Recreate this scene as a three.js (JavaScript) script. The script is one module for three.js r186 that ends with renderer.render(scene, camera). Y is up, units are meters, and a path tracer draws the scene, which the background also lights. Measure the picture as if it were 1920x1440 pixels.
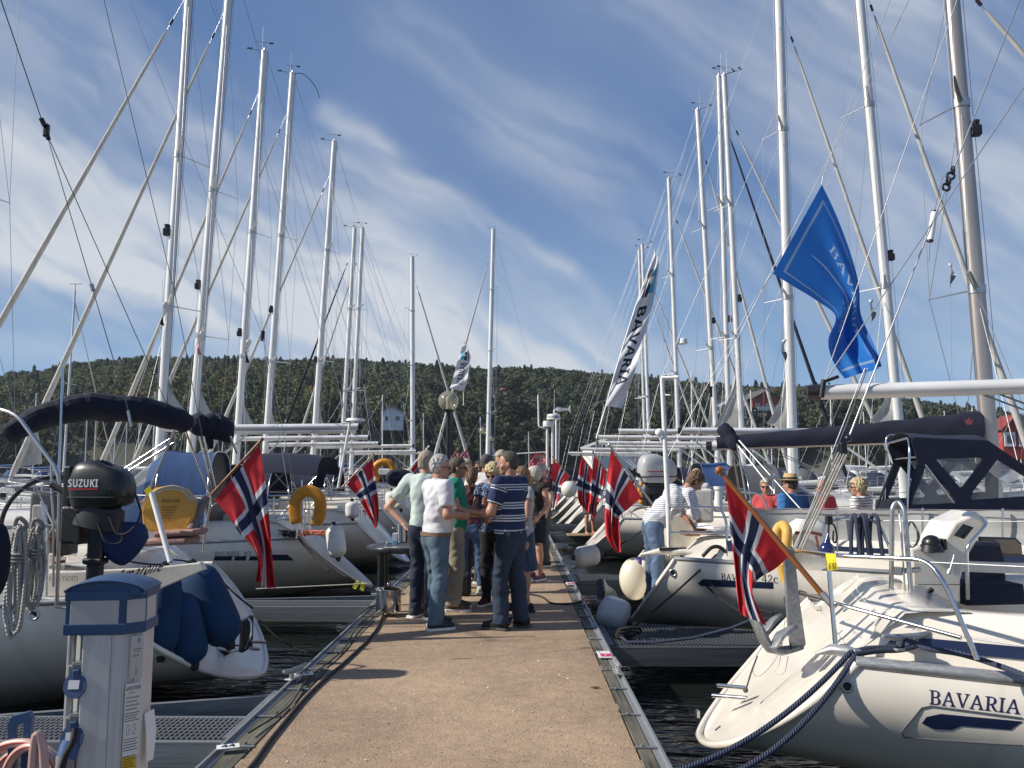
import * as THREE from 'three';
import { mergeGeometries, mergeVertices, toCreasedNormals } from 'three/addons/utils/BufferGeometryUtils.js';
import { RoundedBoxGeometry } from 'three/addons/geometries/RoundedBoxGeometry.js';
import { FontLoader } from 'three/addons/loaders/FontLoader.js';

// ------------------------------------------------------------------ camera, sky, sun, exposure
const V3 = (x, y, z) => new THREE.Vector3(x, y, z);
const scene = new THREE.Scene();
const FPX = 1553;                                   // focal length in pixels of the 1920 wide photograph
const camera = new THREE.PerspectiveCamera(2 * Math.atan(720 / FPX) * 180 / Math.PI, 4 / 3, 0.1, 3000);
camera.position.set(0, 1.6, 0);
camera.rotation.order = 'YXZ';
camera.rotation.set(Math.atan(165 / FPX), Math.atan(8 / FPX), 0);
camera.updateMatrixWorld(true);
const renderer = new THREE.WebGLRenderer({ antialias: true });
renderer.setSize(1024, 768);
renderer.toneMapping = THREE.LinearToneMapping;
renderer.toneMappingExposure = 1.18;
renderer.shadowMap.enabled = true;

const SUN_EL = 36 * Math.PI / 180, SUN_AZ = -7 * Math.PI / 180;    // from the left, a little ahead
const sunDir = V3(-Math.cos(SUN_EL) * Math.cos(SUN_AZ), Math.sin(SUN_EL), -Math.cos(SUN_EL) * Math.sin(SUN_AZ));
const sun = new THREE.DirectionalLight(new THREE.Color(1, 0.94, 0.84), 5.0);
sun.position.copy(sunDir).multiplyScalar(80).add(V3(0, 0, -15));
sun.target.position.set(0, 0, -15);
sun.castShadow = true;
sun.shadow.mapSize.set(4096, 4096);
Object.assign(sun.shadow.camera, { left: -40, right: 40, top: 40, bottom: -40, near: 1, far: 200 });
scene.add(sun, sun.target);

// ------------------------------------------------------------------ random numbers and noise
function rng(seed) { let a = seed >>> 0; return () => { a = (a + 0x6D2B79F5) >>> 0; let t = a; t = Math.imul(t ^ (t >>> 15), t | 1); t ^= t + Math.imul(t ^ (t >>> 7), t | 61); return ((t ^ (t >>> 14)) >>> 0) / 4294967296; }; }
const hash3 = (x, y, z) => { let h = (Math.imul(x, 374761393) + Math.imul(y, 668265263) + Math.imul(z, 2147483647 ^ 1274126177)) | 0; h = Math.imul(h ^ (h >>> 13), 1274126177); h ^= h >>> 16; return (h >>> 0) / 4294967296; };
const sm = t => t * t * (3 - 2 * t);
function noise2(x, y, per = 0, seed = 0) {
  const xi = Math.floor(x), yi = Math.floor(y), u = sm(x - xi), v = sm(y - yi);
  const w = per ? (a => ((a % per) + per) % per) : (a => a);
  const a = hash3(w(xi), w(yi), seed), b = hash3(w(xi + 1), w(yi), seed), c = hash3(w(xi), w(yi + 1), seed), d = hash3(w(xi + 1), w(yi + 1), seed);
  return a + (b - a) * u + (c - a) * v + (a - b - c + d) * u * v;
}
function noise3(x, y, z) {
  const xi = Math.floor(x), yi = Math.floor(y), zi = Math.floor(z), u = sm(x - xi), v = sm(y - yi), w = sm(z - zi);
  const L = (a, b, t) => a + (b - a) * t, H = (i, j, k) => hash3(xi + i, yi + j, zi + k);
  return L(L(L(H(0, 0, 0), H(1, 0, 0), u), L(H(0, 1, 0), H(1, 1, 0), u), v), L(L(H(0, 0, 1), H(1, 0, 1), u), L(H(0, 1, 1), H(1, 1, 1), u), v), w);
}
function fbm2(x, y, oct = 4, per = 0, seed = 0) { let s = 0, a = 0.5, f = 1, n = 0; for (let i = 0; i < oct; i++) { s += a * noise2(x * f, y * f, per ? per * f : 0, seed + i); n += a; a *= 0.5; f *= 2; } return s / n; }
const clamp = (x, a = 0, b = 1) => Math.min(b, Math.max(a, x));
const sstep = (a, b, x) => sm(clamp((x - a) / (b - a)));
const mix = (a, b, t) => a + (b - a) * t;
const srgb = (r, g, b) => new THREE.Color().setRGB(r / 255, g / 255, b / 255, THREE.SRGBColorSpace);

// ------------------------------------------------------------------ sky: clear blue with thin streaked cirrus
(function makeSky() {
  const w = 2048, h = 1024, data = new Float32Array(w * h * 4);
  const zen = [0.078, 0.150, 0.335], mid = [0.118, 0.225, 0.455], low = [0.235, 0.42, 0.68], hor = [0.48, 0.645, 0.80], cloud = [0.66, 0.70, 0.755];
  // streaks of cirrus given by bearing and height (tangents): points, half width, strength
  const S = [
    [[[-0.66, 0.60], [-0.50, 0.49], [-0.36, 0.39], [-0.20, 0.29]], 0.060, 0.50],
    [[[-0.74, 0.45], [-0.52, 0.36], [-0.34, 0.28], [-0.15, 0.21]], 0.055, 0.75],
    [[[-0.85, 0.33], [-0.62, 0.285], [-0.44, 0.24], [-0.30, 0.20], [-0.12, 0.155], [0.1, 0.12]], 0.058, 1.2],
    [[[-0.25, 0.455], [-0.19, 0.405], [-0.13, 0.35], [-0.06, 0.305], [0.0, 0.27], [0.06, 0.235]], 0.013, 0.42],
    [[[-0.23, 0.41], [-0.14, 0.335], [-0.02, 0.26], [0.08, 0.2]], 0.030, 0.26],
    [[[-0.25, 0.215], [-0.1, 0.17], [0.06, 0.145], [0.25, 0.13]], 0.035, 0.42],
    [[[-0.16, 0.56], [-0.02, 0.46], [0.12, 0.37], [0.22, 0.30], [0.30, 0.24]], 0.05, 0.17],
    [[[0.00, 0.43], [0.12, 0.33], [0.22, 0.26], [0.32, 0.2]], 0.05, 0.22],
    [[[0.46, 0.66], [0.56, 0.46], [0.64, 0.26]], 0.15, 0.46],
    [[[0.16, 0.60], [0.32, 0.46], [0.44, 0.30]], 0.08, 0.20],
    [[[-0.75, 0.15], [-0.4, 0.11], [-0.1, 0.085], [0.2, 0.07]], 0.022, 0.30],
  ];
  const segd = (px, py, a, b) => { const dx = b[0] - a[0], dy = b[1] - a[1]; const t = clamp(((px - a[0]) * dx + (py - a[1]) * dy) / (dx * dx + dy * dy)); return Math.hypot(px - a[0] - dx * t, py - a[1] - dy * t); };
  const ax = Math.sin(0.46), az = -Math.cos(0.46);
  for (let j = 0; j < h; j++) {
    const el = (j + 0.5) / h * Math.PI - Math.PI / 2;         // row 0 at the bottom
    for (let i = 0; i < w; i++) {
      const lon = ((i + 0.5) / w - 0.5) * 2 * Math.PI;        // direction of equirect mapping
      const x = Math.cos(el) * Math.cos(lon), z = Math.cos(el) * Math.sin(lon), y = Math.sin(el);
      const o = (j * w + i) * 4;
      let c;
      const e = Math.max(y, 0);
      if (e < 0.10) { const t = sm(e / 0.10); c = hor.map((q, k) => mix(q, low[k], t)); }
      else if (e < 0.33) { const t = (e - 0.10) / 0.23; c = low.map((q, k) => mix(q, mid[k], Math.pow(t, 0.75))); }
      else { const t = clamp((e - 0.33) / 0.5); c = mid.map((q, k) => mix(q, zen[k], t)); }
      if (y > -0.02) {
        const yy = Math.max(y, 0) + 0.10, px = x / yy, pz = z / yy;
        const al = px * ax + pz * az, ac = px * -az + pz * ax;
        const wx = (fbm2(al * 0.5 + 3, ac * 0.9 + 7, 3, 0, 40) - 0.5) * 1.2;
        const n = fbm2(al * 0.55 + wx + 11, ac * 1.9 + wx * 0.6 + 5, 5, 0, 7);
        const fine = fbm2(al * 1.3 + wx, ac * 8 + wx * 3, 4, 0, 21);
        let d = sstep(0.46, 0.85, n) * (0.22 + 0.30 * fine);
        if (z < -0.15) {
          const u = x / -z, v = y / -z, k = sstep(0.15, 0.4, -z);
          const wu = (fbm2(u * 6 + 2, v * 6, 4, 0, 61) - 0.5) * 0.06, wv = (fbm2(u * 7, v * 7 + 9, 5, 0, 71) - 0.5) * 0.07;
          let q = 0;
          for (const [pts, wd, st] of S) {
            let m = 9; for (let s = 0; s + 1 < pts.length; s++) m = Math.min(m, segd(u + wu, v + wv, pts[s], pts[s + 1]));
            const f = Math.exp(-Math.pow(m / wd, 2) * 0.9) * st;
            q = q + f - q * f;
          }
          const along = u * 0.83 - v * 0.56, across = u * 0.56 + v * 0.83;
          const grain = fbm2(along * 5 + wu * 10, across * 34 + wv * 40, 5, 0, 91), soft = fbm2(along * 3 + 5, across * 9 + wv * 20, 4, 0, 55);
          const fil = fbm2(along * 9 + wu * 20 + 3, across * 70 + wv * 60, 4, 0, 95); q *= 0.30 + 0.75 * sstep(0.25, 0.75, grain) + 0.35 * (fil - 0.45) + 0.6 * (soft - 0.45); q += 0.03 + 0.10 * (soft - 0.4);
          d = mix(d, q + d * 0.22, k);
        }
        d *= sstep(-0.02, 0.05, y);
        d = clamp(d, 0, 0.95);
        c = c.map((p, k) => mix(p, cloud[k], d));
        const g = Math.max(0, x * sunDir.x + y * sunDir.y + z * sunDir.z), glow = Math.pow(g, 40) * 0.7 + Math.pow(g, 7) * 0.10;
        c = c.map(p => p + glow * 0.8);
      } else c = [0.16, 0.19, 0.2];
      data[o] = c[0] * 0.86; data[o + 1] = c[1] * 0.855; data[o + 2] = c[2] * 0.85; data[o + 3] = 1;
    }
  }
  const t = new THREE.DataTexture(data, w, h, THREE.RGBAFormat, THREE.FloatType);
  t.mapping = THREE.EquirectangularReflectionMapping; t.magFilter = THREE.LinearFilter; t.minFilter = THREE.LinearFilter; t.needsUpdate = true;
  scene.background = t; scene.environment = t;
})();

scene.fog = new THREE.FogExp2(new THREE.Color(0.62, 0.70, 0.78), 0.00022);
// ------------------------------------------------------------------ helpers
/** World point seen at pixel (px, py) of the 1920 x 1440 photograph, d metres ahead along the pier. */
function P(px, py, d) {
  const v = V3((px - 960) / FPX, -(py - 720) / FPX, -1).applyQuaternion(camera.quaternion);
  return v.multiplyScalar(d / -v.z).add(camera.position);
}
const Ppx = (l, d) => l.map(([x, y, dd]) => P(x, y, dd ?? d));
const PXM = d => d / FPX;                                  // metres per pixel at depth d
const used = new Map();
function numbered(n) { const k = used.get(n) || 0; used.set(n, k + 1); return k ? `${n}_${String(k).padStart(3, '0')}` : n; }
function thing(name, label, category, group, pos) {
  const o = new THREE.Group(); o.name = numbered(name); scene.add(o);
  if (pos) o.position.copy(pos);
  o.userData = { label, category }; if (group) o.userData.group = group;
  return o;
}
function tagT(o, label, category, group) { o.userData = { label, category }; if (group) o.userData.group = group; return o; }
function mesh(name, geo, mat, parent) {
  if (Array.isArray(geo)) geo = join(geo);
  const m = new THREE.Mesh(geo, mat); m.name = (parent && parent !== scene) ? name : numbered(name); m.castShadow = m.receiveShadow = true;
  (parent || scene).add(m); return m;
}
function struct(name, geo, mat) { const m = mesh(name, geo, mat); m.userData.kind = 'structure'; return m; }
/** Adds a mesh whose geometry is in world space under a placed group. */
function meshW(name, geo, mat, parent) {
  if (Array.isArray(geo)) geo = join(geo);
  parent.updateMatrixWorld(true); geo.applyMatrix4(parent.matrixWorld.clone().invert());
  return mesh(name, geo, mat, parent);
}
function join(list) {
  const l = list.map(g => {
    let q = g.index ? g.toNonIndexed() : g.clone();
    for (const k of Object.keys(q.attributes)) if (!['position', 'normal', 'uv'].includes(k)) q.deleteAttribute(k);
    if (!q.attributes.normal) q.computeVertexNormals();
    if (!q.attributes.uv) q.setAttribute('uv', new THREE.BufferAttribute(new Float32Array(q.attributes.position.count * 2), 2));
    return q;
  });
  return mergeGeometries(l, false);
}
const UP = V3(0, 1, 0);
function orient(g, a, b) { const d = b.clone().sub(a), q = new THREE.Quaternion().setFromUnitVectors(UP, d.clone().normalize()); g.applyQuaternion(q); g.translate((a.x + b.x) / 2, (a.y + b.y) / 2, (a.z + b.z) / 2); return g; }
function bar(a, b, r, r2 = r, seg = 8) { return orient(new THREE.CylinderGeometry(r2, r, a.distanceTo(b), seg, 1), a, b); }
function oval(a, b, rx, rz, r2 = 1, seg = 14) { const g = new THREE.CylinderGeometry(r2, 1, a.distanceTo(b), seg, 1); g.scale(rx, 1, rz); return orient(g, a, b); }
function tube(pts, r, seg = 0, rad = 7, closed = false, tension = 0.5) { const c = new THREE.CatmullRomCurve3(pts, closed, 'catmullrom', tension); return new THREE.TubeGeometry(c, seg || pts.length * 5, r, rad, closed); }
/** A bent tube with short rounded corners. */
function pipe(pts, r, bend = 0.05, rad = 8) {
  const p = [pts[0].clone()];
  for (let i = 1; i + 1 < pts.length; i++) {
    const a = pts[i - 1], b = pts[i], c = pts[i + 1], e = Math.min(bend, a.distanceTo(b) / 2.1, c.distanceTo(b) / 2.1);
    const u = b.clone().add(a.clone().sub(b).setLength(e)), v = b.clone().add(c.clone().sub(b).setLength(e));
    for (let k = 0; k <= 4; k++) { const t = k / 4; p.push(u.clone().multiplyScalar((1 - t) * (1 - t)).add(b.clone().multiplyScalar(2 * t * (1 - t))).add(v.clone().multiplyScalar(t * t))); }
  }
  p.push(pts[pts.length - 1].clone());
  return poly(p, r, rad);
}
/** Tube straight through the points with one ring per point. */
function poly(p, r, rad = 6) {
  const pos = [], idx = [], uv = []; let n0 = null, acc = 0;
  const R = Array.isArray(r) ? r : null;
  for (let i = 0; i < p.length; i++) {
    const t = p[Math.min(i + 1, p.length - 1)].clone().sub(p[Math.max(i - 1, 0)]).normalize();
    if (!n0) { n0 = Math.abs(t.y) < 0.9 ? V3(0, 1, 0) : V3(1, 0, 0); }
    n0 = n0.clone().sub(t.clone().multiplyScalar(n0.dot(t))).normalize();
    const b = t.clone().cross(n0); if (i) acc += p[i].distanceTo(p[i - 1]);
    const rr = R ? R[i] : r;
    for (let k = 0; k <= rad; k++) { const a = k / rad * 2 * Math.PI, c = Math.cos(a) * rr, s = Math.sin(a) * rr; pos.push(p[i].x + n0.x * c + b.x * s, p[i].y + n0.y * c + b.y * s, p[i].z + n0.z * c + b.z * s); uv.push(acc, k / rad); }
  }
  for (let i = 0; i + 1 < p.length; i++) for (let k = 0; k < rad; k++) { const a = i * (rad + 1) + k, b = a + rad + 1; idx.push(a, a + 1, b, b, a + 1, b + 1); }
  const g = new THREE.BufferGeometry(); g.setAttribute('position', new THREE.Float32BufferAttribute(pos, 3)); g.setAttribute('uv', new THREE.Float32BufferAttribute(uv, 2)); g.setIndex(idx);
  // end caps
  const q = g.toNonIndexed(); q.computeVertexNormals();
  g.computeVertexNormals();
  const caps = [];
  for (const [i, o] of [[0, 0], [p.length - 1, (p.length - 1) * (rad + 1)]]) { if ((R ? R[i] : r) < 0.006) continue; const cp = []; for (let k = 0; k < rad; k++) cp.push(p[i].x, p[i].y, p[i].z, ...pos.slice((o + k) * 3, (o + k) * 3 + 3), ...pos.slice((o + k + 1) * 3, (o + k + 1) * 3 + 3)); const cg = new THREE.BufferGeometry(); cg.setAttribute('position', new THREE.Float32BufferAttribute(cp, 3)); cg.computeVertexNormals(); caps.push(cg); }
  return caps.length ? join([g, ...caps]) : g;
}
/** Hanging line between two points. */
function sag(a, b, s, n = 14) { const p = []; for (let i = 0; i <= n; i++) { const t = i / n, q = a.clone().lerp(b, t); q.y -= 4 * s * t * (1 - t); p.push(q); } return p; }
function box(w, h, d, x = 0, y = 0, z = 0, r = 0) { const g = r ? new RoundedBoxGeometry(w, h, d, 2, r) : new THREE.BoxGeometry(w, h, d); g.translate(x, y, z); return g; }
function ball(r, x, y, z, sx = 1, sy = 1, sz = 1, n = 16) { const g = new THREE.SphereGeometry(r, n, Math.ceil(n * 0.7)); g.scale(sx, sy, sz); g.translate(x, y, z); return g; }
/** Sheet through a grid of points rows[i][j], optionally with thickness along its normal. */
function sheet(rows, closeU = false) {
  const n = rows.length, m = rows[0].length, pos = [], uv = [], idx = [];
  rows.forEach((r, i) => r.forEach((p, j) => { pos.push(p.x, p.y, p.z); uv.push(j / (m - 1), 1 - i / (n - 1)); }));
  for (let i = 0; i + 1 < n; i++) for (let j = 0; j + 1 < m; j++) { const a = i * m + j, b = a + m; idx.push(a, b, a + 1, a + 1, b, b + 1); }
  const g = new THREE.BufferGeometry(); g.setAttribute('position', new THREE.Float32BufferAttribute(pos, 3)); g.setAttribute('uv', new THREE.Float32BufferAttribute(uv, 2)); g.setIndex(idx); g.computeVertexNormals(); return g;
}
function thick(g, t) {                                    // gives a sheet two sides and an edge
  const p = g.attributes.position, nn = g.attributes.normal, N = p.count, pos = [], uv = [], u = g.attributes.uv;
  for (let s = 0; s < 2; s++) for (let i = 0; i < N; i++) { const k = (s ? -1 : 1) * t / 2; pos.push(p.getX(i) + nn.getX(i) * k, p.getY(i) + nn.getY(i) * k, p.getZ(i) + nn.getZ(i) * k); uv.push(u ? u.getX(i) : 0, u ? u.getY(i) : 0); }
  const I = Array.from(g.index.array), idx = [...I]; const edges = new Map();
  for (let i = 0; i < I.length; i += 3) { idx.push(I[i] + N, I[i + 2] + N, I[i + 1] + N); for (const [a, b] of [[I[i], I[i + 1]], [I[i + 1], I[i + 2]], [I[i + 2], I[i]]]) { const k = a < b ? a + '_' + b : b + '_' + a; if (edges.has(k)) edges.set(k, null); else edges.set(k, [a, b]); } }
  for (const e of edges.values()) if (e) { const [a, b] = e; idx.push(a, a + N, b, b, a + N, b + N); }
  const o = new THREE.BufferGeometry(); o.setAttribute('position', new THREE.Float32BufferAttribute(pos, 3)); o.setAttribute('uv', new THREE.Float32BufferAttribute(uv, 2)); o.setIndex(idx);
  return toCreasedNormals(o, 0.9);
}
function polyShape(pts, depth, bevel = 0) { const s = new THREE.Shape(pts.map(p => new THREE.Vector2(p[0], p[1]))); return new THREE.ExtrudeGeometry(s, { depth, bevelEnabled: bevel > 0, bevelSize: bevel, bevelThickness: bevel, bevelSegments: 2, curveSegments: 8 }); }

// ------------------------------------------------------------------ textures and materials
function dataTex(n, fn, colour = true, rep = 1) {
  const d = new Uint8Array(n * n * 4);
  for (let j = 0; j < n; j++) for (let i = 0; i < n; i++) { const c = fn(i / n, j / n), o = (j * n + i) * 4; if (typeof c === 'number') { d[o] = d[o + 1] = d[o + 2] = clamp(c) * 255; } else { d[o] = clamp(c[0]) * 255; d[o + 1] = clamp(c[1]) * 255; d[o + 2] = clamp(c[2]) * 255; } d[o + 3] = 255; }
  const t = new THREE.DataTexture(d, n, n); t.magFilter = THREE.LinearFilter; t.minFilter = THREE.LinearMipmapLinearFilter; t.generateMipmaps = true; t.wrapS = t.wrapT = THREE.RepeatWrapping; t.repeat.set(rep, rep); if (colour) t.colorSpace = THREE.SRGBColorSpace; t.needsUpdate = true; return t;
}
function canvasTex(w, h, draw) { const c = document.createElement('canvas'); c.width = w; c.height = h; const x = c.getContext('2d'); draw(x, w, h); const t = new THREE.CanvasTexture(c); t.colorSpace = THREE.SRGBColorSpace; t.anisotropy = 4; return t; }
const rep = (t, a, b = a) => { const c = t.clone(); c.repeat.set(a, b); c.wrapS = c.wrapT = THREE.RepeatWrapping; c.needsUpdate = true; return c; };
const std = (c, rough = 0.6, metal = 0, o = {}) => new THREE.MeshStandardMaterial({ color: c instanceof THREE.Color ? c : new THREE.Color().setRGB(...c), roughness: rough, metalness: metal, side: THREE.DoubleSide, ...o });
const phys = (c, rough, o = {}) => new THREE.MeshPhysicalMaterial({ color: c instanceof THREE.Color ? c : new THREE.Color().setRGB(...c), roughness: rough, side: THREE.DoubleSide, ...o });
const T = {};
T.grime = dataTex(512, (u, v) => { const a = fbm2(u * 6, v * 6, 5, 6, 3), b = fbm2(u * 40, v * 4, 4, 0, 9); const k = 0.95 + 0.05 * sstep(0.3, 0.6, a) - 0.03 * sstep(0.55, 0.8, b); return [k, k * 0.997, k * 0.99]; });
T.cloth = dataTex(256, (u, v) => { const n = fbm2(u * 8, v * 8, 4, 8, 5); const wv = (Math.sin(u * 256 * Math.PI / 2) + Math.sin(v * 256 * Math.PI / 2)) * 0.03; return 0.5 + (n - 0.5) * 0.8 + wv; }, false);
T.clothC = dataTex(256, (u, v) => { const n = fbm2(u * 6, v * 6, 5, 6, 15); const k = 0.90 + 0.2 * (n - 0.5); return [k, k, k]; });
T.galv = dataTex(512, (u, v) => { const a = fbm2(u * 14, v * 14, 3, 14, 31), b = fbm2(u * 60, v * 60, 2, 60, 33), s = fbm2(u * 5, v * 5, 4, 5, 35); const k = 0.80 + 0.22 * (a - 0.5) + 0.18 * (b - 0.5) + 0.25 * (s - 0.5); return [k, k * 1.01, k * 1.02]; });
T.alum = dataTex(256, (u, v) => { const a = fbm2(u * 3, v * 60, 3, 0, 51), s = fbm2(u * 4, v * 8, 4, 4, 52); const k = 0.965 + 0.05 * (a - 0.5) + 0.10 * (s - 0.5); return [k, k, k]; });
T.wood = dataTex(512, (u, v) => { const g = fbm2(u * 5, v * 90, 4, 0, 71), s = fbm2(u * 6, v * 6, 4, 6, 73), c = sstep(0.62, 0.7, fbm2(u * 3 + 3, v * 70, 3, 0, 75)); const k = 0.44 + 0.22 * (g - 0.5) + 0.24 * (s - 0.5) - 0.12 * c; return [k * 1.02, k * 0.99, k * 0.88]; });
T.varn = dataTex(256, (u, v) => { const g = fbm2(u * 60, v * 3, 4, 0, 81); return [0.60 + 0.22 * (g - 0.5), 0.36 + 0.16 * (g - 0.5), 0.17 + 0.08 * (g - 0.5)]; });
T.concrete = dataTex(1024, (u, v) => {
  const big = fbm2(u * 4, v * 4, 4, 4, 101), m = fbm2(u * 30, v * 30, 3, 30, 103), g1 = noise2(u * 300, v * 300, 300, 105), g2 = noise2(u * 512, v * 512, 512, 107), g3 = noise2(u * 160, v * 160, 160, 109);
  let k = 1 + 0.16 * (big - 0.5) + 0.14 * (m - 0.5) + 0.24 * (g1 - 0.5) + 0.20 * (g2 - 0.5);
  let r = 0.618 * k, g = 0.53 * k, b = 0.434 * k;
  if (g3 > 0.93 && g1 > 0.5) { r *= 1.25; g *= 1.25; b *= 1.28; }
  if (g3 < 0.10) { r *= 0.66; g *= 0.63; b *= 0.62; }
  if (g2 > 0.9 && m > 0.5) { r *= 1.14; g *= 1.02; b *= 0.98; }
  return [r, g, b];
});
T.concreteB = dataTex(1024, (u, v) => 0.5 + 0.5 * (noise2(u * 300, v * 300, 300, 105) - 0.5) + 0.4 * (noise2(u * 512, v * 512, 512, 107) - 0.5) + 0.3 * (fbm2(u * 30, v * 30, 3, 30, 103) - 0.5), false);
T.denim = dataTex(512, (u, v) => { const n = fbm2(u * 5, v * 5, 5, 5, 121), f = fbm2(u * 50, v * 9, 3, 0, 123), t = noise2(u * 256, v * 256, 256, 125); const k = 0.72 + 0.5 * (n - 0.45) + 0.18 * (f - 0.5) + 0.12 * (t - 0.5); return [k, k, k]; });
T.rope = dataTex(128, (u, v) => { const s = Math.sin((u * 1 + v) * Math.PI * 2 * 4); return 0.5 + 0.5 * s; }, false);
T.ripple = dataTex(1024, (u, v) => { const w = fbm2(u * 6, v * 6, 3, 6, 131) * 0.6; const a = fbm2(u * 8 + w, v * 22 + w, 4, 0, 133); const b = 1 - Math.abs(2 * fbm2(u * 10, v * 24, 4, 0, 135) - 1); return 0.5 * a + 0.5 * b; }, false);
const M = {
  gel: phys([0.79, 0.735, 0.645], 0.32, { clearcoat: 0.6, clearcoatRoughness: 0.08, map: T.grime }),
  gelFar: std([0.72, 0.69, 0.63], 0.4),
  deck: std([0.64, 0.60, 0.53], 0.62, 0, { map: T.grime }),
  mast: std([0.86, 0.85, 0.82], 0.42, 0.08, { map: T.alum }),
  mastAn: std([0.52, 0.46, 0.41], 0.36, 0.75, { map: T.alum }),
  boom: std([0.78, 0.77, 0.75], 0.45, 0.1, { map: T.alum }),
  steel: std([0.72, 0.71, 0.69], 0.16, 1),
  steelDull: std([0.55, 0.54, 0.52], 0.36, 1),
  wire: std([0.40, 0.40, 0.41], 0.4, 0.7),
  wireDark: std([0.07, 0.075, 0.085], 0.6, 0.2),
  galv: std([0.40, 0.41, 0.42], 0.55, 0.55, { map: T.galv }),
  galvDark: std([0.20, 0.215, 0.23], 0.55, 0.5, { map: T.galv }),
  alu: std([0.62, 0.62, 0.61], 0.48, 0.6, { map: T.galv }),
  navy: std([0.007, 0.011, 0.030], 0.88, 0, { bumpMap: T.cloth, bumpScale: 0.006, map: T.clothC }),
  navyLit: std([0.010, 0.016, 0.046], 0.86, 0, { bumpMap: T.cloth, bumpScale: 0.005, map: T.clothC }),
  grayCanvas: std([0.11, 0.115, 0.125], 0.9, 0, { map: T.clothC }),
  blueCanvas: std([0.030, 0.085, 0.225], 0.85, 0, { bumpMap: T.cloth, bumpScale: 0.006, map: T.clothC }),
  stripe: phys([0.010, 0.018, 0.055], 0.3, { clearcoat: 0.5 }),
  stripeB: phys([0.02, 0.06, 0.22], 0.3, { clearcoat: 0.5 }),
  letter: phys([0.018, 0.014, 0.075], 0.35),
  window: phys([0.006, 0.007, 0.009], 0.08, { clearcoat: 1 }),
  clear: phys([0.86, 0.88, 0.88], 0.12, { transmission: 0.85, thickness: 0, ior: 1.4 }),
  black: std([0.012, 0.012, 0.013], 0.45),
  blackGloss: phys([0.006, 0.006, 0.006], 0.42, { clearcoat: 0.25, clearcoatRoughness: 0.2 }),
  rubber: std([0.02, 0.02, 0.021], 0.8),
  wood: std([0.62, 0.62, 0.58], 0.85, 0, { map: T.wood, bumpMap: T.wood, bumpScale: 0.004 }),
  varnish: phys([0.9, 0.85, 0.8], 0.3, { map: T.varn, clearcoat: 0.7 }),
  teak: std([0.30, 0.17, 0.09], 0.7),
  sail: phys([0.80, 0.78, 0.73], 0.85, { transmission: 0.4, thickness: 0, map: T.clothC }),
  ropeW: std([0.50, 0.48, 0.43], 0.9, 0, { bumpMap: rep(T.rope, 14, 1), bumpScale: 0.006 }),
  ropeN: std([0.045, 0.058, 0.10], 0.9, 0, { bumpMap: rep(T.rope, 14, 1), bumpScale: 0.008 }),
  ropeK: std([0.02, 0.02, 0.022], 0.9, 0, { bumpMap: rep(T.rope, 14, 1), bumpScale: 0.005 }),
  fender: phys([0.72, 0.71, 0.66], 0.35, { clearcoat: 0.2, map: T.grime }),
  fenderG: phys([0.42, 0.44, 0.46], 0.55, { map: T.grime }),
  fenderB: std([0.006, 0.045, 0.125], 0.9, 0, { bumpMap: T.cloth, bumpScale: 0.003, map: T.clothC }),
  yellow: phys([0.72, 0.29, 0.012], 0.5, { map: T.clothC }),
  yellowTag: std([0.85, 0.68, 0.02], 0.7),
  red: std([0.45, 0.02, 0.02], 0.6),
  white: std([0.8, 0.79, 0.77], 0.5),
  pedWhite: phys([0.60, 0.60, 0.58], 0.42, { map: T.grime }),
  pedBlue: phys([0.026, 0.068, 0.155], 0.42),
  lampPanel: phys([0.60, 0.59, 0.57], 0.5, { transmission: 0.25, thickness: 0 }),
};
const font = await new FontLoader().loadAsync('fonts/droid/droid_sans_bold.typeface.json');
const fontSerif = await new FontLoader().loadAsync('fonts/droid/droid_serif_regular.typeface.json');
/** Flat lettering as triangles: returns a ShapeGeometry in the unit square (x 0..1, y 0..1). */
function letters(txt, f = font, italic = 0) {
  const g = new THREE.ShapeGeometry(f.generateShapes(txt, 1), 4); g.computeBoundingBox(); const b = g.boundingBox;
  const p = g.attributes.position;
  for (let i = 0; i < p.count; i++) { const y = (p.getY(i) - b.min.y) / (b.max.y - b.min.y), x = (p.getX(i) - b.min.x) / (b.max.x - b.min.x); p.setXYZ(i, x + italic * y, y, 0); }
  return g;
}
/** Maps the unit square onto a quad or a surface function. */
function mapOn(g, fn) { const p = g.attributes.position; for (let i = 0; i < p.count; i++) { const q = fn(p.getX(i), p.getY(i)); p.setXYZ(i, q.x, q.y, q.z); } g.computeVertexNormals(); return g; }
const quadFn = (a, b, c, d) => (u, v) => a.clone().multiplyScalar((1 - u) * (1 - v)).add(b.clone().multiplyScalar(u * (1 - v))).add(c.clone().multiplyScalar(u * v)).add(d.clone().multiplyScalar((1 - u) * v));
// ------------------------------------------------------------------ water
const WATER_Y = -0.45;
{
  const g = new THREE.PlaneGeometry(3600, 3600); g.rotateX(-Math.PI / 2); g.translate(0, WATER_Y, -600);
  const uv = g.attributes.uv; for (let i = 0; i < uv.count; i++) uv.setXY(i, uv.getX(i) * 3600 / 4.6, uv.getY(i) * 3600 / 4.6);
  struct('water', g, phys([0.010, 0.014, 0.012], 0.05, { bumpMap: T.ripple, bumpScale: 0.045, ior: 1.33 }));
}
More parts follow.
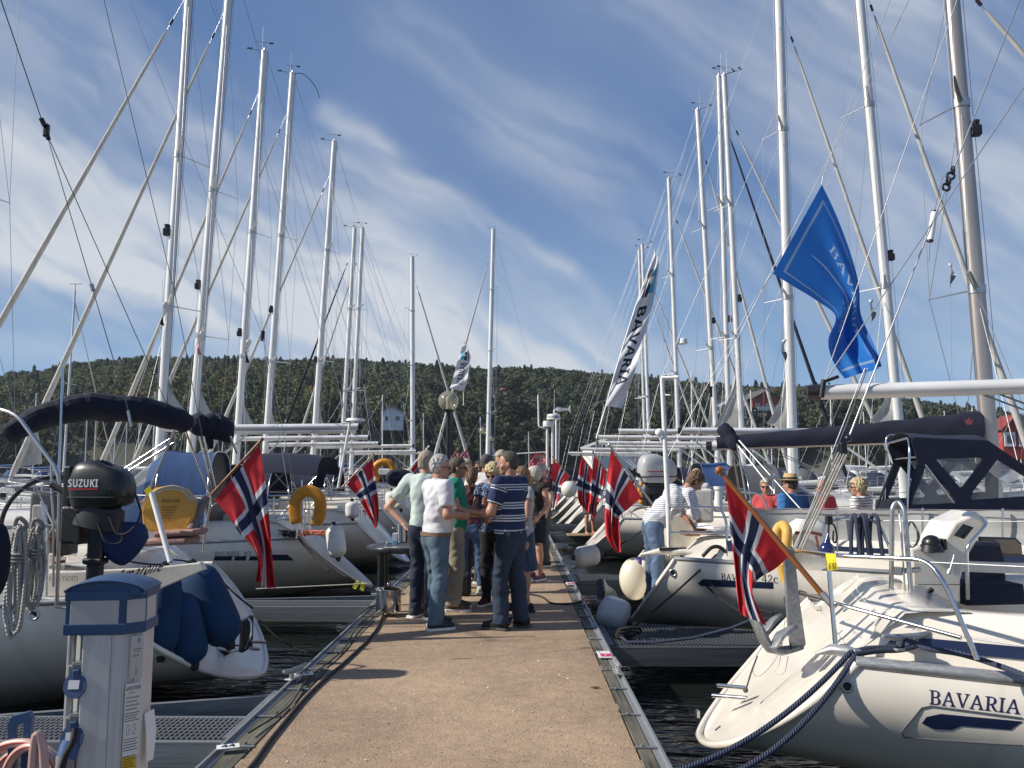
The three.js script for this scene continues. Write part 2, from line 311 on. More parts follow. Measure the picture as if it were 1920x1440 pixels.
// ------------------------------------------------------------------ hills and forest across the fjord
const ridgePts = [[-900, 735], [-400, 740], [-120, 722], [0, 716], [130, 694], [280, 676], [400, 670], [560, 672], [640, 668], [760, 674], [880, 694], [1000, 697], [1200, 711], [1330, 721], [1430, 727], [1530, 731], [1580, 741], [1680, 758], [1800, 775], [1920, 790], [2200, 790], [2700, 780], [3200, 800]];
function ridgePx(px) { let i = 0; while (i < ridgePts.length - 2 && ridgePts[i + 1][0] < px) i++; const [a, b] = [ridgePts[i], ridgePts[i + 1]]; return mix(a[1], b[1], clamp((px - a[0]) / (b[0] - a[0]))); }
const RD = 370, TREE_H = 9;
function hillY(x, z) {
  const d = -z, px = 968 + x / Math.max(d, 1) * FPX;
  const R = Math.max((885 - ridgePx(px)) / FPX * RD - TREE_H + 1.6, 5);
  const n = (fbm2(x * 0.012 + 4, z * 0.012, 4, 0, 201) - 0.5);
  const t = clamp((d - 158 + n * 26) / (RD - 158));
  let h = d < RD ? R * (0.25 * sstep(0, 0.12, t) + 0.75 * Math.pow(sm(t), 0.85)) : R - (d - RD) * 0.12;
  return h - (t <= 0 ? 3 : 1.2 * (1 - sstep(0, 0.05, t)) * 2) + n * 9 * sstep(0, 0.3, t) * (1 - sstep(0.7, 1, t));
}
{
  const nx = 170, nz = 60, rows = [];
  for (let j = 0; j <= nz; j++) { const z = -120 - j / nz * 480, r = []; for (let i = 0; i <= nx; i++) { const x = (i / nx - 0.5) * 1500; r.push(V3(x, hillY(x, z), z)); } rows.push(r); }
  const g = sheet(rows), p = g.attributes.position, col = [];
  for (let i = 0; i < p.count; i++) { const n = fbm2(p.getX(i) * 0.05, p.getZ(i) * 0.05, 4, 0, 203), low = 1 - sstep(1, 7, p.getY(i)); const k = sstep(0.6, 0.75, n) * 0.5 * low + low * 0.5; col.push(mix(0.03, 0.12, k), mix(0.038, 0.115, k), mix(0.018, 0.09, k)); }
  g.setAttribute('color', new THREE.Float32BufferAttribute(col, 3));
  struct('hills', g, std([1, 1, 1], 0.95, 0, { vertexColors: true }));
}
function leafQuad(pos, col, x, y, z, s, r, shade) {
  const a = V3(r() - 0.5, r() - 0.5, r() - 0.5).normalize(), b = V3(r() - 0.5, r() - 0.5, r() - 0.5); b.sub(a.clone().multiplyScalar(a.dot(b))).normalize();
  const q = (u, v) => [x + a.x * u * s + b.x * v * s, y + a.y * u * s + b.y * v * s, z + a.z * u * s + b.z * v * s];
  const k = 0.7 + 0.6 * r();
  const A = q(-k, -0.4), B = q(0.3 * k, -0.9), C = q(k, 0.3), D = q(-0.2, 1);
  pos.push(...A, ...B, ...C, ...A, ...C, ...D);
  for (let i = 0; i < 6; i++) col.push(shade, shade, shade);
}
function treeGeo(kind, seed) {
  const r = rng(seed), pos = [], col = [];
  if (kind === 0) {                                       // spruce
    const H = 1, n = 300;
    for (let i = 0; i < n; i++) { const t = Math.pow(r(), 0.75), tier = 0.75 + 0.25 * Math.abs(Math.sin(t * 22)), rad = Math.pow(1 - t, 0.8) * 0.26 * tier + 0.012, a = r() * 6.283, q = Math.sqrt(r()) * rad; leafQuad(pos, col, Math.cos(a) * q, 0.06 + t * 0.94 * H - q * 0.25, Math.sin(a) * q, 0.032 + 0.02 * (1 - t), r, 0.85 + 0.3 * r()); }
  } else {                                                // pine or broadleaf: several uneven clumps
    const cl = []; const m = kind === 1 ? 6 : 9;
    for (let i = 0; i < m; i++) { const t = kind === 1 ? 0.5 + 0.42 * r() : 0.28 + 0.6 * r(); const a = r() * 6.283, q = (kind === 1 ? 0.16 : 0.22) * Math.sqrt(r()) * (1.25 - t * 0.6); cl.push([Math.cos(a) * q, t, Math.sin(a) * q, 0.11 + 0.08 * r(), 0.85 + 0.3 * r()]); }
    cl.push([0, 0.9, 0, 0.10, 1.0]);
    for (let i = 0; i < 330; i++) { const c = cl[Math.floor(r() * cl.length)]; const d = V3(r() - 0.5, r() - 0.5, r() - 0.5).normalize().multiplyScalar(c[3] * Math.pow(r(), 0.4)); leafQuad(pos, col, c[0] + d.x, c[1] + d.y * 0.8, c[2] + d.z, 0.034, r, c[4] * (0.9 + 0.2 * r())); }
  }
  const b = new THREE.CylinderGeometry(0.008, 0.02, 0.7, 5, 1).toNonIndexed(); b.translate(0, 0.32, 0);
  const bp = b.attributes.position.array; for (let i = 0; i < bp.length; i += 3) { pos.push(bp[i], bp[i + 1], bp[i + 2]); col.push(0.8, 0.6, 0.5); }
  const g = new THREE.BufferGeometry(); g.setAttribute('position', new THREE.Float32BufferAttribute(pos, 3)); g.setAttribute('color', new THREE.Float32BufferAttribute(col, 3)); g.computeVertexNormals();
  const nn = g.attributes.normal; for (let i = 0; i < nn.count; i++) { const v = V3(pos[i * 3], (pos[i * 3 + 1] - 0.45) * 0.55, pos[i * 3 + 2]).normalize().multiplyScalar(1.5).add(V3(nn.getX(i), Math.abs(nn.getY(i)), nn.getZ(i)).multiplyScalar(0.5)).normalize(); nn.setXYZ(i, v.x, v.y, v.z); }
  return g;
}
const housesAt = [];                                     // clearings: x, z, radius
function clearing(x, z, r) { housesAt.push([x, z, r]); }
const housePx = [
  ['white_house', 'small white wooden house with pale gable low on the wooded hillside', 735, 796, 176, 4.6, 2.6, 1.1, [0.72, 0.73, 0.74], [0.30, 0.31, 0.33], 0.1],
  ['brown_house', 'brown wooden house with red roof among the trees above the pier end', 947, 764, 230, 11, 3.0, 2.2, [0.16, 0.09, 0.06], [0.24, 0.07, 0.05], 0.5],
  ['hillside_cabin', 'tiny cabin with ochre front in the trees right of the red roofed house', 990, 769, 215, 3.6, 3.6, 1.2, [0.36, 0.20, 0.05], [0.1, 0.09, 0.08], 0.2],
  ['hillside_villa', 'long pale villa with flat roof on the hillside behind the tall banner', 1150, 778, 215, 13, 2.8, 1.3, [0.42, 0.38, 0.33], [0.22, 0.19, 0.17], -0.2],
  ['red_house', 'red house with white balcony on the hillside above the navy boom cover', 1440, 776, 190, 8, 3.4, 2.0, [0.22, 0.045, 0.035], [0.09, 0.08, 0.08], 0.3],
  ['cottage', 'small white cottage between two masts left of the red house', 1354, 775, 200, 5, 2.4, 1.4, [0.62, 0.61, 0.58], [0.12, 0.11, 0.11], -0.3],
  ['faded_house', 'grey white house high among the trees behind the left hand masts', 332, 744, 245, 7, 3.0, 1.8, [0.42, 0.42, 0.40], [0.14, 0.13, 0.13], 0.4],
  ['shore_house', 'large white waterfront house with dark windows behind the right hand booms', 1158, 868, 128, 8, 2.5, 1.5, [0.70, 0.70, 0.68], [0.32, 0.32, 0.33], 0.15],
  ['boathouse', 'red boathouse with white framed openings at the right edge', 1908, 842, 98, 3.4, 2.3, 1.5, [0.36, 0.045, 0.035], [0.20, 0.035, 0.03], 0.0],
];
{
  for (const [name, label, px, py, d, w, h, rf, wall, roof, turn] of housePx) {
    const p = P(px, py, d); clearing(p.x, p.z, w * 0.62 + 1);
    const o = thing(name, label, name === 'boathouse' ? 'boathouse' : 'house', null, V3(p.x, p.y, p.z)); o.rotation.y = turn;
    const D = w * 0.8;
    // gabled wall block, facing the water
    mesh('wall', (() => { const g = polyShape([[-w / 2, -1.2], [w / 2, -1.2], [w / 2, h], [0, h + rf], [-w / 2, h]], D); g.translate(0, 0, -D); return g; })(), std(wall, 0.8), o);
    const rl = Math.hypot(w / 2, rf), an = Math.atan2(rf, w / 2), rs = [];
    for (const s of [-1, 1]) { const g = box(rl + 0.5, 0.14, D + 0.8); g.rotateZ(-s * an); g.translate(s * (w / 4 + 0.12), h + rf / 2 + 0.06, -D / 2); rs.push(g); }
    const r = mesh('roof', rs, std(roof, 0.8), o);
    if (name !== 'boathouse') mesh('chimney', box(0.6, 1.1, 0.6, w * 0.12, h + rf + 0.2, -D / 2), std([0.25, 0.12, 0.1], 0.9), r);
    const n = Math.max(2, Math.round(w / 2.4));
    for (let i = 0; i < n; i++) { const x = (i + 0.5) / n * w - w / 2; const f = mesh('window', box(name === 'boathouse' ? 1.3 : 1.0, name === 'boathouse' ? 1.7 : 1.1, 0.1, x, h * 0.5, 0.03), std([0.75, 0.75, 0.73], 0.6), o); mesh('pane', box(0.8, 0.9, 0.06, x, h * 0.5, 0.07), M.window, f); }
    if (name === 'red_house' || name === 'hillside_villa') mesh('balcony', [box(w * 0.9, 0.15, 1.6, 0, h * 0.2, 0.8), box(w * 0.9, 0.8, 0.08, 0, h * 0.2 + 0.5, 1.55)], std([0.72, 0.72, 0.7], 0.6), o);
  }
  const kinds = [[0, 11], [0, 12], [0, 13], [1, 21], [1, 22], [2, 31], [2, 32], [2, 33]].map(([k, s]) => [k, treeGeo(k, s)]);
  const r = rng(77), lists = kinds.map(() => []);
  for (let d = 150; d < RD + 34; d += 2.2) for (let x = -d * 0.86 - 40; x < d * 0.86 + 40; x += 2.6 + 0.0015 * d) {
    const X = x + (r() - 0.5) * 4.2, Z = -(d + (r() - 0.5) * 4), y = hillY(X, Z);
    const a = r(), b = r(), c = r(), e = r(), f = r();
    if (y < 0.9 + e) continue;
    const rock = fbm2(X * 0.05, Z * 0.05, 4, 0, 203); if (rock > 0.7 && y < 9) continue;
    if (housesAt.some(([hx, hz, hr]) => Math.hypot(hx - X, hz - Z) < hr || (Z > hz && Z < hz + 14 && Math.abs(X - hx * (Z / hz)) < hr * 0.7))) continue;
    const mixn = fbm2(X * 0.014 + 9, Z * 0.02, 3, 0, 301) + 0.18 * sstep(250, RD, d) ;
    let k; if (mixn + (a - 0.5) * 0.3 > 0.57) k = a < 0.38 ? Math.floor(b * 3) : 3 + Math.floor(b * 2); else k = a < 0.12 ? Math.floor(b * 3) : 5 + Math.floor(b * 3);
    const kk = kinds[k][0], H = kk === 0 ? 5.2 + 2.6 * c * c + 1.4 * c : kk === 1 ? 5.6 + 2.4 * c : 4.8 + 2.6 * c;
    const W = kk === 0 ? H * (0.9 + 0.35 * e) : H * (1.05 + 0.5 * e);
    const patch = 0.8 + 0.55 * fbm2(X * 0.02 + 40, Z * 0.02, 3, 0, 317); const hueN = fbm2(X * 0.03, Z * 0.03, 2, 0, 311);
    let col = kk === 0 ? [0.032 + 0.014 * f, 0.055 + 0.018 * f, 0.026] : kk === 1 ? [0.044 + 0.018 * f, 0.066 + 0.020 * f, 0.032] : [0.054 + 0.026 * f + 0.02 * hueN, 0.082 + 0.022 * f, 0.028 + 0.010 * f];
    if (kk === 2 && e > 0.95) col = [0.13, 0.10, 0.02];
    lists[k].push([X, y - 0.4, Z, W, H, f * 6.283, col.map(q => q * patch * 1.02)]);
  }
  const grp = new THREE.Group(); grp.name = 'forest'; grp.userData = { label: 'dense mixed forest of spruce, pine and birch covering the hill behind the marina', category: 'forest', kind: 'stuff' };
  const lm = phys([1, 1, 1], 0.95, { vertexColors: true, transmission: 0.35, thickness: 0, specularIntensity: 0.3 });
  kinds.forEach(([k, g], i) => {
    const im = new THREE.InstancedMesh(g, lm, lists[i].length); im.name = ['spruce_trees', 'pine_trees', 'birch_trees'][k]; im.userData.kind = 'stuff'; im.castShadow = im.receiveShadow = true;
    const m = new THREE.Matrix4(), q = new THREE.Quaternion();
    lists[i].forEach(([x, y, z, w, h, a, c], j) => { q.setFromAxisAngle(UP, a); m.compose(V3(x, y, z), q, V3(w, h, w)); im.setMatrixAt(j, m); im.setColorAt(j, new THREE.Color().setRGB(...c)); });
    grp.add(im);
  });
  scene.add(grp);
}
// ------------------------------------------------------------------ the pier: concrete pontoon deck, timber fenders, galvanised rails
const PIER_R = 0.69, PIER_L = -1.53, PIER_END = 84;
{
  const L = PIER_END + 6, zc = -(PIER_END - 6) / 2;
  const pier = thing('pier', 'floating pier with brown exposed aggregate concrete deck', 'pier'); pier.userData.kind = 'structure';
  const slab = []; let z = 6;
  while (z > -PIER_END) { const len = Math.min(z > 5 ? 27 : 12, z + PIER_END), w = PIER_R - PIER_L; slab.push((() => { const g = new THREE.BoxGeometry(w, 0.5, len - 0.02, 14, 1, Math.round(len * 5)); g.translate((PIER_R + PIER_L) / 2, -0.25, z - len / 2); const pc = g.attributes.position, col = []; for (let i = 0; i < pc.count; i++) { const X = pc.getX(i), Z = pc.getZ(i), a = fbm2(X * 1.1 + 3, Z * 0.8, 4, 0, 511), b = fbm2(X * 3.1, Z * 2.2 + 8, 3, 0, 517), e = Math.min(PIER_R - X, X - PIER_L), k = 1 + 0.42 * (a - 0.5) + 0.16 * (b - 0.5) - 0.12 * Math.exp(-e / 0.10); col.push(k, k * (1 + 0.03 * (a - 0.5)), k * (1 + 0.08 * (b - 0.5))); } g.setAttribute('color', new THREE.Float32BufferAttribute(col, 3)); const p = g.attributes.position, n = g.attributes.normal, u = g.attributes.uv; for (let i = 0; i < p.count; i++) u.setXY(i, p.getX(i) / 1.9 + 0.1, Math.abs(n.getY(i)) > 0.5 ? p.getZ(i) / 1.9 : p.getY(i) / 1.9); return g; })()); z -= len; }
  const cm = std([1, 1, 1], 0.92, 0, { vertexColors: true, map: T.concrete, bumpMap: T.concreteB, bumpScale: 0.0035 });
  for (const g of slab) mesh('deck_slab', g, cm, pier);
  const woods = [], rails = [], clips = [], lugs = [];
  const rr = rng(5);
  for (const s of [-1, 1]) {
    const e = s > 0 ? PIER_R : PIER_L, ww = s > 0 ? 0.082 : 0.13, gap = 0.012;
    const wx = e + s * (gap + ww / 2), rx = e + s * (gap + ww + 0.004 + 0.032);
    for (let zz = 5; zz > -PIER_END; zz -= 3.05) { const g = box(ww, 0.16, 3.03, wx, -0.081 + (rr() - 0.5) * 0.006, zz - 1.5, 0.008); const p = g.attributes.position, u = g.attributes.uv; for (let i = 0; i < p.count; i++) u.setXY(i, p.getZ(i) / 1.6 + zz * 0.37, (p.getX(i) + p.getY(i)) / 1.2); mesh('fender_beam', g, M.wood, pier); }
    // galvanised channel: web and two flanges
    rails.push(box(0.064, 0.012, L, rx, -0.006, zc), box(0.010, 0.20, L, rx + s * 0.027, -0.112, zc), box(0.010, 0.045, L, rx - s * 0.026, -0.036, zc), box(0.016, 0.022, L, rx + s * 0.01, 0.0115, zc));
    for (let zz = 3; zz > -46; zz -= 0.62) { clips.push(box(ww + 0.06, 0.006, 0.03, wx + s * 0.02, 0.006, zz + (rr() - 0.5) * 0.1)); const bx = new THREE.CylinderGeometry(0.011, 0.011, 0.014, 6); bx.translate(wx - s * 0.01, 0.013, zz + (rr() - 0.5) * 0.05); clips.push(bx); }
    for (let zz = 2; zz > -46; zz -= 1.13) lugs.push((() => { const g = box(0.03, 0.1, 0.13, e + s * 0.004, -0.052, zz, 0.01); return g; })());
  }
  mesh('edge_rail', rails, M.alu, pier); mesh('rail_clip', clips, M.galv, pier); mesh('deck_lug', lugs, std([0.3, 0.24, 0.17], 0.92), pier);
  // dark rubber between slab and beam
  mesh('joint_strip', [box(0.02, 0.02, L, PIER_R + 0.006, -0.03, zc), box(0.02, 0.02, L, PIER_L - 0.006, -0.03, zc)], M.rubber, pier);
}
// small debris on the deck
{
  const r = rng(99), bits = [], leaf = [];
  for (let i = 0; i < 60; i++) { const x = PIER_L + 0.1 + r() * 2.0, z = -4.4 - r() * 9; const g = new THREE.CylinderGeometry(0.002 + 0.005 * r(), 0.003 + 0.006 * r(), 0.005, 5); g.scale(1 + r() * 1.4, 1, 1); g.rotateY(r() * 6); g.translate(x, 0.003, z); bits.push(g); }
  const m = mesh('shell_crumbs', bits, std([0.62, 0.58, 0.52], 0.8)); tagT(m, 'small pale shell crumbs scattered on the concrete deck', 'shell crumbs'); m.userData.kind = 'stuff';
  const lf = P(1116, 1282, 6.36), l = (() => { const s = new THREE.Shape(); s.moveTo(-0.035, 0); s.quadraticCurveTo(0, 0.028, 0.038, 0.004); s.quadraticCurveTo(0.004, -0.022, -0.035, 0); const g = new THREE.ExtrudeGeometry(s, { depth: 0.003, bevelEnabled: false }); g.rotateX(-1.4); g.translate(lf.x, 0.008, lf.z); return g; })();
  tagT(mesh('leaf', l, std([0.10, 0.04, 0.015], 0.8)), 'single dry brown leaf lying on the deck near the right edge', 'leaf');
}
// ------------------------------------------------------------------ finger pontoons
function finger(side, d, label, o = {}) {
  const f = thing('finger_pontoon', label, 'finger pontoon', 'finger pontoons between the berths');
  const x0 = side > 0 ? 0.86 : -1.77, len = o.len ?? 7.5, w = o.w ?? 0.5, Y = -0.10, br = o.gusset ?? 0.75, bl = o.bl ?? 2.6, mat = o.mat || M.galv;
  f.position.set(x0, Y, -d);
  const S = side;                                        // local x grows outward
  mesh('side_channel', box(len, 0.18, 0.05, S * len / 2, -0.09, w / 2), mat, f);
  mesh('side_channel', box(len, 0.18, 0.05, S * len / 2, -0.09, -w / 2), mat, f);
  mesh('root_beam', [box(0.06, 0.2, w + br + 0.1, S * 0.035, -0.105, -br / 2), box(0.12, 0.02, w + br, S * 0.04, 0.012, -br / 2)], mat, f);
  const a = V3(S * 0.05, -0.09, -w / 2 - br), b = V3(S * bl, -0.09, -w / 2 - 0.03), dir = b.clone().sub(a), g = box(dir.length(), 0.17, 0.05); g.rotateY(-Math.atan2(dir.z, dir.x)); g.translate((a.x + b.x) / 2, -0.09, (a.z + b.z) / 2);
  mesh('brace', g, mat, f);
  const bars = [], step = o.step ?? 0.034;
  for (let x = 0.1; x < len - 0.03; x += step) bars.push(box(0.008, 0.028, w - 0.05, S * x, -0.006, 0));
  for (let k = 1; k < 8; k++) bars.push(box(len - 0.1, 0.02, 0.008, S * (len / 2 + 0.03), -0.004, -w / 2 + k / 8 * w));
  if (o.filled) { for (let x = 0.1; x < bl - 0.1; x += step) { const zz = br * (1 - x / bl); bars.push(box(0.008, 0.028, zz, S * x, -0.006, -w / 2 - zz / 2)); } for (let k = 0; k < 9; k++) { const zz = br * k / 9, l = bl * (1 - zz / br) - 0.1; if (l > 0.2) bars.push(box(l, 0.02, 0.008, S * (l / 2 + 0.05), -0.004, -w / 2 - zz)); } }
  const gr = mesh('grating', bars, mat, f); gr.userData.kind = 'stuff';
  // floats under the outer end
  mesh('float', box(0.9, 0.42, w + 0.2, S * (len - 0.6), -0.36, 0, 0.06), std([0.08, 0.08, 0.085], 0.7), f);
  return f;
}
finger(-1, 5.72, 'left finger pontoon with open grating right behind the power pedestal', { w: 0.52, gusset: 0.62, bl: 2.0 });
finger(-1, 11.0, 'left finger pontoon with yellow ribbons beyond the boat with blue fenders', { w: 0.5, gusset: 0.5 });
finger(-1, 20.2, 'left finger pontoon behind the table with the steel pots', { w: 0.5 });
finger(-1, 29, 'fourth left finger pontoon, hidden behind the people', { w: 0.5, step: 0.07 });
finger(-1, 38, 'fifth left finger pontoon far behind the people', { w: 0.5, step: 0.07 });
finger(1, 8.55, 'right finger pontoon nearest the camera with dark mesh and mooring rope', { w: 0.44, gusset: 0.95, bl: 3.2, filled: true, mat: M.galvDark });
finger(1, 13.2, 'right finger pontoon beyond the boat with the big flag, dark mesh', { w: 0.46, gusset: 0.8, filled: true, mat: M.galvDark });
finger(1, 22.7, 'right finger pontoon with the tan mat at its root', { w: 0.5, gusset: 0.7, filled: true, mat: M.galvDark, step: 0.05 });
finger(1, 27, 'fourth right finger pontoon beyond the bare legged person', { w: 0.5, gusset: 0.7, filled: true, mat: M.galvDark, step: 0.07 });
finger(1, 36, 'fifth right finger pontoon far along the pier', { w: 0.5, gusset: 0.7, mat: M.galvDark, step: 0.07 });
// ------------------------------------------------------------------ fittings on the pier edge
function cleatGeo() { const a = poly([V3(-0.13, 0.075, 0), V3(-0.06, 0.062, 0), V3(0, 0.06, 0), V3(0.06, 0.062, 0), V3(0.13, 0.075, 0)], [0.011, 0.018, 0.02, 0.018, 0.011], 8); return join([a, oval(V3(-0.04, 0, 0), V3(-0.035, 0.06, 0), 0.016, 0.014), oval(V3(0.04, 0, 0), V3(0.035, 0.06, 0), 0.016, 0.014), box(0.16, 0.012, 0.06, 0, 0.006, 0, 0.004)]); }
function cleat(x, d, label, turn = Math.PI / 2, s = 1) { const o = mesh('cleat', cleatGeo(), M.alu); o.position.set(x, 0.025, -d); o.rotation.y = turn; o.scale.setScalar(s); tagT(o, label, 'cleat', 'mooring cleats on the pier rails'); return o; }
cleat(-1.70, 6.55, 'aluminium cleat on the left rail beside number plate 45', 1.2, 1.1);
cleat(-1.70, 10.6, 'aluminium cleat on the left rail just before the steel pot', 1.5);
cleat(0.80, 6.75, 'aluminium cleat on the right rail just in front of the red and white plate', 1.6, 1.1);
cleat(0.80, 10.2, 'aluminium cleat on the right rail holding a dark line across the deck', 1.6);
cleat(0.80, 14.6, 'aluminium cleat on the right rail at the second right finger', 1.6);
cleat(0.80, 17.4, 'aluminium cleat on the right rail level with the bare feet', 1.6);
function plate(name, label, c, w, h, turn, txt, col, tcol) {
  const o = thing(name, label, 'number plate'); o.position.copy(c); o.rotation.y = turn;
  mesh('plate', box(w, 0.006, h, 0, 0.003, 0, 0.002), std(col, 0.5), o);
  if (txt) mesh('number', mapOn(letters(txt), (u, v) => V3((u - 0.5) * w * 0.62, 0.0085, -(v - 0.5) * h * 0.62)), std(tcol, 0.6), o);
  return o;
}
plate('number_plate', 'white berth plate reading 44 on the left rail nearest the camera', V3(-1.655, 0.03, -4.94), 0.125, 0.075, 0.35, '44', [0.75, 0.75, 0.74], [0.02, 0.02, 0.02]);
plate('number_plate', 'white berth plate reading 45 on the left rail by the second cleat', V3(-1.65, 0.04, -6.62), 0.14, 0.08, 0.4, '45', [0.75, 0.75, 0.74], [0.02, 0.02, 0.02]);
for (const [x, d, l] of [[0.775, 7.45, 'red and white berth plate on the right rail near the first finger'], [0.775, 12.1, 'red and white berth plate on the right rail near the second finger']]) {
  const o = thing('berth_plate', l, 'plate'); o.position.set(x, 0.012, -d); mesh('plate', box(0.13, 0.005, 0.26, 0, 0.0025, 0), std([0.72, 0.70, 0.68], 0.5), o); mesh('panel', box(0.10, 0.004, 0.11, 0.005, 0.0065, 0.04), std([0.55, 0.04, 0.12], 0.5), o); mesh('number', mapOn(letters(d < 9 ? '7' : '9'), (u, v) => V3((u - 0.5) * 0.02, 0.0095, 0.04 - (v - 0.5) * 0.05)), std([0.8, 0.8, 0.8], 0.6), o);
}
// cables and lines along the left edge
tagT(mesh('power_cable', tube([V3(-1.50, 0.02, -4.0), V3(-1.44, 0.012, -4.6), V3(-1.47, 0.012, -5.2), V3(-1.49, 0.012, -6.2), V3(-1.44, 0.012, -7.2), V3(-1.41, 0.012, -8.3), V3(-1.47, 0.02, -9.3), V3(-1.55, 0.06, -9.7), V3(-1.68, 0.06, -9.75), V3(-1.80, -0.03, -9.8)], 0.013, 90), M.rubber), 'black cable lying along the left edge of the deck', 'cable');
tagT(mesh('thin_cable', tube([V3(-1.62, 0.03, -5.2), V3(-1.55, 0.016, -5.8), V3(-1.60, 0.02, -6.6), V3(-1.55, 0.016, -7.6), V3(-1.62, 0.02, -8.6), V3(-1.60, 0.02, -10)], 0.006, 60), M.rubber), 'thin dark cord along the left timber beam', 'cord');
// black line lying across the deck from the right cleat
tagT(mesh('deck_line', tube([V3(0.80, 0.05, -10.2), V3(0.62, 0.012, -10.25), V3(0.42, 0.010, -10.35), V3(0.30, 0.010, -10.9), V3(-0.1, 0.010, -11.3), V3(-0.9, 0.010, -11.9)], 0.012, 60), M.ropeK), 'black line lying across the deck from the right cleat', 'rope');
// lamp posts
for (const [px, py, d, r, label] of [[841, 752, 20.4, 0.25, 'tall black lamp post with large clear globe behind the standing people'], [905, 808, 55, 0.25, 'small distant lamp post with globe left of the white mast'], [921, 823, 79, 0.25, 'farthest lamp post with small globe under the white boom']]) {
  const c = P(px, py, d); const o = thing('lamp_post', label, 'lamp post', null, V3(c.x, 0, c.z)); const y = c.y;
  mesh('pole', [bar(V3(0, 0, 0), V3(0, y - r * 0.9, 0), 0.07, 0.055, 12), bar(V3(0, 0, 0), V3(0, 0.5, 0), 0.1, 0.09, 12)], M.black, o);
  mesh('collar', [bar(V3(0, y - r * 1.08, 0), V3(0, y - r * 0.86, 0), 0.13, 0.15, 16)], M.black, o);
  mesh('globe', ball(r, 0, y, 0, 1, 1, 1, 32), phys([0.80, 0.78, 0.66], 0.12, { transmission: 0.82, thickness: 0, ior: 1.45 }), o);
  mesh('bulb', [bar(V3(0, y - r * 0.8, 0), V3(0, y + r * 0.25, 0), 0.06, 0.06, 12), ball(0.06, 0, y + r * 0.25, 0)], phys([0.75, 0.74, 0.66], 0.4, { transmission: 0.3, thickness: 0 }), o);
}
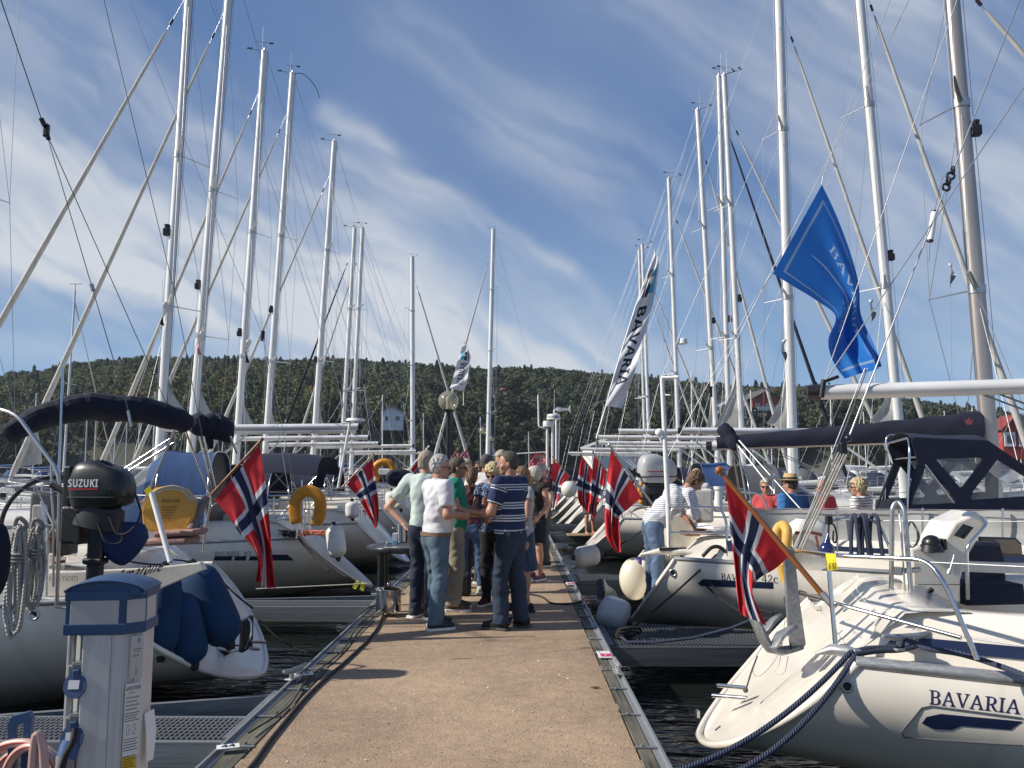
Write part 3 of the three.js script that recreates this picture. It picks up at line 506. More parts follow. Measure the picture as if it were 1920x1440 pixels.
// ------------------------------------------------------------------ shore power pedestal
{
  const o = thing('power_pedestal', 'white and blue shore power pedestal with plug sockets at the near left', 'power pedestal', null, V3(-1.63, 0, -3.42));
  o.rotation.y = 0.10; o.scale.set(0.84, 0.972, 0.84);
  // body: chamfered cross section, wide front
  const prof = (w, d, c) => [[-w / 2, d / 2], [w / 2 - c, d / 2], [w / 2, d / 2 - c * 0.55], [w / 2, -d / 2 + c * 0.5], [w / 2 - c, -d / 2], [-w / 2 + c, -d / 2], [-w / 2, -d / 2 + c]];
  const ex = (pts, y0, y1, bev = 0) => { const g = polyShape(pts.map(([x, z]) => [x, -z]), y1 - y0, bev); g.rotateX(-Math.PI / 2); g.translate(0, y0, 0); return g; };
  mesh('column', ex([[-0.085, 0.125], [0.10, 0.125], [0.165, 0.07], [0.165, -0.09], [0.11, -0.125], [-0.12, -0.125], [-0.155, -0.09], [-0.155, 0.03], [-0.085, 0.05]], 0, 1.0), M.pedWhite, o);
  mesh('edge_rib', [bar(V3(-0.148, 0, 0.085), V3(-0.148, 1.0, 0.085), 0.019, 0.019, 12), bar(V3(-0.108, 0, 0.060), V3(-0.108, 1.0, 0.060), 0.012, 0.012, 10)], M.alu, o);
  mesh('front_panel', [box(0.125, 0.99, 0.012, -0.018, 0.5, 0.126, 0.003), box(0.052, 0.99, 0.010, 0.073, 0.5, 0.125, 0.003)], M.pedWhite, o);
  const flutes = []; for (let k = 0; k < 5; k++) flutes.push(box(0.006, 0.99, 0.006, 0.105 + k * 0.0095, 0.5, 0.121 - k * 0.0075)); mesh('flute', flutes, M.pedWhite, o);
  // blue head
  const hp = [[-0.165, 0.135], [0.105, 0.135], [0.175, 0.075], [0.175, -0.10], [0.11, -0.135], [-0.12, -0.135], [-0.165, -0.10]];
  const head = mesh('head', [ex(hp, 1.0, 1.035, 0.004), ex(hp, 1.135, 1.165, 0.004), box(0.022, 0.12, 0.022, -0.153, 1.085, 0.123), box(0.03, 0.12, 0.016, 0.088, 1.085, 0.127), box(0.02, 0.12, 0.03, 0.163, 1.085, 0.06), box(0.02, 0.12, 0.03, 0.163, 1.085, -0.09), box(0.022, 0.12, 0.1, -0.153, 1.085, -0.05), box(0.26, 0.12, 0.02, 0, 1.085, -0.12)], M.pedBlue, o);
  const roof = (() => { const rows = []; for (let i = 0; i <= 14; i++) { const u = i / 14 * 2 - 1, r = []; for (let j = 0; j <= 12; j++) { const v = j / 12 * 2 - 1; const hx = 0.178, hz = 0.140; r.push(V3(u * hx + 0.003, 1.163 + 0.052 * Math.pow(Math.max(0, 1 - u * u), 0.75) * (1 - 0.25 * v * v) + 0.004, v * hz * (1 - 0.2 * Math.max(0, u - 0.4)))); } rows.push(r); } return sheet(rows); })();
  mesh('cap', thick(roof, 0.008), M.pedBlue, o);
  mesh('cap_body', (() => { const a = []; for (let i = 0; i <= 14; i++) { const u = i / 14 * 2 - 1; a.push([u * 0.172 + 0.003, 1.160 + 0.051 * Math.pow(Math.max(0, 1 - u * u), 0.75)]); } const g = polyShape([[-0.169, 1.150], ...a, [0.175, 1.150]], 0.262); g.translate(0, 0, -0.131); return g; })(), M.pedBlue, o);
  mesh('lamp_panel', box(0.225, 0.098, 0.010, -0.032, 1.085, 0.130, 0.003), M.lampPanel, o);
  { const g = box(0.088, 0.098, 0.010, 0, 0, 0, 0.003); g.rotateY(0.71); g.translate(0.138, 1.085, 0.098); const g2 = box(0.010, 0.098, 0.13, 0.169, 1.085, -0.012, 0.003); mesh('lamp_panel', [g, g2], M.lampPanel, o); }
  // light bowl behind the panel
  // sockets
  function socket(y, plugged) {
    const s = mesh('socket', [box(0.082, 0.115, 0.06, -0.108, y + 0.02, 0.088, 0.008), box(0.05, 0.03, 0.05, -0.105, y + 0.075, 0.10, 0.006)], std([0.20, 0.20, 0.20], 0.5), o);
    const lid = (() => { const a = new THREE.CylinderGeometry(0.050, 0.050, 0.026, 28); a.rotateX(Math.PI / 2 - 0.25); a.translate(-0.105, y, 0.128); const b = box(0.03, 0.045, 0.02, -0.105, y + 0.04, 0.128, 0.005); return join([a, b]); })();
    mesh('lid', lid, std([0.05, 0.085, 0.17], 0.45), s);
    mesh('sticker', (() => { const g = box(0.048, 0.034, 0.003); g.rotateX(-0.25); g.translate(-0.108, y + 0.006, 0.1415); return g; })(), std([0.7, 0.7, 0.7], 0.6), s);
    if (plugged) { mesh('plug', [oval(V3(-0.11, y - 0.02, 0.125), V3(-0.122, y - 0.075, 0.15), 0.046, 0.043, 0.95, 18)], std([0.04, 0.10, 0.25], 0.45), s); mesh('plug_grip', [oval(V3(-0.122, y - 0.073, 0.15), V3(-0.135, y - 0.125, 0.172), 0.044, 0.044, 0.62, 16)], std([0.22, 0.23, 0.25], 0.5), s); }
    return s;
  }
  socket(0.80, false); socket(0.60, true);
  mesh('socket_bracket', [box(0.05, 0.012, 0.07, -0.095, 0.885, 0.095), box(0.05, 0.012, 0.07, -0.095, 0.685, 0.095)], M.steelDull, o);
  // printed sticker on the right chamfer, turned to the camera
  const mk = (draw, w, h) => std([1, 1, 1], 0.55, 0, { map: canvasTex(w, h, draw) });
  const face = (y0, y1, k0, k1, off) => { const a = V3(0.102, y0, 0.1245), b = V3(0.166, y0, 0.0695), n = V3(0.65, 0, 0.76).multiplyScalar(off); const L = (t, y) => a.clone().lerp(b, t).setY(y).add(n); return sheet([[L(k0, y1), L(k1, y1)], [L(k0, y0), L(k1, y0)]]); };
  mesh('instruction_sticker', face(0.52, 0.80, 0.10, 0.98, 0.012), mk((x, w, h) => {
    x.fillStyle = '#d6d4ce'; x.fillRect(0, 0, w, h); x.fillStyle = '#16181c'; x.font = 'bold 46px sans-serif'; x.fillText('LANDSTRØM', 12, 60, w - 24); x.font = '22px sans-serif'; x.fillText('BÅTPLASSER', 60, 92, w - 100);
    x.fillStyle = '#9a9894'; for (let i = 0; i < 4; i++) x.fillRect(22, 120 + i * 34, w - 50 - (i % 2) * 40, 16);
    x.fillStyle = '#55585c'; for (let i = 0; i < 4; i++) x.fillRect(14, 262 + i * 22, w - 30 - (i % 3) * 26, 8);
    x.strokeStyle = '#26282c'; x.lineWidth = 5; for (const q of [60, 170]) { x.strokeRect(q, 372, 44, 82); x.beginPath(); x.moveTo(q + 44, 400); x.lineTo(q + 66, 420); x.stroke(); }
    x.fillStyle = '#55585c'; for (let i = 0; i < 5; i++) x.fillRect(14, 490 + i * 24, w - 40 - (i % 2) * 30, 8);
  }, 300, 640), o);
  mesh('warning_label', face(0.42, 0.515, 0.12, 0.85, 0.012), mk((x, w, h) => { x.fillStyle = '#c9a81c'; x.fillRect(0, 0, w, h); x.fillStyle = '#4a3c08'; for (let i = 0; i < 9; i++) x.fillRect(14, 16 + i * 25, w - 30 - (i * 37 % 50), 9); }, 180, 250), o);
  mesh('maker_label', face(0.82, 0.985, 0.3, 0.98, 0.012), mk((x, w, h) => { x.fillStyle = '#bfbdb6'; x.fillRect(0, 0, w, h); x.strokeStyle = '#2a2a2a'; x.lineWidth = 6; x.beginPath(); x.arc(w * 0.62, 34, 17, 0, 7); x.stroke(); x.fillStyle = '#2a2a2a'; x.beginPath(); x.arc(w * 0.62, 34, 8, 0, 7); x.fill(); x.fillStyle = '#6c6a64'; x.fillRect(40, 92, 130, 7); x.fillRect(46, 108, 110, 5); x.fillStyle = '#2c2c2c'; x.font = 'bold 22px sans-serif'; x.fillText('230V 16A', 40, 150); x.font = '20px sans-serif'; x.fillText('CE', 84, 230); x.strokeRect(88, 246, 22, 30); }, 200, 300), o);
  mesh('paper_flap', thick(sheet([[V3(0.172, 0.66, 0.02), V3(0.19, 0.66, -0.06)], [V3(0.185, 0.58, 0.02), V3(0.205, 0.57, -0.06)], [V3(0.192, 0.47, 0.02), V3(0.20, 0.46, -0.05)]]), 0.002), M.white, o);
  tagT(mesh('shore_cable', tube([P(141, 1366, 3.27), P(136, 1392, 3.25), P(122, 1420, 3.24), P(112, 1470, 3.24), P(108, 1560, 3.26)], 0.012, 40), M.rubber), 'black shore power cable hanging from the blue plug', 'cable');
  // hose holder and striped hose
  const hz = 3.36;
  const hh = thing('hose_holder', 'dark blue hose holder bracket left of the power pedestal', 'hose holder');
  const pl = [[18, 1440], [18, 1356], [26, 1342], [56, 1334], [62, 1344], [52, 1440], [42, 1440], [48, 1354], [30, 1360], [29, 1440]].map(([x, y]) => P(x, y, hz)); const c0 = P(40, 1400, hz);
  meshW('bracket', (() => { const g = polyShape(pl.map(p => [p.x - c0.x, p.y - c0.y]), 0.02, 0.002); g.translate(c0.x, c0.y, c0.z - 0.01); return g; })(), M.pedBlue, hh);
  meshW('back_arm', box(0.3, 0.03, 0.04, c0.x + 0.06, c0.y - 0.12, c0.z - 0.03), M.pedBlue, hh);
  const hose = thing('water_hose', 'coiled pink water hose with red stripes hanging beside the power pedestal', 'hose');
  const pink = phys([0.52, 0.33, 0.29], 0.35, { clearcoat: 0.3 });
  const coils = [[50, 1470, 62, 62, 0.05, 0], [40, 1466, 80, 74, 0.09, 0.4], [58, 1480, 52, 80, 0.13, -0.3], [30, 1462, 88, 60, 0.02, 0.2]];
  for (const [cx, cy, rx, ry, dz, ph] of coils) { const pts = []; for (let k = 0; k < 12; k++) { const a = k / 12 * 6.283 + ph; pts.push(P(cx + Math.cos(a) * rx, cy - Math.sin(a) * ry, hz - dz - 0.02 * Math.sin(2 * a) + 0.06)); } meshW('loop', tube(pts, 0.0165, 70, 9, true), pink, hose); meshW('stripe', tube(pts.map(p => p.clone().add(V3(0, 0.004, 0.0155))), 0.0035, 70, 5, true), std([0.42, 0.06, 0.03], 0.5), hose); }
  meshW('hanging_end', tube(Ppx([[60, 1446], [64, 1400], [70, 1376], [80, 1400], [84, 1460]], hz - 0.16), 0.0165, 40, 9), pink, hose);
}
// ------------------------------------------------------------------ sailing boats
function makeHull(o) {
  const L = o.L ?? 11.2, bs = o.bs ?? 1.30, bm = o.bm ?? 1.85, hs = o.hs ?? 1.0, hm = o.hm ?? 0.98, hb = o.hb ?? 1.25, rake = o.rake ?? 0.95, yb0 = o.yb ?? 0.10, qp = o.qp ?? 2.5, qr = o.qr ?? 1.55;
  const B = s => s < 0.42 ? bs + (bm - bs) * Math.sin(s / 0.42 * Math.PI / 2) : Math.max(0.02, bm * (1 - Math.pow((s - 0.42) / 0.58, 2.3)));
  const Hh = s => s < 0.4 ? mix(hs, hm, Math.sin(s / 0.4 * Math.PI / 2)) : mix(hm, hb, Math.pow((s - 0.4) / 0.6, 1.5));
  const Yb = s => mix(yb0, -0.5, sstep(0, 0.34, s));
  const X = (s, y) => { const h = Hh(s), t = Math.max(0, (y - Yb(s)) / (h - Yb(s))); return s * (L - rake) + rake * Math.pow(t, 0.9) * (1 - sstep(0, 0.25, s)) * 1 + rake * sstep(0, 0.25, s) + 0.55 * (t - 1) * sstep(0.72, 1, s); };
  const sv = o.sternV ?? 0.3;                            // how far the stern section is a V with a flat foot
  const Z = (s, y) => { const h = Hh(s), q = clamp((h - y) / (h - Yb(s))), k = sv * (1 - sstep(0, 0.3, s)); return B(s) * (1 + 0.032 * Math.sin(Math.PI * Math.min(q / 0.6, 1)) * (1 - sstep(0.45, 0.7, s))) * mix(Math.pow(1 - Math.pow(q, qp), 1 / qr), (1 - 0.60 * Math.pow(q, 1.15)) * Math.pow(1 - Math.pow(q, 12), 0.5), k); };
  const at = (s, y, side, off = 0) => V3(X(s, y), y, side * (Z(s, y) + off));
  const rail = (s, side, inset = 0, up = 0) => V3(X(s, Hh(s)), Hh(s) + up, side * Math.max(0, B(s) - inset));
  return { L, B, Hh, Yb, X, Z, at, rail, rake };
}
function makeBoat(o) {
  const right = o.x > 0, H = makeHull(o), ns = right ? 1 : -1;
  const g = thing('sailing_boat', o.label, 'sailing boat', o.group);
  g.position.set(o.x, WATER_Y, -o.d); g.rotation.y = (right ? 0 : Math.PI) + (o.yaw || 0); g.updateMatrixWorld(true);
  const fine = o.fine ?? 1, NS = Math.round(26 + 22 * fine), NQ = Math.round(8 + 12 * fine);
  const rows = [];
  for (let i = 0; i <= NS; i++) {
    const s = Math.pow(i / NS, 1.25), r = [], h = H.Hh(s), yb = H.Yb(s);
    for (let k = -NQ; k <= NQ; k++) { const a = Math.abs(k) / NQ, q = Math.sin((1 - a) * Math.PI / 2), y = h - q * (h - yb); r.push(H.at(s, y, k < 0 ? -1 : 1)); }
    rows.push(r);
  }
  const hullMat = o.hullMat || M.gel;
  const hull = mesh('hull', sheet(rows), hullMat, g);
  if (rows.length) { const p = hull.geometry.attributes, n = p.position.count; for (let i = 0; i < n; i++) p.uv.setXY(i, p.position.getX(i) / 3, p.position.getY(i) / 3); }
  // transom
  const c = rows[0], tr = [];
  for (let k = 0; k <= NQ; k++) { const a = c[k], b = c[2 * NQ - k], r = []; for (let j = 0; j <= 8; j++) { const t = j / 8, q = a.clone().lerp(b, t); q.x += 0.03 * (4 * t * (1 - t)); r.push(q); } tr.push(r); }
  mesh('transom', sheet(tr), o.transomMat || M.gel, g);
  mesh('transom_lip', poly(c.map(p => p.clone().add(V3(0.004, 0, 0))), 0.026, 8), M.gel, g);
  // decks
  const dk = o.deckIn ?? 0.30, sCock = o.sCock ?? 0.36, cw = 0.26, ch = o.ch ?? 0.30, coamEnd = o.coamEnd ?? sCock + 0.02;
  const cin = s => s < sCock ? Math.max(0.1, H.B(s) - dk - cw) : 0;
  for (const side of [-1, 1]) { const rr = []; for (let i = 0; i <= 40; i++) { const s = i / 40, h = H.Hh(s) - 0.012, b = H.B(s) - 0.005, ci = cin(s); rr.push([0, 0.33, 0.66, 1].map(t => V3(H.X(s, h), h + 0.05 * t * (s > sCock ? 1 : 0.3), side * mix(b, ci, t)))); } mesh('side_deck', sheet(rr), M.deck, g); }
  // toe rail
  for (const side of [-1, 1]) { const p = []; for (let i = 0; i <= 44; i++) { const s = i / 44; p.push(H.rail(s, side, 0.008, 0.012)); } mesh('toe_rail', poly(p, o.toeR ?? 0.026, 7), o.toeMat || M.alu, g); }
  // cockpit coaming, floor and aft seat
  const yF = H.Hh(0.1) - 0.42;
  for (const side of [-1, 1]) {
    const rr = []; for (let i = 0; i <= 18; i++) { const s = i / 18 * coamEnd, h = H.Hh(s), co = H.B(s) - dk, ci = co - cw, hh = h + ch * (0.86 + 0.3 * s / coamEnd), X = H.X(s, h); const sk = H.rake * 0.42 * (1 - sstep(0, 0.12, s)); rr.push([[co, h - 0.02], [co - 0.015, h + (hh - h) * 0.5], [co - 0.045, hh - 0.06], [co - 0.085, hh - 0.012], [co - 0.13, hh], [ci + 0.05, hh], [ci + 0.012, hh - 0.03], [ci, hh - 0.1], [ci, yF]].map(([z, y], k) => V3(X + sk * clamp((y - h) / ch), y, side * z))); }
    mesh('coaming', [sheet(rr), sheet([rr[0].slice(0, 5), rr[0].slice(4).reverse()])], M.gel, g);
  }
  { const s0 = 0.0, h = H.Hh(0), co = H.B(0) - dk, X0 = H.X(0, h); const q = []; for (const [dx, y] of [[0.0, h - 0.03], [H.rake * 0.42 * 0.85, h + ch * 0.80], [H.rake * 0.42 + 0.06, h + ch * 0.86], [H.rake * 0.42 + 0.30, h + ch * 0.86], [H.rake * 0.42 + 0.34, yF]]) q.push([-1, -0.5, 0, 0.5, 1].map(t => V3(X0 + dx, y, t * co))); mesh('aft_seat', sheet(q), M.gel, g);
    const f = []; for (let i = 0; i <= 8; i++) { const s = i / 8 * sCock; f.push([-1, 0, 1].map(t => V3(H.X(s, h), yF + 0.005, t * cin(s)))); } mesh('cockpit_sole', sheet(f), o.soleMat || M.teak, g); }
  // coachroof
  const sR0 = sCock, sR1 = o.sR1 ?? 0.80, hr = o.hr ?? 0.42, rw = s => Math.max(0.12, Math.min(H.B(s) - 0.42, mix(1.35, 0.45, sstep(0.45, 0.82, s)))), rh = s => hr * mix(1, 0.30, Math.pow(clamp((s - sR0) / (sR1 - sR0)), 1.6));
  const prof = s => { const w = rw(s), h = H.Hh(s), r = rh(s); return [[w, h], [w - 0.05, h + r * 0.55], [w - 0.10, h + r * 0.84], [w - 0.19, h + r], [w * 0.5, h + r + 0.06], [0, h + r + 0.08]]; };
  { const rr = []; for (let i = 0; i <= 22; i++) { const s = mix(sR0, sR1, i / 22), p = prof(s), X = H.X(s, H.Hh(s)); const l = p.map(([z, y]) => V3(X, y, z)); rr.push([...l, ...l.slice(0, -1).reverse().map(v => V3(v.x, v.y, -v.z))]); } const e = rr[22], f = []; for (let k = 0; k <= 5; k++) f.push([e[k], e[10 - k]]); const e0 = rr[0], f0 = []; for (let k = 0; k <= 5; k++) f0.push([e0[k], e0[10 - k]]); mesh('coachroof', [sheet(rr), sheet(f), sheet(f0)], M.gel, g); }
  for (const side of [-1, 1]) for (const [a, b] of [[sR0 + 0.06, sR0 + 0.17], [sR0 + 0.19, sR0 + 0.29]]) { const rr = []; for (let i = 0; i <= 6; i++) { const s = mix(a, b, i / 6), w = rw(s), h = H.Hh(s), r = rh(s), X = H.X(s, h); rr.push([V3(X, h + r * 0.72, side * (w - 0.072 + 0.012)), V3(X, h + r * 0.34, side * (w - 0.031 + 0.012))]); } mesh('window', sheet(rr), M.window, g); }
  // hull stripe
  if (o.stripe) for (const side of [-1, 1]) for (const [a, b, y0, y1] of o.stripe) { const rr = []; for (let i = 0; i <= 20; i++) { const s = mix(a, b, i / 20); rr.push([H.at(s, H.Hh(s) * y1, side, 0.006), H.at(s, H.Hh(s) * (y0 + y1) / 2, side, 0.006), H.at(s, H.Hh(s) * y0, side, 0.006)]); } mesh('hull_stripe', sheet(rr), o.stripeMat || M.stripe, g); }
  // stanchions, wires, pushpit and pulpit
  if (o.rails !== false) {
    const hh = 0.60;
    for (const side of [-1, 1]) {
      const ss = [0.16, 0.33, 0.50, 0.67, 0.83]; for (const s of ss) { const a = H.rail(s, side, 0.06); mesh('stanchion', bar(a, a.clone().add(V3(0, hh, 0)), 0.0125), M.steel, g); }
      for (const k of [hh - 0.02, hh * 0.52]) { const p = []; for (let i = 0; i <= 12; i++) p.push(H.rail(mix(0.05, 0.93, i / 12), side, 0.06, k)); mesh('lifeline', poly(p, 0.004, 4), M.wire, g); }
      if (o.pushpit !== false) { const c0 = H.rail(0, side, 0.07), c1 = H.rail(0.13, side, 0.06), z0 = side * (o.gate ?? 0.45), up = V3(0, hh, 0), md = V3(0, hh * 0.5, 0); const A = V3(c0.x + 0.05, c0.y + hh, z0), Bm = V3(c0.x + 0.02, c0.y + hh * 0.5, z0); mesh('pushpit', [pipe([A, c0.clone().add(up), c1.clone().add(up), c1.clone().add(V3(0.15, 0, 0))], 0.0135, 0.18), pipe([Bm, c0.clone().add(md), c1.clone().add(md).add(V3(0.06, 0, 0))], 0.0115, 0.18), bar(V3(c0.x, c0.y, c0.z), c0.clone().add(up).add(V3(0.04, 0, 0)), 0.0125), pipe([A, V3(A.x, A.y - hh, A.z)], 0.0125)], M.steel, g); }
    }
    const b = H.rail(0.985, 1, 0, 0), l = H.rail(0.92, 1, 0.03), r2 = H.rail(0.92, -1, 0.03); mesh('pulpit', [pipe([l, l.clone().add(V3(0, hh, 0)), V3(b.x + 0.1, b.y + hh + 0.05, 0), r2.clone().add(V3(0, hh, 0)), r2], 0.0135, 0.3), pipe([l.clone().add(V3(0, hh * 0.5, 0)), V3(b.x, b.y + hh * 0.5, 0), r2.clone().add(V3(0, hh * 0.5, 0))], 0.012, 0.3)], M.steel, g);
  }
  // rig
  const rig = {};
  if (o.mast) {
    const { x, top, rakeX = 0, r = 0.085, mat = M.mast } = o.mast; const y0 = H.Hh(0.5) + 0.35, b0 = V3(x, y0, 0), t0 = V3(x - rakeX, top, 0), lerpM = k => b0.clone().lerp(t0, k);
    rig.b0 = b0; rig.t0 = t0; rig.at = lerpM;
    mesh('mast', [oval(b0, t0, r * 1.35, r, 0.86, 18), oval(t0, t0.clone().add(V3(0, 0.04, 0)), r * 1.3, r * 0.95)], mat, g);
    mesh('mast_track', bar(lerpM(0.02).add(V3(-r * 1.3, 0, 0)), t0.clone().add(V3(-r * 1.15, 0, 0)), 0.010, 0.010, 5), M.wireDark, g);
    const sps = o.mast.spreaders ?? [0.36, 0.68], tips = [];
    for (const k of sps) { const c = lerpM(k), w = mix(1.15, 0.8, k) * (o.genoaR ? 1.7 : 1), tt = []; for (const side of [-1, 1]) { const e = c.clone().add(V3(-0.42 * w, 0.06, side * w)); const q = oval(c, e, 0.045, 0.014, 0.7, 10); mesh('spreader', q, mat === M.mastAn ? M.steelDull : M.mast, g); tt.push(e); } tips.push(tt); mesh('spreader_bracket', oval(c.clone().add(V3(0, -0.07, 0)), c.clone().add(V3(0, 0.07, 0)), r * 1.42, r * 1.08), M.steelDull, g); }
    const chain = [H.rail(0.5, -1, 0.12), H.rail(0.5, 1, 0.12)], wr = o.wr ?? 0.0045, hound = lerpM(o.mast.frac ?? 0.90);
    const sh = (a, b, n = 'shroud', rad = wr, mt = M.wire) => mesh(n, bar(a, b, rad, rad, 5), mt, g);
    for (let i = 0; i < 2; i++) {
      let pv = chain[i].clone(); for (const tt of tips) { sh(pv, tt[i]); pv = tt[i]; } sh(pv, hound.clone());
      sh(chain[i].clone().add(V3(-0.5, 0, 0)), lerpM(sps[0] - 0.015)); sh(tips[0][i], lerpM(sps[1] ?? 0.7));
      mesh('turnbuckle', bar(chain[i], chain[i].clone().lerp(tips[0][i], 0.05), 0.011), M.steel, g);
    }
    const bow = V3(H.X(0.985, H.Hh(0.985)) - 0.1, H.Hh(0.985) + 0.12, 0);
    if (o.genoa !== false) {
      const tp = hound.clone().add(V3(r * 1.3, 0, 0)), n = 40, pts = [], rs = []; const rr = rng(Math.round(o.d * 17 + x * 31));
      for (let i = 0; i <= n; i++) { const k = i / n; pts.push(bow.clone().lerp(tp, 0.035 + k * 0.90)); rs.push((0.085 - 0.055 * k) * (o.genoaR ?? 1) * (1 + 0.10 * (rr() - 0.5)) * (i === 0 || i === n ? 0.5 : 1)); }
      mesh('furled_genoa', poly(pts, rs, 9), o.genoaMat || M.sail, g); sh(bow, tp, 'forestay', 0.006, M.steelDull);
      mesh('furler_drum', [bar(bow, bow.clone().lerp(tp, 0.012), 0.09, 0.09, 14)], M.black, g); mesh('furler_swivel', [bar(bow.clone().lerp(tp, 0.945), bow.clone().lerp(tp, 0.957), 0.03, 0.03, 10)], M.black, g);
      // tail of the sail near the tack
      if (o.clew) { const a = bow.clone().lerp(tp, 0.06), c = bow.clone().lerp(tp, 0.15), e = a.clone().add(V3(-0.6, 0.1, 0.12)); const rw_ = []; for (let i = 0; i <= 6; i++) { const t = i / 6; const q = a.clone().lerp(c, t), w = e.clone().lerp(c, t); rw_.push([0, 0.33, 0.66, 1].map(u => q.clone().lerp(w, u).add(V3(0, 0, 0.04 * Math.sin(u * 7 + t * 3))))); } mesh('sail_tail', thick(sheet(rw_), 0.004), M.sail, g); }
    } else sh(bow, hound, 'forestay', 0.007, M.steelDull);
    if (o.backstay !== false) { const sp = t0.clone().lerp(V3(0.5, H.Hh(0) + 4.2, 0), 1); sp.set(mix(t0.x, 0.55, 0.78), mix(t0.y, H.Hh(0), 0.78), 0); sh(t0.clone(), sp, 'backstay'); for (const side of [-1, 1]) sh(sp, H.rail(0.01, side, 0.25, 0.02), 'backstay'); mesh('backstay_block', oval(sp.clone().add(V3(0, 0.09, 0)), sp.clone().add(V3(0, -0.09, 0)), 0.035, 0.02), M.black, g); }
    // masthead gear
    const th = t0.clone().add(V3(0, 0.04, 0));
    mesh('masthead_vane', [bar(th, th.clone().add(V3(0.05, 0.30, 0)), 0.006), bar(th.clone().add(V3(-0.22, 0.30, 0.06)), th.clone().add(V3(0.26, 0.30, -0.05)), 0.006), box(0.13, 0.055, 0.012, th.x - 0.20, th.y + 0.30, 0.06), bar(th, th.clone().add(V3(0.55, 0.12, 0.1)), 0.008), ball(0.045, th.x + 0.58, th.y + 0.14, 0.1, 1, 0.7, 1, 8), ball(0.045, th.x + 0.5, th.y + 0.17, 0.16, 1, 0.7, 1, 8)], M.black, g);
    if (o.mast.aerial !== false) mesh('aerial', bar(th.clone().add(V3(0.08, 0, 0.03)), th.clone().add(V3(0.08, 0.9, 0.03)), 0.005, 0.003, 5), M.steelDull, g);
    mesh('masthead_light', [bar(th, th.clone().add(V3(0, 0.1, 0)), 0.035, 0.03, 10)], M.steelDull, g);
    if (o.deckLight !== false) { const q = lerpM(o.lightAt ?? 0.40).add(V3(r * 1.9, 0, 0)); mesh('deck_light', [box(0.16, 0.17, 0.14, q.x, q.y, 0, 0.02), bar(q.clone().add(V3(-0.12, 0.05, 0)), q, 0.02), bar(q.clone().add(V3(0, 0.08, 0)), q.clone().add(V3(0, 0.17, 0)), 0.055, 0.07, 12)], M.black, g); }
    // boom, vang and sail
    if (o.boom !== false) {
      const by = o.boomY ?? 3.05, k = (by - b0.y) / (top - b0.y), bm0 = lerpM(k).add(V3(-r * 1.4, 0, 0)), len = o.boomL ?? 4.6, bm1 = bm0.clone().add(V3(-len, o.boomRise ?? 0.05, (o.boomSwing ?? 0)));
      rig.bm0 = bm0; rig.bm1 = bm1;
      mesh('boom', [oval(bm0, bm1, 0.075 * (o.boomR ?? 1), 0.105 * (o.boomR ?? 1), 1, 16)], o.boomMat || M.boom, g);
      mesh('boom_end', [oval(bm1, bm1.clone().add(V3(-0.09, 0.0, 0)), 0.08 * (o.boomR ?? 1), 0.11 * (o.boomR ?? 1), 0.9, 14)], M.black, g);
      mesh('boom_vang', bar(lerpM(0.025), bm0.clone().lerp(bm1, 0.33), 0.032, 0.028, 10), M.boom, g);
      mesh('mainsheet', [poly(sag(bm0.clone().lerp(bm1, 0.82), V3(H.X(sCock, 1) - 0.3, H.Hh(0.3) + 0.35, 0), 0), 0.007, 5), poly(sag(bm0.clone().lerp(bm1, 0.80), V3(H.X(sCock, 1) - 0.26, H.Hh(0.3) + 0.35, 0.05), 0), 0.007, 5)], M.ropeW, g);
      mesh('topping_lift', bar(bm1, t0.clone().add(V3(-r, 0, 0)), 0.0032, 0.0032, 4), M.wire, g);
      if (o.cover) { // stacked mainsail under a canvas cover
        const n = 26, rows2 = [], rr = rng(Math.round(o.d * 7)); for (let i = 0; i <= n; i++) { const t = i / n, c = bm0.clone().lerp(bm1, t * 0.98), hgt = mix(0.46, 0.20, Math.pow(t, 0.8)) * (1 + 0.02 * (rr() - 0.5)), wd = mix(0.17, 0.12, t); const r3 = []; for (let j = 0; j <= 14; j++) { const a = j / 14 * Math.PI, wob = 1 + 0.025 * Math.sin(i * 1.7 + j * 0.9); r3.push(V3(c.x, c.y + 0.03 + Math.sin(a) * hgt * wob - 0.08, c.z + Math.cos(a) * wd * (1 + 0.5 * Math.sin(a)) * wob)); } rows2.push(r3); }
        mesh('sail_cover', [sheet(rows2), sheet([rows2[n].slice(0, 8), rows2[n].slice(7).reverse()])], o.coverMat || M.navy, g);
      } else if (o.furlMain !== false) { const tk = lerpM(k + 0.005).add(V3(-r * 1.4, 0, 0)), hd = lerpM(k + (o.clewH ?? 0.085)).add(V3(-r * 1.3, 0, 0)), cl = tk.clone().add(V3(-(o.clewL ?? 0.55), 0.18, 0)); const rr = []; for (let i = 0; i <= 8; i++) { const t = i / 8, a = tk.clone().lerp(hd, t), b = cl.clone().lerp(hd, t); b.x += 0.10 * Math.sin(t * Math.PI); rr.push([0, 0.33, 0.66, 1].map(u => a.clone().lerp(b, u).add(V3(0, 0, 0.03 * Math.sin(u * 6 + t * 5))))); } mesh('furled_mainsail', thick(sheet(rr), 0.005), M.sail, g); }
    }
    // halyards against the mast
    mesh('halyard', [bar(b0.clone().add(V3(r * 1.7, 0.9, 0.03)), lerpM(0.985).add(V3(r * 1.5, 0, 0.02)), 0.005, 0.005, 4), bar(b0.clone().add(V3(-r * 1.7, 0.7, 0.05)), lerpM(0.99).add(V3(-r * 1.6, 0, 0.03)), 0.005, 0.005, 4)], M.wire, g);
    for (const [a, b] of o.extraLines || []) sh(lerpM(a), V3(b[0], b[1], b[2]), 'running_line', 0.006, o.lineMat || M.wire);
  }
  // sprayhood
  if (o.hood) sprayhood(g, H, { s0: sCock - 0.05, ...o.hood }, dk);
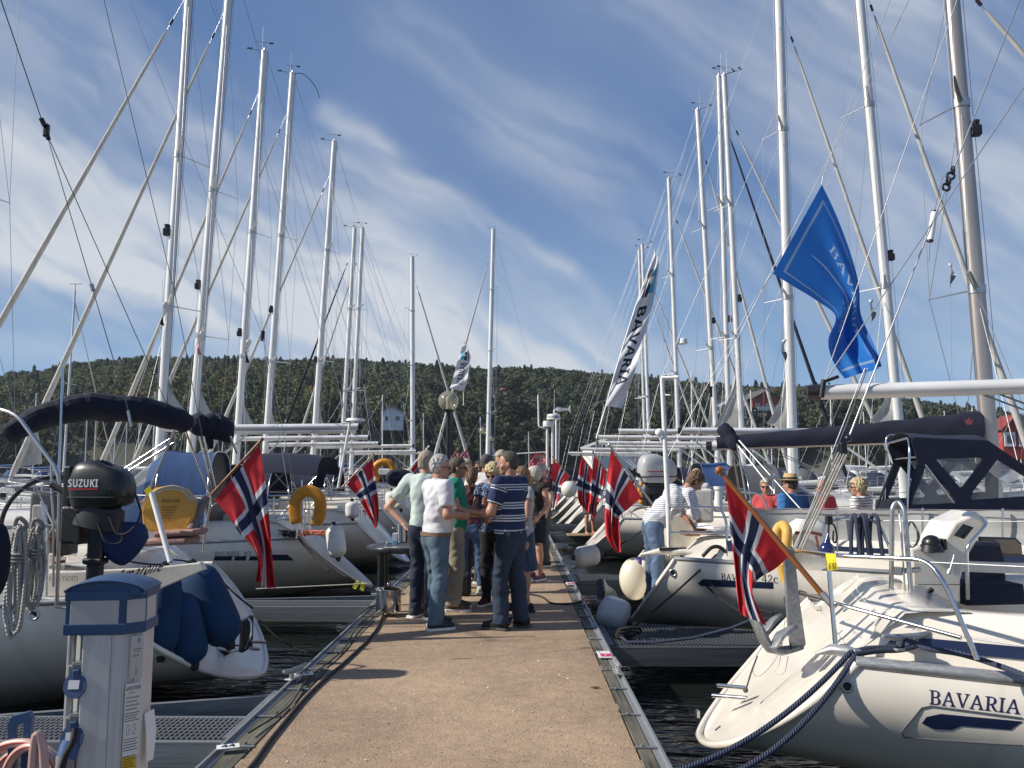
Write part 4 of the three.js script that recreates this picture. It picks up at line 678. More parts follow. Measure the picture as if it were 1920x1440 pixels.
  // cockpit gear: wheel and pedestal
  if (o.wheel !== false) { const x = H.X(0.13, H.Hh(0.13)) + 0.25, y = yF + 0.85, tw = []; for (let k = 0; k < 24; k++) { const a = k / 24 * 6.283; tw.push(V3(x + 0.06 * Math.cos(a), y + 0.42 * Math.cos(a), 0.42 * Math.sin(a))); } mesh('steering_wheel', [tube(tw, 0.014, 72, 7, true), ...[0, 1, 2].map(k => bar(V3(x, y, 0), tw[k * 8], 0.007))], M.steel, g); mesh('binnacle', [box(0.26, 0.95, 0.26, x + 0.18, yF + 0.47, 0, 0.05)], M.gel, g); }
  return { g, H, rig, ns, yF, cin, dk, ch, o, W: v => v.clone().applyMatrix4(g.matrixWorld), loc: v => v.clone().applyMatrix4(g.matrixWorld.clone().invert()) };
}
function sprayhood(g, H, h, dk) {
  const s0 = h.s0, mat = h.mat || M.navyLit, Hg = h.h ?? 0.95, len = h.len ?? 1.75, x0 = H.X(s0, H.Hh(s0)) - (h.back ?? 0.35), yb = H.Hh(s0) + 0.28, w = (h.w ?? (H.B(s0) - dk - 0.06));
  const arch = (x, y, W, hg, n = 20) => { const r = []; for (let j = 0; j <= n; j++) { const a = -1 + 2 * j / n, e = Math.sign(a) * Math.pow(Math.abs(a), 0.8); r.push(V3(x, y + hg * Math.pow(1 - Math.pow(Math.abs(a), 3.2), 0.75), e * W)); } return r; };
  const A0 = arch(x0, yb, w, Hg), A1 = arch(x0 + len * 0.42, yb + 0.02, w * 0.99, Hg * 1.0), A2 = arch(x0 + len, yb + 0.0, w * 0.90, 0.12);
  const lerpA = (a, b, t) => a.map((p, i) => p.clone().lerp(b[i], t));
  const top = []; for (let i = 0; i <= 5; i++) top.push(lerpA(A0, A1, i / 5).map(p => p.clone().add(V3(0, -0.03 * Math.sin(i / 5 * Math.PI), 0))));
  const cut = (rows, j0, j1) => rows.map(r => r.slice(j0, j1 + 1));
  const frnt = []; for (let i = 0; i <= 6; i++) frnt.push(lerpA(A1, A2, i / 6).map((p, j) => p.clone().add(V3(0, 0.05 * Math.sin(i / 6 * Math.PI), 0))));
  mesh('sprayhood', [thick(sheet(top), 0.008), sheet(frnt.slice(0, 2)), sheet(frnt.slice(5)), ...[[0, 2], [9, 11], [18, 20]].map(([a, b]) => sheet(cut(frnt, a, b)))], mat, g);
  for (const [a, b] of [[2, 9], [11, 18]]) mesh('hood_window', sheet(cut(frnt.slice(1, 6), a, b)), M.clear, g);
  mesh('hood_frame', [poly(A0, 0.013, 6), poly(A1.map(p => p.clone().add(V3(0, -0.02, 0))), 0.013, 6)], M.steel, g);
  if (h.closed) mesh('hood_opening', sheet([A0.map(p => p.clone().add(V3(0.06, -0.03, 0))), A0.map(p => V3(p.x + 0.10, yb - 0.25, p.z))]), M.black, g);
  if (h.bimini) { const x1 = x0 - 0.5, b = []; const q0 = arch(x1 - 1.5, yb + Hg - 0.25, w * 0.98, 0.42), q1 = arch(x1, yb + Hg - 0.2, w * 0.98, 0.42); for (let i = 0; i <= 4; i++) b.push(lerpA(q0, q1, i / 4).map(p => p.clone().add(V3(0, 0.05 * Math.sin(i / 4 * Math.PI), 0)))); mesh('bimini', thick(sheet(b), 0.01), mat, g); for (const side of [0, 20]) mesh('bimini_frame', [bar(q0[side], V3(x1 - 0.6, yb - 0.3, q0[side].z), 0.012), bar(q1[side], V3(x1 - 0.9, yb - 0.3, q0[side].z), 0.012)], M.steel, g); }
}
// the mast's foot and top are read as (x, y) in the photograph; the boat's stern stands at (x, d), its bow swung by yaw
function boatAt(side, d, mastPx, topPx, o = {}) {
  const x = side > 0 ? (o.x ?? 1.5) : (o.x ?? -2.45), S = side, yaw = o.yaw ?? 0.05, c = Math.cos(yaw), s = Math.sin(yaw), U = (mastPx[0] - 968) / FPX;
  const m = (U * d - x) / (S * c + U * s);                 // along the boat to the mast
  const dm = d - m * s, b = P(mastPx[0], mastPx[1], dm), t = P(topPx[0], topPx[1], dm);
  const top = t.y - WATER_Y, y0 = 1.35, k = (y0 - (b.y - WATER_Y)) / (top - (b.y - WATER_Y)), xb = mix(b.x, t.x, k);
  const lx = m + S * (xb - b.x), rakeX = S * (xb - t.x);
  return makeBoat({ d, x, ...o, yaw: -S * yaw, mast: { x: lx, top, rakeX, ...(o.mast || {}) } });
}
// ------------------------------------------------------------------ the boats on both sides, near ones first
const bavStripe = [[0.10, 0.155, 0.60, 0.72], [0.165, 0.215, 0.60, 0.72], [0.225, 0.42, 0.60, 0.72]];
const boats = {};
// right side
boats.N = makeBoat({ d: 6.15, x: 1.30, yaw: -0.235, L: 11.6, bs: 1.22, bm: 1.84, hs: 0.985, hm: 0.94, hb: 1.2, rake: 0.90, yb: 0.19, fine: 2, dk: 0.3, pushpit: false, rails: false, wheel: false, toeR: 0.034, sCock: 0.40, soleMat: M.gel,
  label: 'white sailing boat with blue stripe and anchor on its stern, nearest on the right', boomR: 0.72, boomY: 2.66, boomL: 5.25, boomRise: -0.04, mast: { x: 6.3, top: 17, r: 0.1 }, genoa: false, backstay: false, furlMain: false });
boats.M = makeBoat({ d: 11.2, x: 1.50, yaw: -0.30, L: 13.2, bs: 1.38, bm: 1.98, hs: 1.05, hm: 1.0, hb: 1.35, rake: 0.75, fine: 1.6, pushpit: false, rails: false, sCock: 0.38, label: 'white sailing boat with long white spray cloth and people in its cockpit', boom: false, mast: { x: 9.2, top: 18.5, r: 0.1 }, backstay: false, wheel: false });
boats.O = boatAt(1, 14.2, [1848, 690], [1780, -140], { x: 1.60, yaw: 0.2, hs: 1.2, hm: 1.1, L: 11.8, fine: 1.3, label: 'sailing boat with bronze tinted mast and long navy sail cover on its boom', toeMat: M.galvDark, cover: true, boomY: 2.6, boomL: 4.1, boomRise: -0.12, mast: { r: 0.095, mat: M.mastAn }, genoaMat: M.sail, wr: 0.006, lightAt: 0.63 });
boats.P = boatAt(1, 20.2, [1680, 720], [1603, -130], { stripe: [[0.06, 0.5, 0.80, 0.86]], stripeMat: M.stripeB, label: 'sailing boat with broad white mast right of the blue flag, fourth on the right', hood: { mat: M.grayCanvas }, boomY: 3.0, boomL: 5.0, mast: { r: 0.095 }, wr: 0.006, lightAt: 0.41 });
boats.Q = boatAt(1, 24.6, [1484, 770], [1459, -60], { stripe: [[0.08, 0.6, 0.70, 0.82]], hs: 1.1, label: 'sailing boat with white mast behind the blue flag, fifth on the right', hood: { mat: M.blueCanvas, h: 1.05 }, boomY: 3.2, boomL: 4.9, mast: { r: 0.115 }, wr: 0.006, clewH: 0.1, lightAt: 0.42 });
boats.R = boatAt(1, 28.8, [1389, 780], [1358, 142], { hullMat: M.gelFar, L: 12, label: 'sailing boat with the right mast of the close pair, sail at its foot', hood: {}, boomY: 3.2, boomL: 4.8, mast: { r: 0.08 }, wr: 0.006, clewH: 0.15, clewL: 0.9, lightAt: 0.45 });
boats.S = boatAt(1, 31.6, [1366, 780], [1348, 144], { label: 'sailing boat whose mast is the left one of the close pair', genoaMat: M.navy, boomY: 3.1, boomL: 4.8, mast: { r: 0.076 }, wr: 0.006 });
boats.T = boatAt(1, 35.6, [1341, 790], [1308, 207], { stripe: [[0.08, 0.6, 0.76, 0.82]], L: 10.4, bm: 1.7, label: 'sailing boat with slim mast just left of the close pair of masts', hood: {}, boomY: 3.1, mast: { r: 0.088 }, wr: 0.006, clewH: 0.13, lightAt: 0.43 });
boats.U = boatAt(1, 40.2, [1271, 790], [1254, 336], { label: 'sailing boat with white radar dome on its mast, right of the tall banner', boomY: 3.1, mast: { r: 0.08 }, wr: 0.006, lightAt: 0.2 });
boats.V = boatAt(1, 48.5, [1216, 800], [1204, 460], { label: 'sailing boat with mast directly behind the tall white banner', boomY: 3.1, mast: { r: 0.078 }, wr: 0.007 });
boats.X = boatAt(1, 53, [1208, 805], [1198, 470], { label: 'farthest right hand sailing boat with thin mast left of the tall banner', boomY: 3.1, mast: { r: 0.072 }, wr: 0.007 });
// left side
boats.A = makeBoat({ d: 8.3, x: -2.46, yaw: 0.04, L: 11.0, bs: 1.36, bm: 1.85, hs: 1.0, hm: 0.93, hb: 1.2, rake: 0.95, sternV: 0.15, fine: 2, pushpit: false, rails: false, wheel: false, label: 'white sailing boat with blue fenders and an outboard on its stern, nearest left', sCock: 0.40, soleMat: M.gel, cover: false, boom: false, mast: { x: 7.0, top: 16.6, r: 0.09 }, backstay: false, furlMain: false });
boats.B = makeBoat({ d: 14.6, x: -2.50, yaw: 0.2, L: 11.4, bs: 1.40, bm: 1.9, hs: 1.02, hm: 0.98, hb: 1.25, rake: 1.12, fine: 1.6, label: 'white sailing boat with blue window stripe and horseshoe buoy, second on the left', wheel: true, hood: { mat: M.blueCanvas, back: 1.75, len: 1.8, h: 1.12, closed: true }, boom: false, furlMain: false, mast: { x: 6.9, top: 16.4, r: 0.09 } });
boats.C = boatAt(-1, 18.4, [301, 760], [357, -100], { x: -2.35, label: 'sailing boat with the leftmost white mast, third on the left', hood: { bimini: true }, boomY: 3.0, boomL: 4.2, mast: { r: 0.075, spreaders: [0.34, 0.61] }, wr: 0.006, coverMat: M.navy, clew: true, lightAt: 0.47, stripe: [[0.06, 0.4, 0.55, 0.66]], stripeMat: M.stripeB });
boats.D = boatAt(-1, 22.2, [361, 780], [432, -70], { stripe: [[0.08, 0.5, 0.62, 0.74]], hs: 1.1, label: 'sailing boat with the second white mast from the left', hood: {}, boomY: 3.1, boomL: 4.2, mast: { r: 0.09, spreaders: [0.29, 0.56] }, wr: 0.006, clew: true, lightAt: 0.38 });
boats.E = boatAt(-1, 26.6, [447, 770], [494, 97], { stripe: [[0.1, 0.6, 0.8, 0.85]], stripeMat: M.stripeB, toeMat: M.teak, label: 'sailing boat with the third white mast from the left, white sail at its foot', hood: {}, boomY: 3.1, boomL: 4.0, mast: { r: 0.088, spreaders: [0.3, 0.58] }, wr: 0.006, lightAt: 0.35 });
boats.F = boatAt(-1, 30.9, [501, 780], [547, 138], { hs: 1.15, L: 12.2, toeMat: M.galvDark, label: 'sailing boat with fourth white mast from the left, drooping whip at its top', hood: {}, boomY: 3.05, boomL: 4.0, mast: { r: 0.088, spreaders: [0.3, 0.6] }, wr: 0.006, lightAt: 0.42 });
meshW('masthead_whip', tube(Ppx([[553, 138, 30], [566, 138, 30], [582, 150, 30], [594, 168, 30], [599, 184, 30]]), 0.014, 30, 5), M.black, boats.F.g);
boats.G = boatAt(-1, 35.2, [591, 785], [626, 266], { label: 'sailing boat with the fifth white mast from the left, white sail at its foot', boomY: 3.1, boomL: 4.0, mast: { r: 0.092 }, wr: 0.006, clewH: 0.13, lightAt: 0.36 });
boats.Hh = boatAt(-1, 44.5, [644, 780], [664, 428], { label: 'sailing boat with the left mast of the far pair and a navy furled sail', boomY: 3.1, boomL: 3.8, mast: { r: 0.085 }, wr: 0.007, genoaMat: M.navy, lightAt: 0.3 });
boats.I = boatAt(-1, 48.5, [662, 785], [679, 428], { label: 'sailing boat whose mast is the right one of the far pair', boomY: 3.1, boomL: 3.8, mast: { r: 0.09 }, wr: 0.007, lightAt: 0.3 });
// two large yachts lying across the end of the pier
function acrossBoat(px, py, tx, ty, d, dir, label, o = {}) {
  const b = P(px, py, d), t = P(tx, ty, d); const L = 15.5, mx = 8.8;
  const B = makeBoat({ d, x: b.x - dir * mx, L, bs: 1.7, bm: 2.2, hs: 1.2, hm: 1.2, hb: 1.6, fine: 0.6, label, wr: 0.010, boomY: 3.9, boomL: 6.4, genoaR: 2.2, hood: {}, ...o, mast: { x: mx, top: t.y - WATER_Y, rakeX: dir * -(t.x - b.x) * 1, r: 0.19, spreaders: [0.25, 0.5, 0.75] } });
  B.g.rotation.y = dir > 0 ? 0 : Math.PI; B.g.updateMatrixWorld(true); return B;
}
boats.Y1 = acrossBoat(775, 820, 773, 482, 88, 1, 'tall yacht past the pier end with its forestay sloping down to the right', { boom: true, boomRise: 0.1 });
boats.Y2 = acrossBoat(914, 835, 925, 430, 92, -1, 'large yacht beyond the pier end, forestay sloping down to the left', { boomRise: 0.35 });
// low motor boats and small craft between and behind
function motorBoat(x, d, turn, label, o = {}) {
  const g = thing('motor_boat', label, 'motor boat', o.group); g.position.set(x, WATER_Y, -d); g.rotation.y = turn;
  const L = o.L ?? 8.5, H = makeHull({ L, bs: 1.35, bm: 1.45, hs: 0.95, hm: 1.0, hb: 1.45, rake: 0.1, yb: 0.0 }), rows = [];
  for (let i = 0; i <= 20; i++) { const s = i / 20, r = [], h = H.Hh(s), yb = H.Yb(s); for (let k = -8; k <= 8; k++) { const q = Math.sin((1 - Math.abs(k) / 8) * Math.PI / 2); r.push(H.at(s, h - q * (h - yb), k < 0 ? -1 : 1)); } rows.push(r); }
  const dk = []; for (let i = 0; i <= 20; i++) { const s = i / 20; dk.push([-1, 0, 1].map(t => V3(H.X(s, H.Hh(s)), H.Hh(s) + (t ? 0 : 0.06), t * H.B(s)))); }
  mesh('hull', [sheet(rows), sheet([rows[0].slice(0, 9), rows[0].slice(8).reverse()])], o.hullMat || M.gelFar, g); mesh('deck', sheet(dk), M.gelFar, g);
  const y = 1.0, cab = (x0, x1, hh, w, sl) => { const p = polyShape([[x0, y], [x0 + 0.15, y + hh], [x1 - sl, y + hh], [x1, y]], w * 2, 0.05); p.translate(0, 0, -w); return p; };
  mesh('cabin', cab(L * 0.22, L * 0.68, 1.15, 1.1, 0.8), M.gelFar, g);
  for (const s of [-1, 1]) for (let k = 0; k < 3; k++) mesh('window', box(L * 0.12, 0.42, 0.04, L * (0.30 + k * 0.135), y + 0.72, s * 1.17), M.window, g);
  mesh('windscreen', (() => { const q = box(0.05, 0.8, 1.8); q.rotateZ(0.62); q.translate(L * 0.68 - 0.38, y + 0.62, 0); return q; })(), M.window, g);
  mesh('rail', [pipe([H.rail(0.55, 1, 0.1), H.rail(0.55, 1, 0.1, 0.5), H.rail(0.97, 1, 0, 0.55), H.rail(0.97, -1, 0, 0.55), H.rail(0.55, -1, 0.1, 0.5), H.rail(0.55, -1, 0.1)], 0.014, 0.2)], M.steel, g);
  if (o.canopy) mesh('canopy', (() => { const p = polyShape([[0.1, y], [0.35, y + 1.1], [L * 0.25, y + 1.2], [L * 0.25, y]], 2.3, 0.04); p.translate(0, 0, -1.15); return p; })(), o.canopy, g);
  return g;
}
motorBoat(-2.4, 39.8, Math.PI, 'white motor boat with blue canopy in the left row before the far pair of masts', { canopy: M.blueCanvas });
motorBoat(1.5, 44.2, 0, 'white motor boat with navy canopy in the right row near the wind generator', { canopy: M.navyLit });
motorBoat(-2, 66, 0.1, 'white motor cruiser with a row of dark windows behind the heads of the group', { L: 12 });
// ------------------------------------------------------------------ details of the near boats
const ray = new THREE.Raycaster();
function hit(m, px, py) { m.updateWorldMatrix(true, false); const o = camera.position, d = P(px, py, 10).sub(o).normalize(); ray.set(o, d); const h = ray.intersectObject(m, false); return h.length ? h[0].point : null; }
/** Station and height on a hull under a pixel of the photograph. */
function hullSY(b, px, py) { const hm = b.g.children.find(c => c.name === 'hull'), w = hit(hm, px, py); if (!w) return null; const l = b.loc(w); let lo = 0, hi = 1; for (let i = 0; i < 40; i++) { const m = (lo + hi) / 2; if (b.H.X(m, l.y) < l.x) lo = m; else hi = m; } return [lo, l.y, l.z > 0 ? 1 : -1]; }
function hullQuad(b, a, c, d, e, off) { const q = [a, c, d, e].map(p => hullSY(b, ...p)); if (q.some(v => !v)) { console.log('miss', a, q); return null; } return (u, v) => { const f = k => (q[0][k] * (1 - u) + q[1][k] * u) * (1 - v) + (q[3][k] * (1 - u) + q[2][k] * u) * v; return b.H.at(f(0), f(1), q[0][2], off); }; }
/** A painted shape on a hull: outline given in a unit square laid over four pixels (bottom left, bottom right, top right, top left). */
function hullShape(b, name, pts, quad, mat, off = 0.0025) {
  const fn = hullQuad(b, ...quad, off); if (!fn) return; let g;
  if (typeof pts === 'string') g = letters(pts, fontSerif); else { const s = new THREE.Shape(pts.map(p => new THREE.Vector2(...p))); g = new THREE.ShapeGeometry(s, 6); }
  // split long triangles so that the shape follows the curved hull
  let ps = Array.from(g.toNonIndexed().attributes.position.array);
  for (let pass = 0; pass < 4; pass++) { const o = []; for (let i = 0; i < ps.length; i += 9) { const t = [0, 3, 6].map(k => ps.slice(i + k, i + k + 3)); const l = [0, 1, 2].map(k => Math.abs(t[k][0] - t[(k + 1) % 3][0])); const m = l.indexOf(Math.max(...l)); if (l[m] < 0.12) { o.push(...t.flat()); continue; } const A = t[m], B = t[(m + 1) % 3], C = t[(m + 2) % 3], D = A.map((v, k) => (v + B[k]) / 2); o.push(...A, ...D, ...C, ...D, ...B, ...C); } ps = o; }
  g = new THREE.BufferGeometry(); g.setAttribute('position', new THREE.Float32BufferAttribute(ps, 3)); return mesh(name, mapOn(g, fn), mat, b.g);
}
const N = boats.N, Mb = boats.M, A = boats.A, B = boats.B;
// lettering and stripes on the hulls
hullShape(N, 'hull_lettering', 'BAVARIA', [[1742, 1320], [1912, 1339], [1915, 1312], [1742, 1293]], M.letter);
hullShape(N, 'hull_stripe', [[0, 0.35], [0.05, 0.75], [0.2, 1], [1, 0.98], [0.88, 0.12], [0.40, 0.30], [0.30, 0.0], [0.12, 0.02]], [[1728, 1367], [1918, 1371], [1918, 1352], [1728, 1335]], M.stripe);
hullShape(Mb, 'hull_lettering', 'BAVARIA', [[1352, 1087], [1418, 1092], [1418, 1080], [1352, 1075]], M.letter);
hullShape(Mb, 'hull_lettering', '42c', [[1428, 1092], [1458, 1094], [1458, 1079], [1428, 1077]], M.galvDark);
hullShape(Mb, 'hull_stripe', [[0, 0.35], [0.14, 1], [1, 1], [1, 0], [0.10, 0]], [[1308, 1099], [1380, 1101], [1380, 1089], [1308, 1085]], M.stripe);
hullShape(Mb, 'hull_stripe', [[0, 0], [0.12, 1], [1, 1], [1, 0]], [[1408, 1102], [1450, 1104], [1450, 1092], [1408, 1090]], M.stripe);
hullShape(B, 'hull_lettering', 'BAVARIA', [[403, 1043], [449, 1043], [449, 1034], [403, 1034]], M.galvDark);
hullShape(B, 'hull_lettering', '37', [[457, 1043], [471, 1043], [471, 1034], [457, 1034]], M.galvDark);
for (const [a, b] of [[400, 436], [439, 462], [466, 505]]) hullShape(B, 'hull_stripe', [[0, 0], [0.08, 1], [1, 1], [0.95, 0]], [[a, 1051], [b, 1051], [b, 1043], [a, 1043]], M.stripe);
hullShape(B, 'hull_stripe', [[0, 0], [0.02, 1], [0.7, 1], [1, 0]], [[506, 1051], [552, 1051], [552, 1040], [506, 1040]], M.stripe);
// moulded panel line round the stripe of the nearest right hull, and seams
{ const fn = hullQuad(N, [1690, 1384], [1916, 1398], [1916, 1346], [1690, 1316], 0.003); if (fn) mesh('panel_line', poly([[1, 0.02], [0.3, 0.02], [0.02, 0.04], [0.0, 0.2], [0.18, 0.92], [0.26, 1], [1, 1]].flatMap((p, i, l) => i < l.length - 1 ? [0, 0.25, 0.5, 0.75].map(t => fn(mix(p[0], l[i + 1][0], t), mix(p[1], l[i + 1][1], t))) : [fn(...p)]), 0.004, 5), M.grayCanvas, N.g); }
// through-hull fittings
for (const [b, px, py, r] of [[N, 1588, 1287, 0.028], [Mb, 1262, 1074, 0.036], [A, 64, 1153, 0.035]]) { const q = hullSY(b, px, py); if (!q) continue; const c = b.H.at(q[0], q[1], q[2], 0.004), t = new THREE.TorusGeometry(r, r * 0.28, 8, 24), k = new THREE.CircleGeometry(r * 0.75, 20); k.translate(0, 0, 0.003); for (const [n, gg, m] of [['vent_ring', t, M.steelDull], ['vent_hole', k, M.black]]) { gg.translate(c.x, c.y, c.z); mesh(n, gg, m, b.g); } }
// ---- nearest boat on the right
{
  const g = N.g, near = (n, q, m) => meshW(n, q, m, g);
  // navy band on the cockpit coaming
  const cm = g.children.filter(c => c.name === 'coaming');
  { const H = N.H, rr = []; for (let i = 0; i <= 16; i++) { const s = mix(0.012, 0.39, i / 16), h = H.Hh(s), co = H.B(s) - 0.30, hh = h + 0.30 * (0.86 + 0.3 * s / 0.42), X = H.X(s, h), sk = H.rake * 0.42 * (1 - sstep(0, 0.12, s)); const f = t => V3(X + sk * t * 0.8, h + (hh - h) * t, co - 0.015 * t / 0.5 + 0.007); rr.push([f(0.46), f(0.22)]); } mesh('coaming_stripe', sheet(rr), M.stripe, g); }
  // pushpit of bent steel tube
  near('pushpit', pipe(Ppx([[1488, 1031, 5.9], [1560, 1041, 4.98], [1738, 1050, 4.55], [1770, 1090, 4.45], [1833, 1237, 4.36]]), 0.0135, 0.09), M.steel);
  near('pushpit', pipe(Ppx([[1503, 1112, 5.8], [1566, 1131, 4.96], [1802, 1196, 4.42]]), 0.0115, 0.1), M.steel);
  near('stanchion', bar(P(1552, 1041, 4.98), P(1567, 1213, 4.93), 0.0135), M.steel);
  near('pushpit', pipe(Ppx([[1500, 1000, 6.9], [1570, 972, 7.2], [1645, 974, 7.0], [1672, 1036, 6.9]]), 0.0125, 0.1), M.steel);
  near('tube_end', [bar(P(1484, 1030, 5.93), P(1496, 1032, 5.86), 0.019), bar(P(1500, 1111, 5.84), P(1510, 1114, 5.78), 0.017)], M.black);
  near('lifeline', poly(Ppx([[1745, 1054, 4.55], [1920, 1063, 4.15], [2100, 1072, 3.8]]), 0.004, 5), M.wire);
  near('lifeline', poly(Ppx([[1806, 1195, 4.42], [1920, 1211, 4.14], [2100, 1236, 3.8]]), 0.004, 5), M.wire);
  near('lifeline', poly(Ppx([[1645, 976, 7.0], [1780, 977, 6.5], [1980, 979, 6.0]]), 0.004, 5), M.wire);
  near('stern_hoop', pipe(Ppx([[1671, 1122, 5.9], [1673, 950, 5.9], [1684, 938, 5.9], [1696, 955, 5.85], [1709, 1122, 5.8]]), 0.017, 0.09), M.steelDull);
  near('stern_hoop', pipe(Ppx([[1684, 940, 5.92], [1690, 1000, 5.85], [1697, 1110, 5.8]]), 0.007, 0.02), M.steelDull);
  near('hoop_bracket', [bar(P(1697, 1070, 5.82), P(1722, 1068, 5.95), 0.02), bar(P(1684, 1063, 5.84), P(1684, 1078, 5.84), 0.03)], M.steelDull);
  // steering console
  const con = [[1718, 1034], [1728, 1030], [1776, 1034], [1783, 1012], [1800, 984], [1838, 966], [1852, 978], [1840, 1004], [1812, 1050], [1803, 1090], [1803, 1128], [1722, 1128]].map(([x, y]) => P(x, y, 6.0)), c0 = P(1770, 1060, 6.0);
  near('steering_console', (() => { const q = polyShape(con.map(p => [p.x - c0.x, p.y - c0.y]), 0.34, 0.018); q.translate(c0.x, c0.y, c0.z - 0.40); return q; })(), M.gel);
  const pan = quadFn(P(1790, 1006, 5.93), P(1808, 1013, 5.93), P(1833, 988, 5.93), P(1808, 980, 5.93));
  near('instrument_display', mapOn(new THREE.PlaneGeometry(1, 1, 1, 1).translate(0.5, 0.5, 0), (u, v) => { const p = P(mix(1788, 1808, u) + v * 18, mix(1004, 1011, u) - v * 22, 5.975); return p; }), M.window);
  near('grab_rail', pipe(Ppx([[1815, 1124, 5.9], [1812, 1026, 5.9], [1850, 984, 5.9], [1846, 972, 6.1], [1820, 964, 6.3], [1810, 985, 6.35]]), 0.013, 0.06), M.steel);
  { const c = P(1747, 1020, 6.05); near('compass', [ball(0.068, c.x, c.y, c.z, 1, 0.95, 1, 20), bar(P(1747, 1034, 6.05), P(1747, 1022, 6.05), 0.085, 0.075, 20), box(0.03, 0.08, 0.1, P(1766, 1016, 6.05).x, c.y, c.z, 0.01)], M.blackGloss); }
  near('throttle_lever', [bar(P(1781, 1072, 5.8), P(1790, 1040, 5.8), 0.010), bar(P(1779, 1076, 5.8), P(1782, 1068, 5.8), 0.019)], M.steelDull);
  near('throttle_lever', [bar(P(1740, 1112, 5.72), P(1748, 1104, 5.7), 0.017)], M.black);
  near('console_seam', [poly(Ppx([[1722, 1096, 5.985], [1803, 1096, 5.985]]), 0.003, 4)], M.grayCanvas);
  // navy cushions and seat beyond the console
  near('cockpit_cushion', (() => { const q = polyShape([[1818, 1022], [1868, 1024], [1876, 1050], [1880, 1104], [1812, 1104], [1806, 1060]].map(([x, y]) => { const p = P(x, y, 6.5); return [p.x, p.y]; }), 0.09, 0.03); q.translate(0, 0, -6.6); return q; })(), M.navyLit);
  near('cockpit_cushion', (() => { const q = polyShape([[1800, 1098], [1888, 1098], [1892, 1120], [1800, 1122]].map(([x, y]) => { const p = P(x, y, 6.3); return [p.x, p.y]; }), 0.45, 0.03); q.translate(0, 0, -6.6); return q; })(), M.navyLit);
  near('folding_table', (() => { const q = polyShape([[1800, 1052], [1960, 1058], [1960, 1076], [1800, 1070]].map(([x, y]) => { const p = P(x, y, 6.2); return [p.x, p.y]; }), 0.03, 0.004); q.translate(0, 0, -6.2); return q; })(), M.gel);
  near('coaming_window', (() => { const s = new THREE.Shape([[1838, 1010], [1900, 1012], [1908, 1020], [1910, 1038], [1840, 1036]].map(([x, y]) => { const p = P(x, y, 7.2); return new THREE.Vector2(p.x, p.y); })); const q = new THREE.ExtrudeGeometry(s, { depth: 0.02, bevelEnabled: true, bevelSize: 0.02, bevelThickness: 0.01 }); q.translate(0, 0, -7.2); return q; })(), M.window);
  // cleat and fairlead at the quarter
  near('fairlead', [poly(Ppx([[1528, 1226, 4.98], [1560, 1218, 4.93], [1590, 1222, 4.88], [1618, 1232, 4.83]]), [0.006, 0.032, 0.036, 0.03], 10), box(0.05, 0.06, 0.05, P(1606, 1226, 4.84).x, P(1606, 1226, 4.84).y, P(1606, 1226, 4.84).z, 0.012)], M.alu);
  { const c = P(1700, 1207, 4.86); near('deck_cleat', (() => { const q = cleatGeo(); q.scale(1.25, 1.1, 1.25); q.rotateY(0.3); q.translate(c.x, c.y - 0.03, c.z); return q; })(), M.alu); }
  // boarding ladder brackets and stern trim
  near('ladder_bracket', [bar(P(1346, 1285, 6.15), P(1400, 1290, 5.95), 0.015), bar(P(1336, 1304, 6.15), P(1400, 1309, 5.95), 0.015)], M.steel);
  near('stern_badge', (() => { const c = P(1311, 1338, 6.02); const q = box(0.02, 0.045, 0.05); q.translate(c.x - 0.01, c.y, c.z); return q; })(), M.steelDull);
  near('name_lettering', mapOn(letters('Charlotte', fontSerif), (u, v) => P(1508 + u * 36 - v * 5, 1119 + u * 27 - v * 12, 5.5 - u * 0.35)), M.letter);
  near('stern_clip', (() => { const c = P(1475, 1126, 5.62); return box(0.10, 0.045, 0.02, c.x + 0.03, c.y, c.z, 0.004); })(), M.galvDark);
  near('stern_wire', tube(Ppx([[1466, 1150, 5.6], [1440, 1190, 5.65], [1412, 1250, 5.75], [1424, 1268, 5.7], [1458, 1230, 5.6], [1470, 1180, 5.55]]), 0.0022, 50, 4), M.wire);
  near('stern_wire', tube(Ppx([[1472, 1160, 5.5], [1462, 1240, 5.5], [1452, 1262, 5.5], [1470, 1262, 5.45], [1478, 1230, 5.45]]), 0.002, 40, 4), M.wire);
  near('stern_line', [poly(Ppx([[1420, 1230, 5.7], [1408, 1262, 5.72], [1399, 1292, 5.75]]), 0.006, 5), ball(0.018, ...P(1398, 1294, 5.75).toArray())], M.wireDark);
  // backstay tackle
  for (let k = 0; k < 4; k++) near('backstay_tackle', poly(Ppx([[1573 + k * 5, 848 + k * 1.5, 5.75 - k * 0.02], [1488 + k * 5.5, 1028, 5.85 - k * 0.02]]), 0.0075, 6), M.ropeW);
  near('backstay_block', [box(0.05, 0.11, 0.06, ...P(1580, 844, 5.75).toArray(), 0.012), ball(0.025, ...P(1590, 822, 5.75).toArray())], M.blackGloss);
  near('backstay', bar(P(1590, 824, 5.75), P(1772, 356, 5.95), 0.006), M.steelDull);
  near('backstay', bar(P(1788, 318, 5.95), P(1935, -60, 6.1), 0.006), M.steelDull);
  near('turnbuckle', [0, 1, 2, 3].map(k => { const q = new THREE.TorusGeometry(0.026, 0.010, 6, 14); q.rotateY(k * 1.5); const c = P(1774 + k * 4.2, 351 - k * 10.5, 5.95); q.translate(c.x, c.y, c.z); return q; }), M.black);
  near('topping_lift', bar(P(1549, 712, 5.88), P(1990, 60, 5.9), 0.0045), M.wire);
  near('boom_fitting', [bar(P(1545, 712, 5.87), P(1540, 745, 5.87), 0.02), bar(P(1550, 714, 5.87), P(1572, 706, 5.87), 0.012)], M.black);
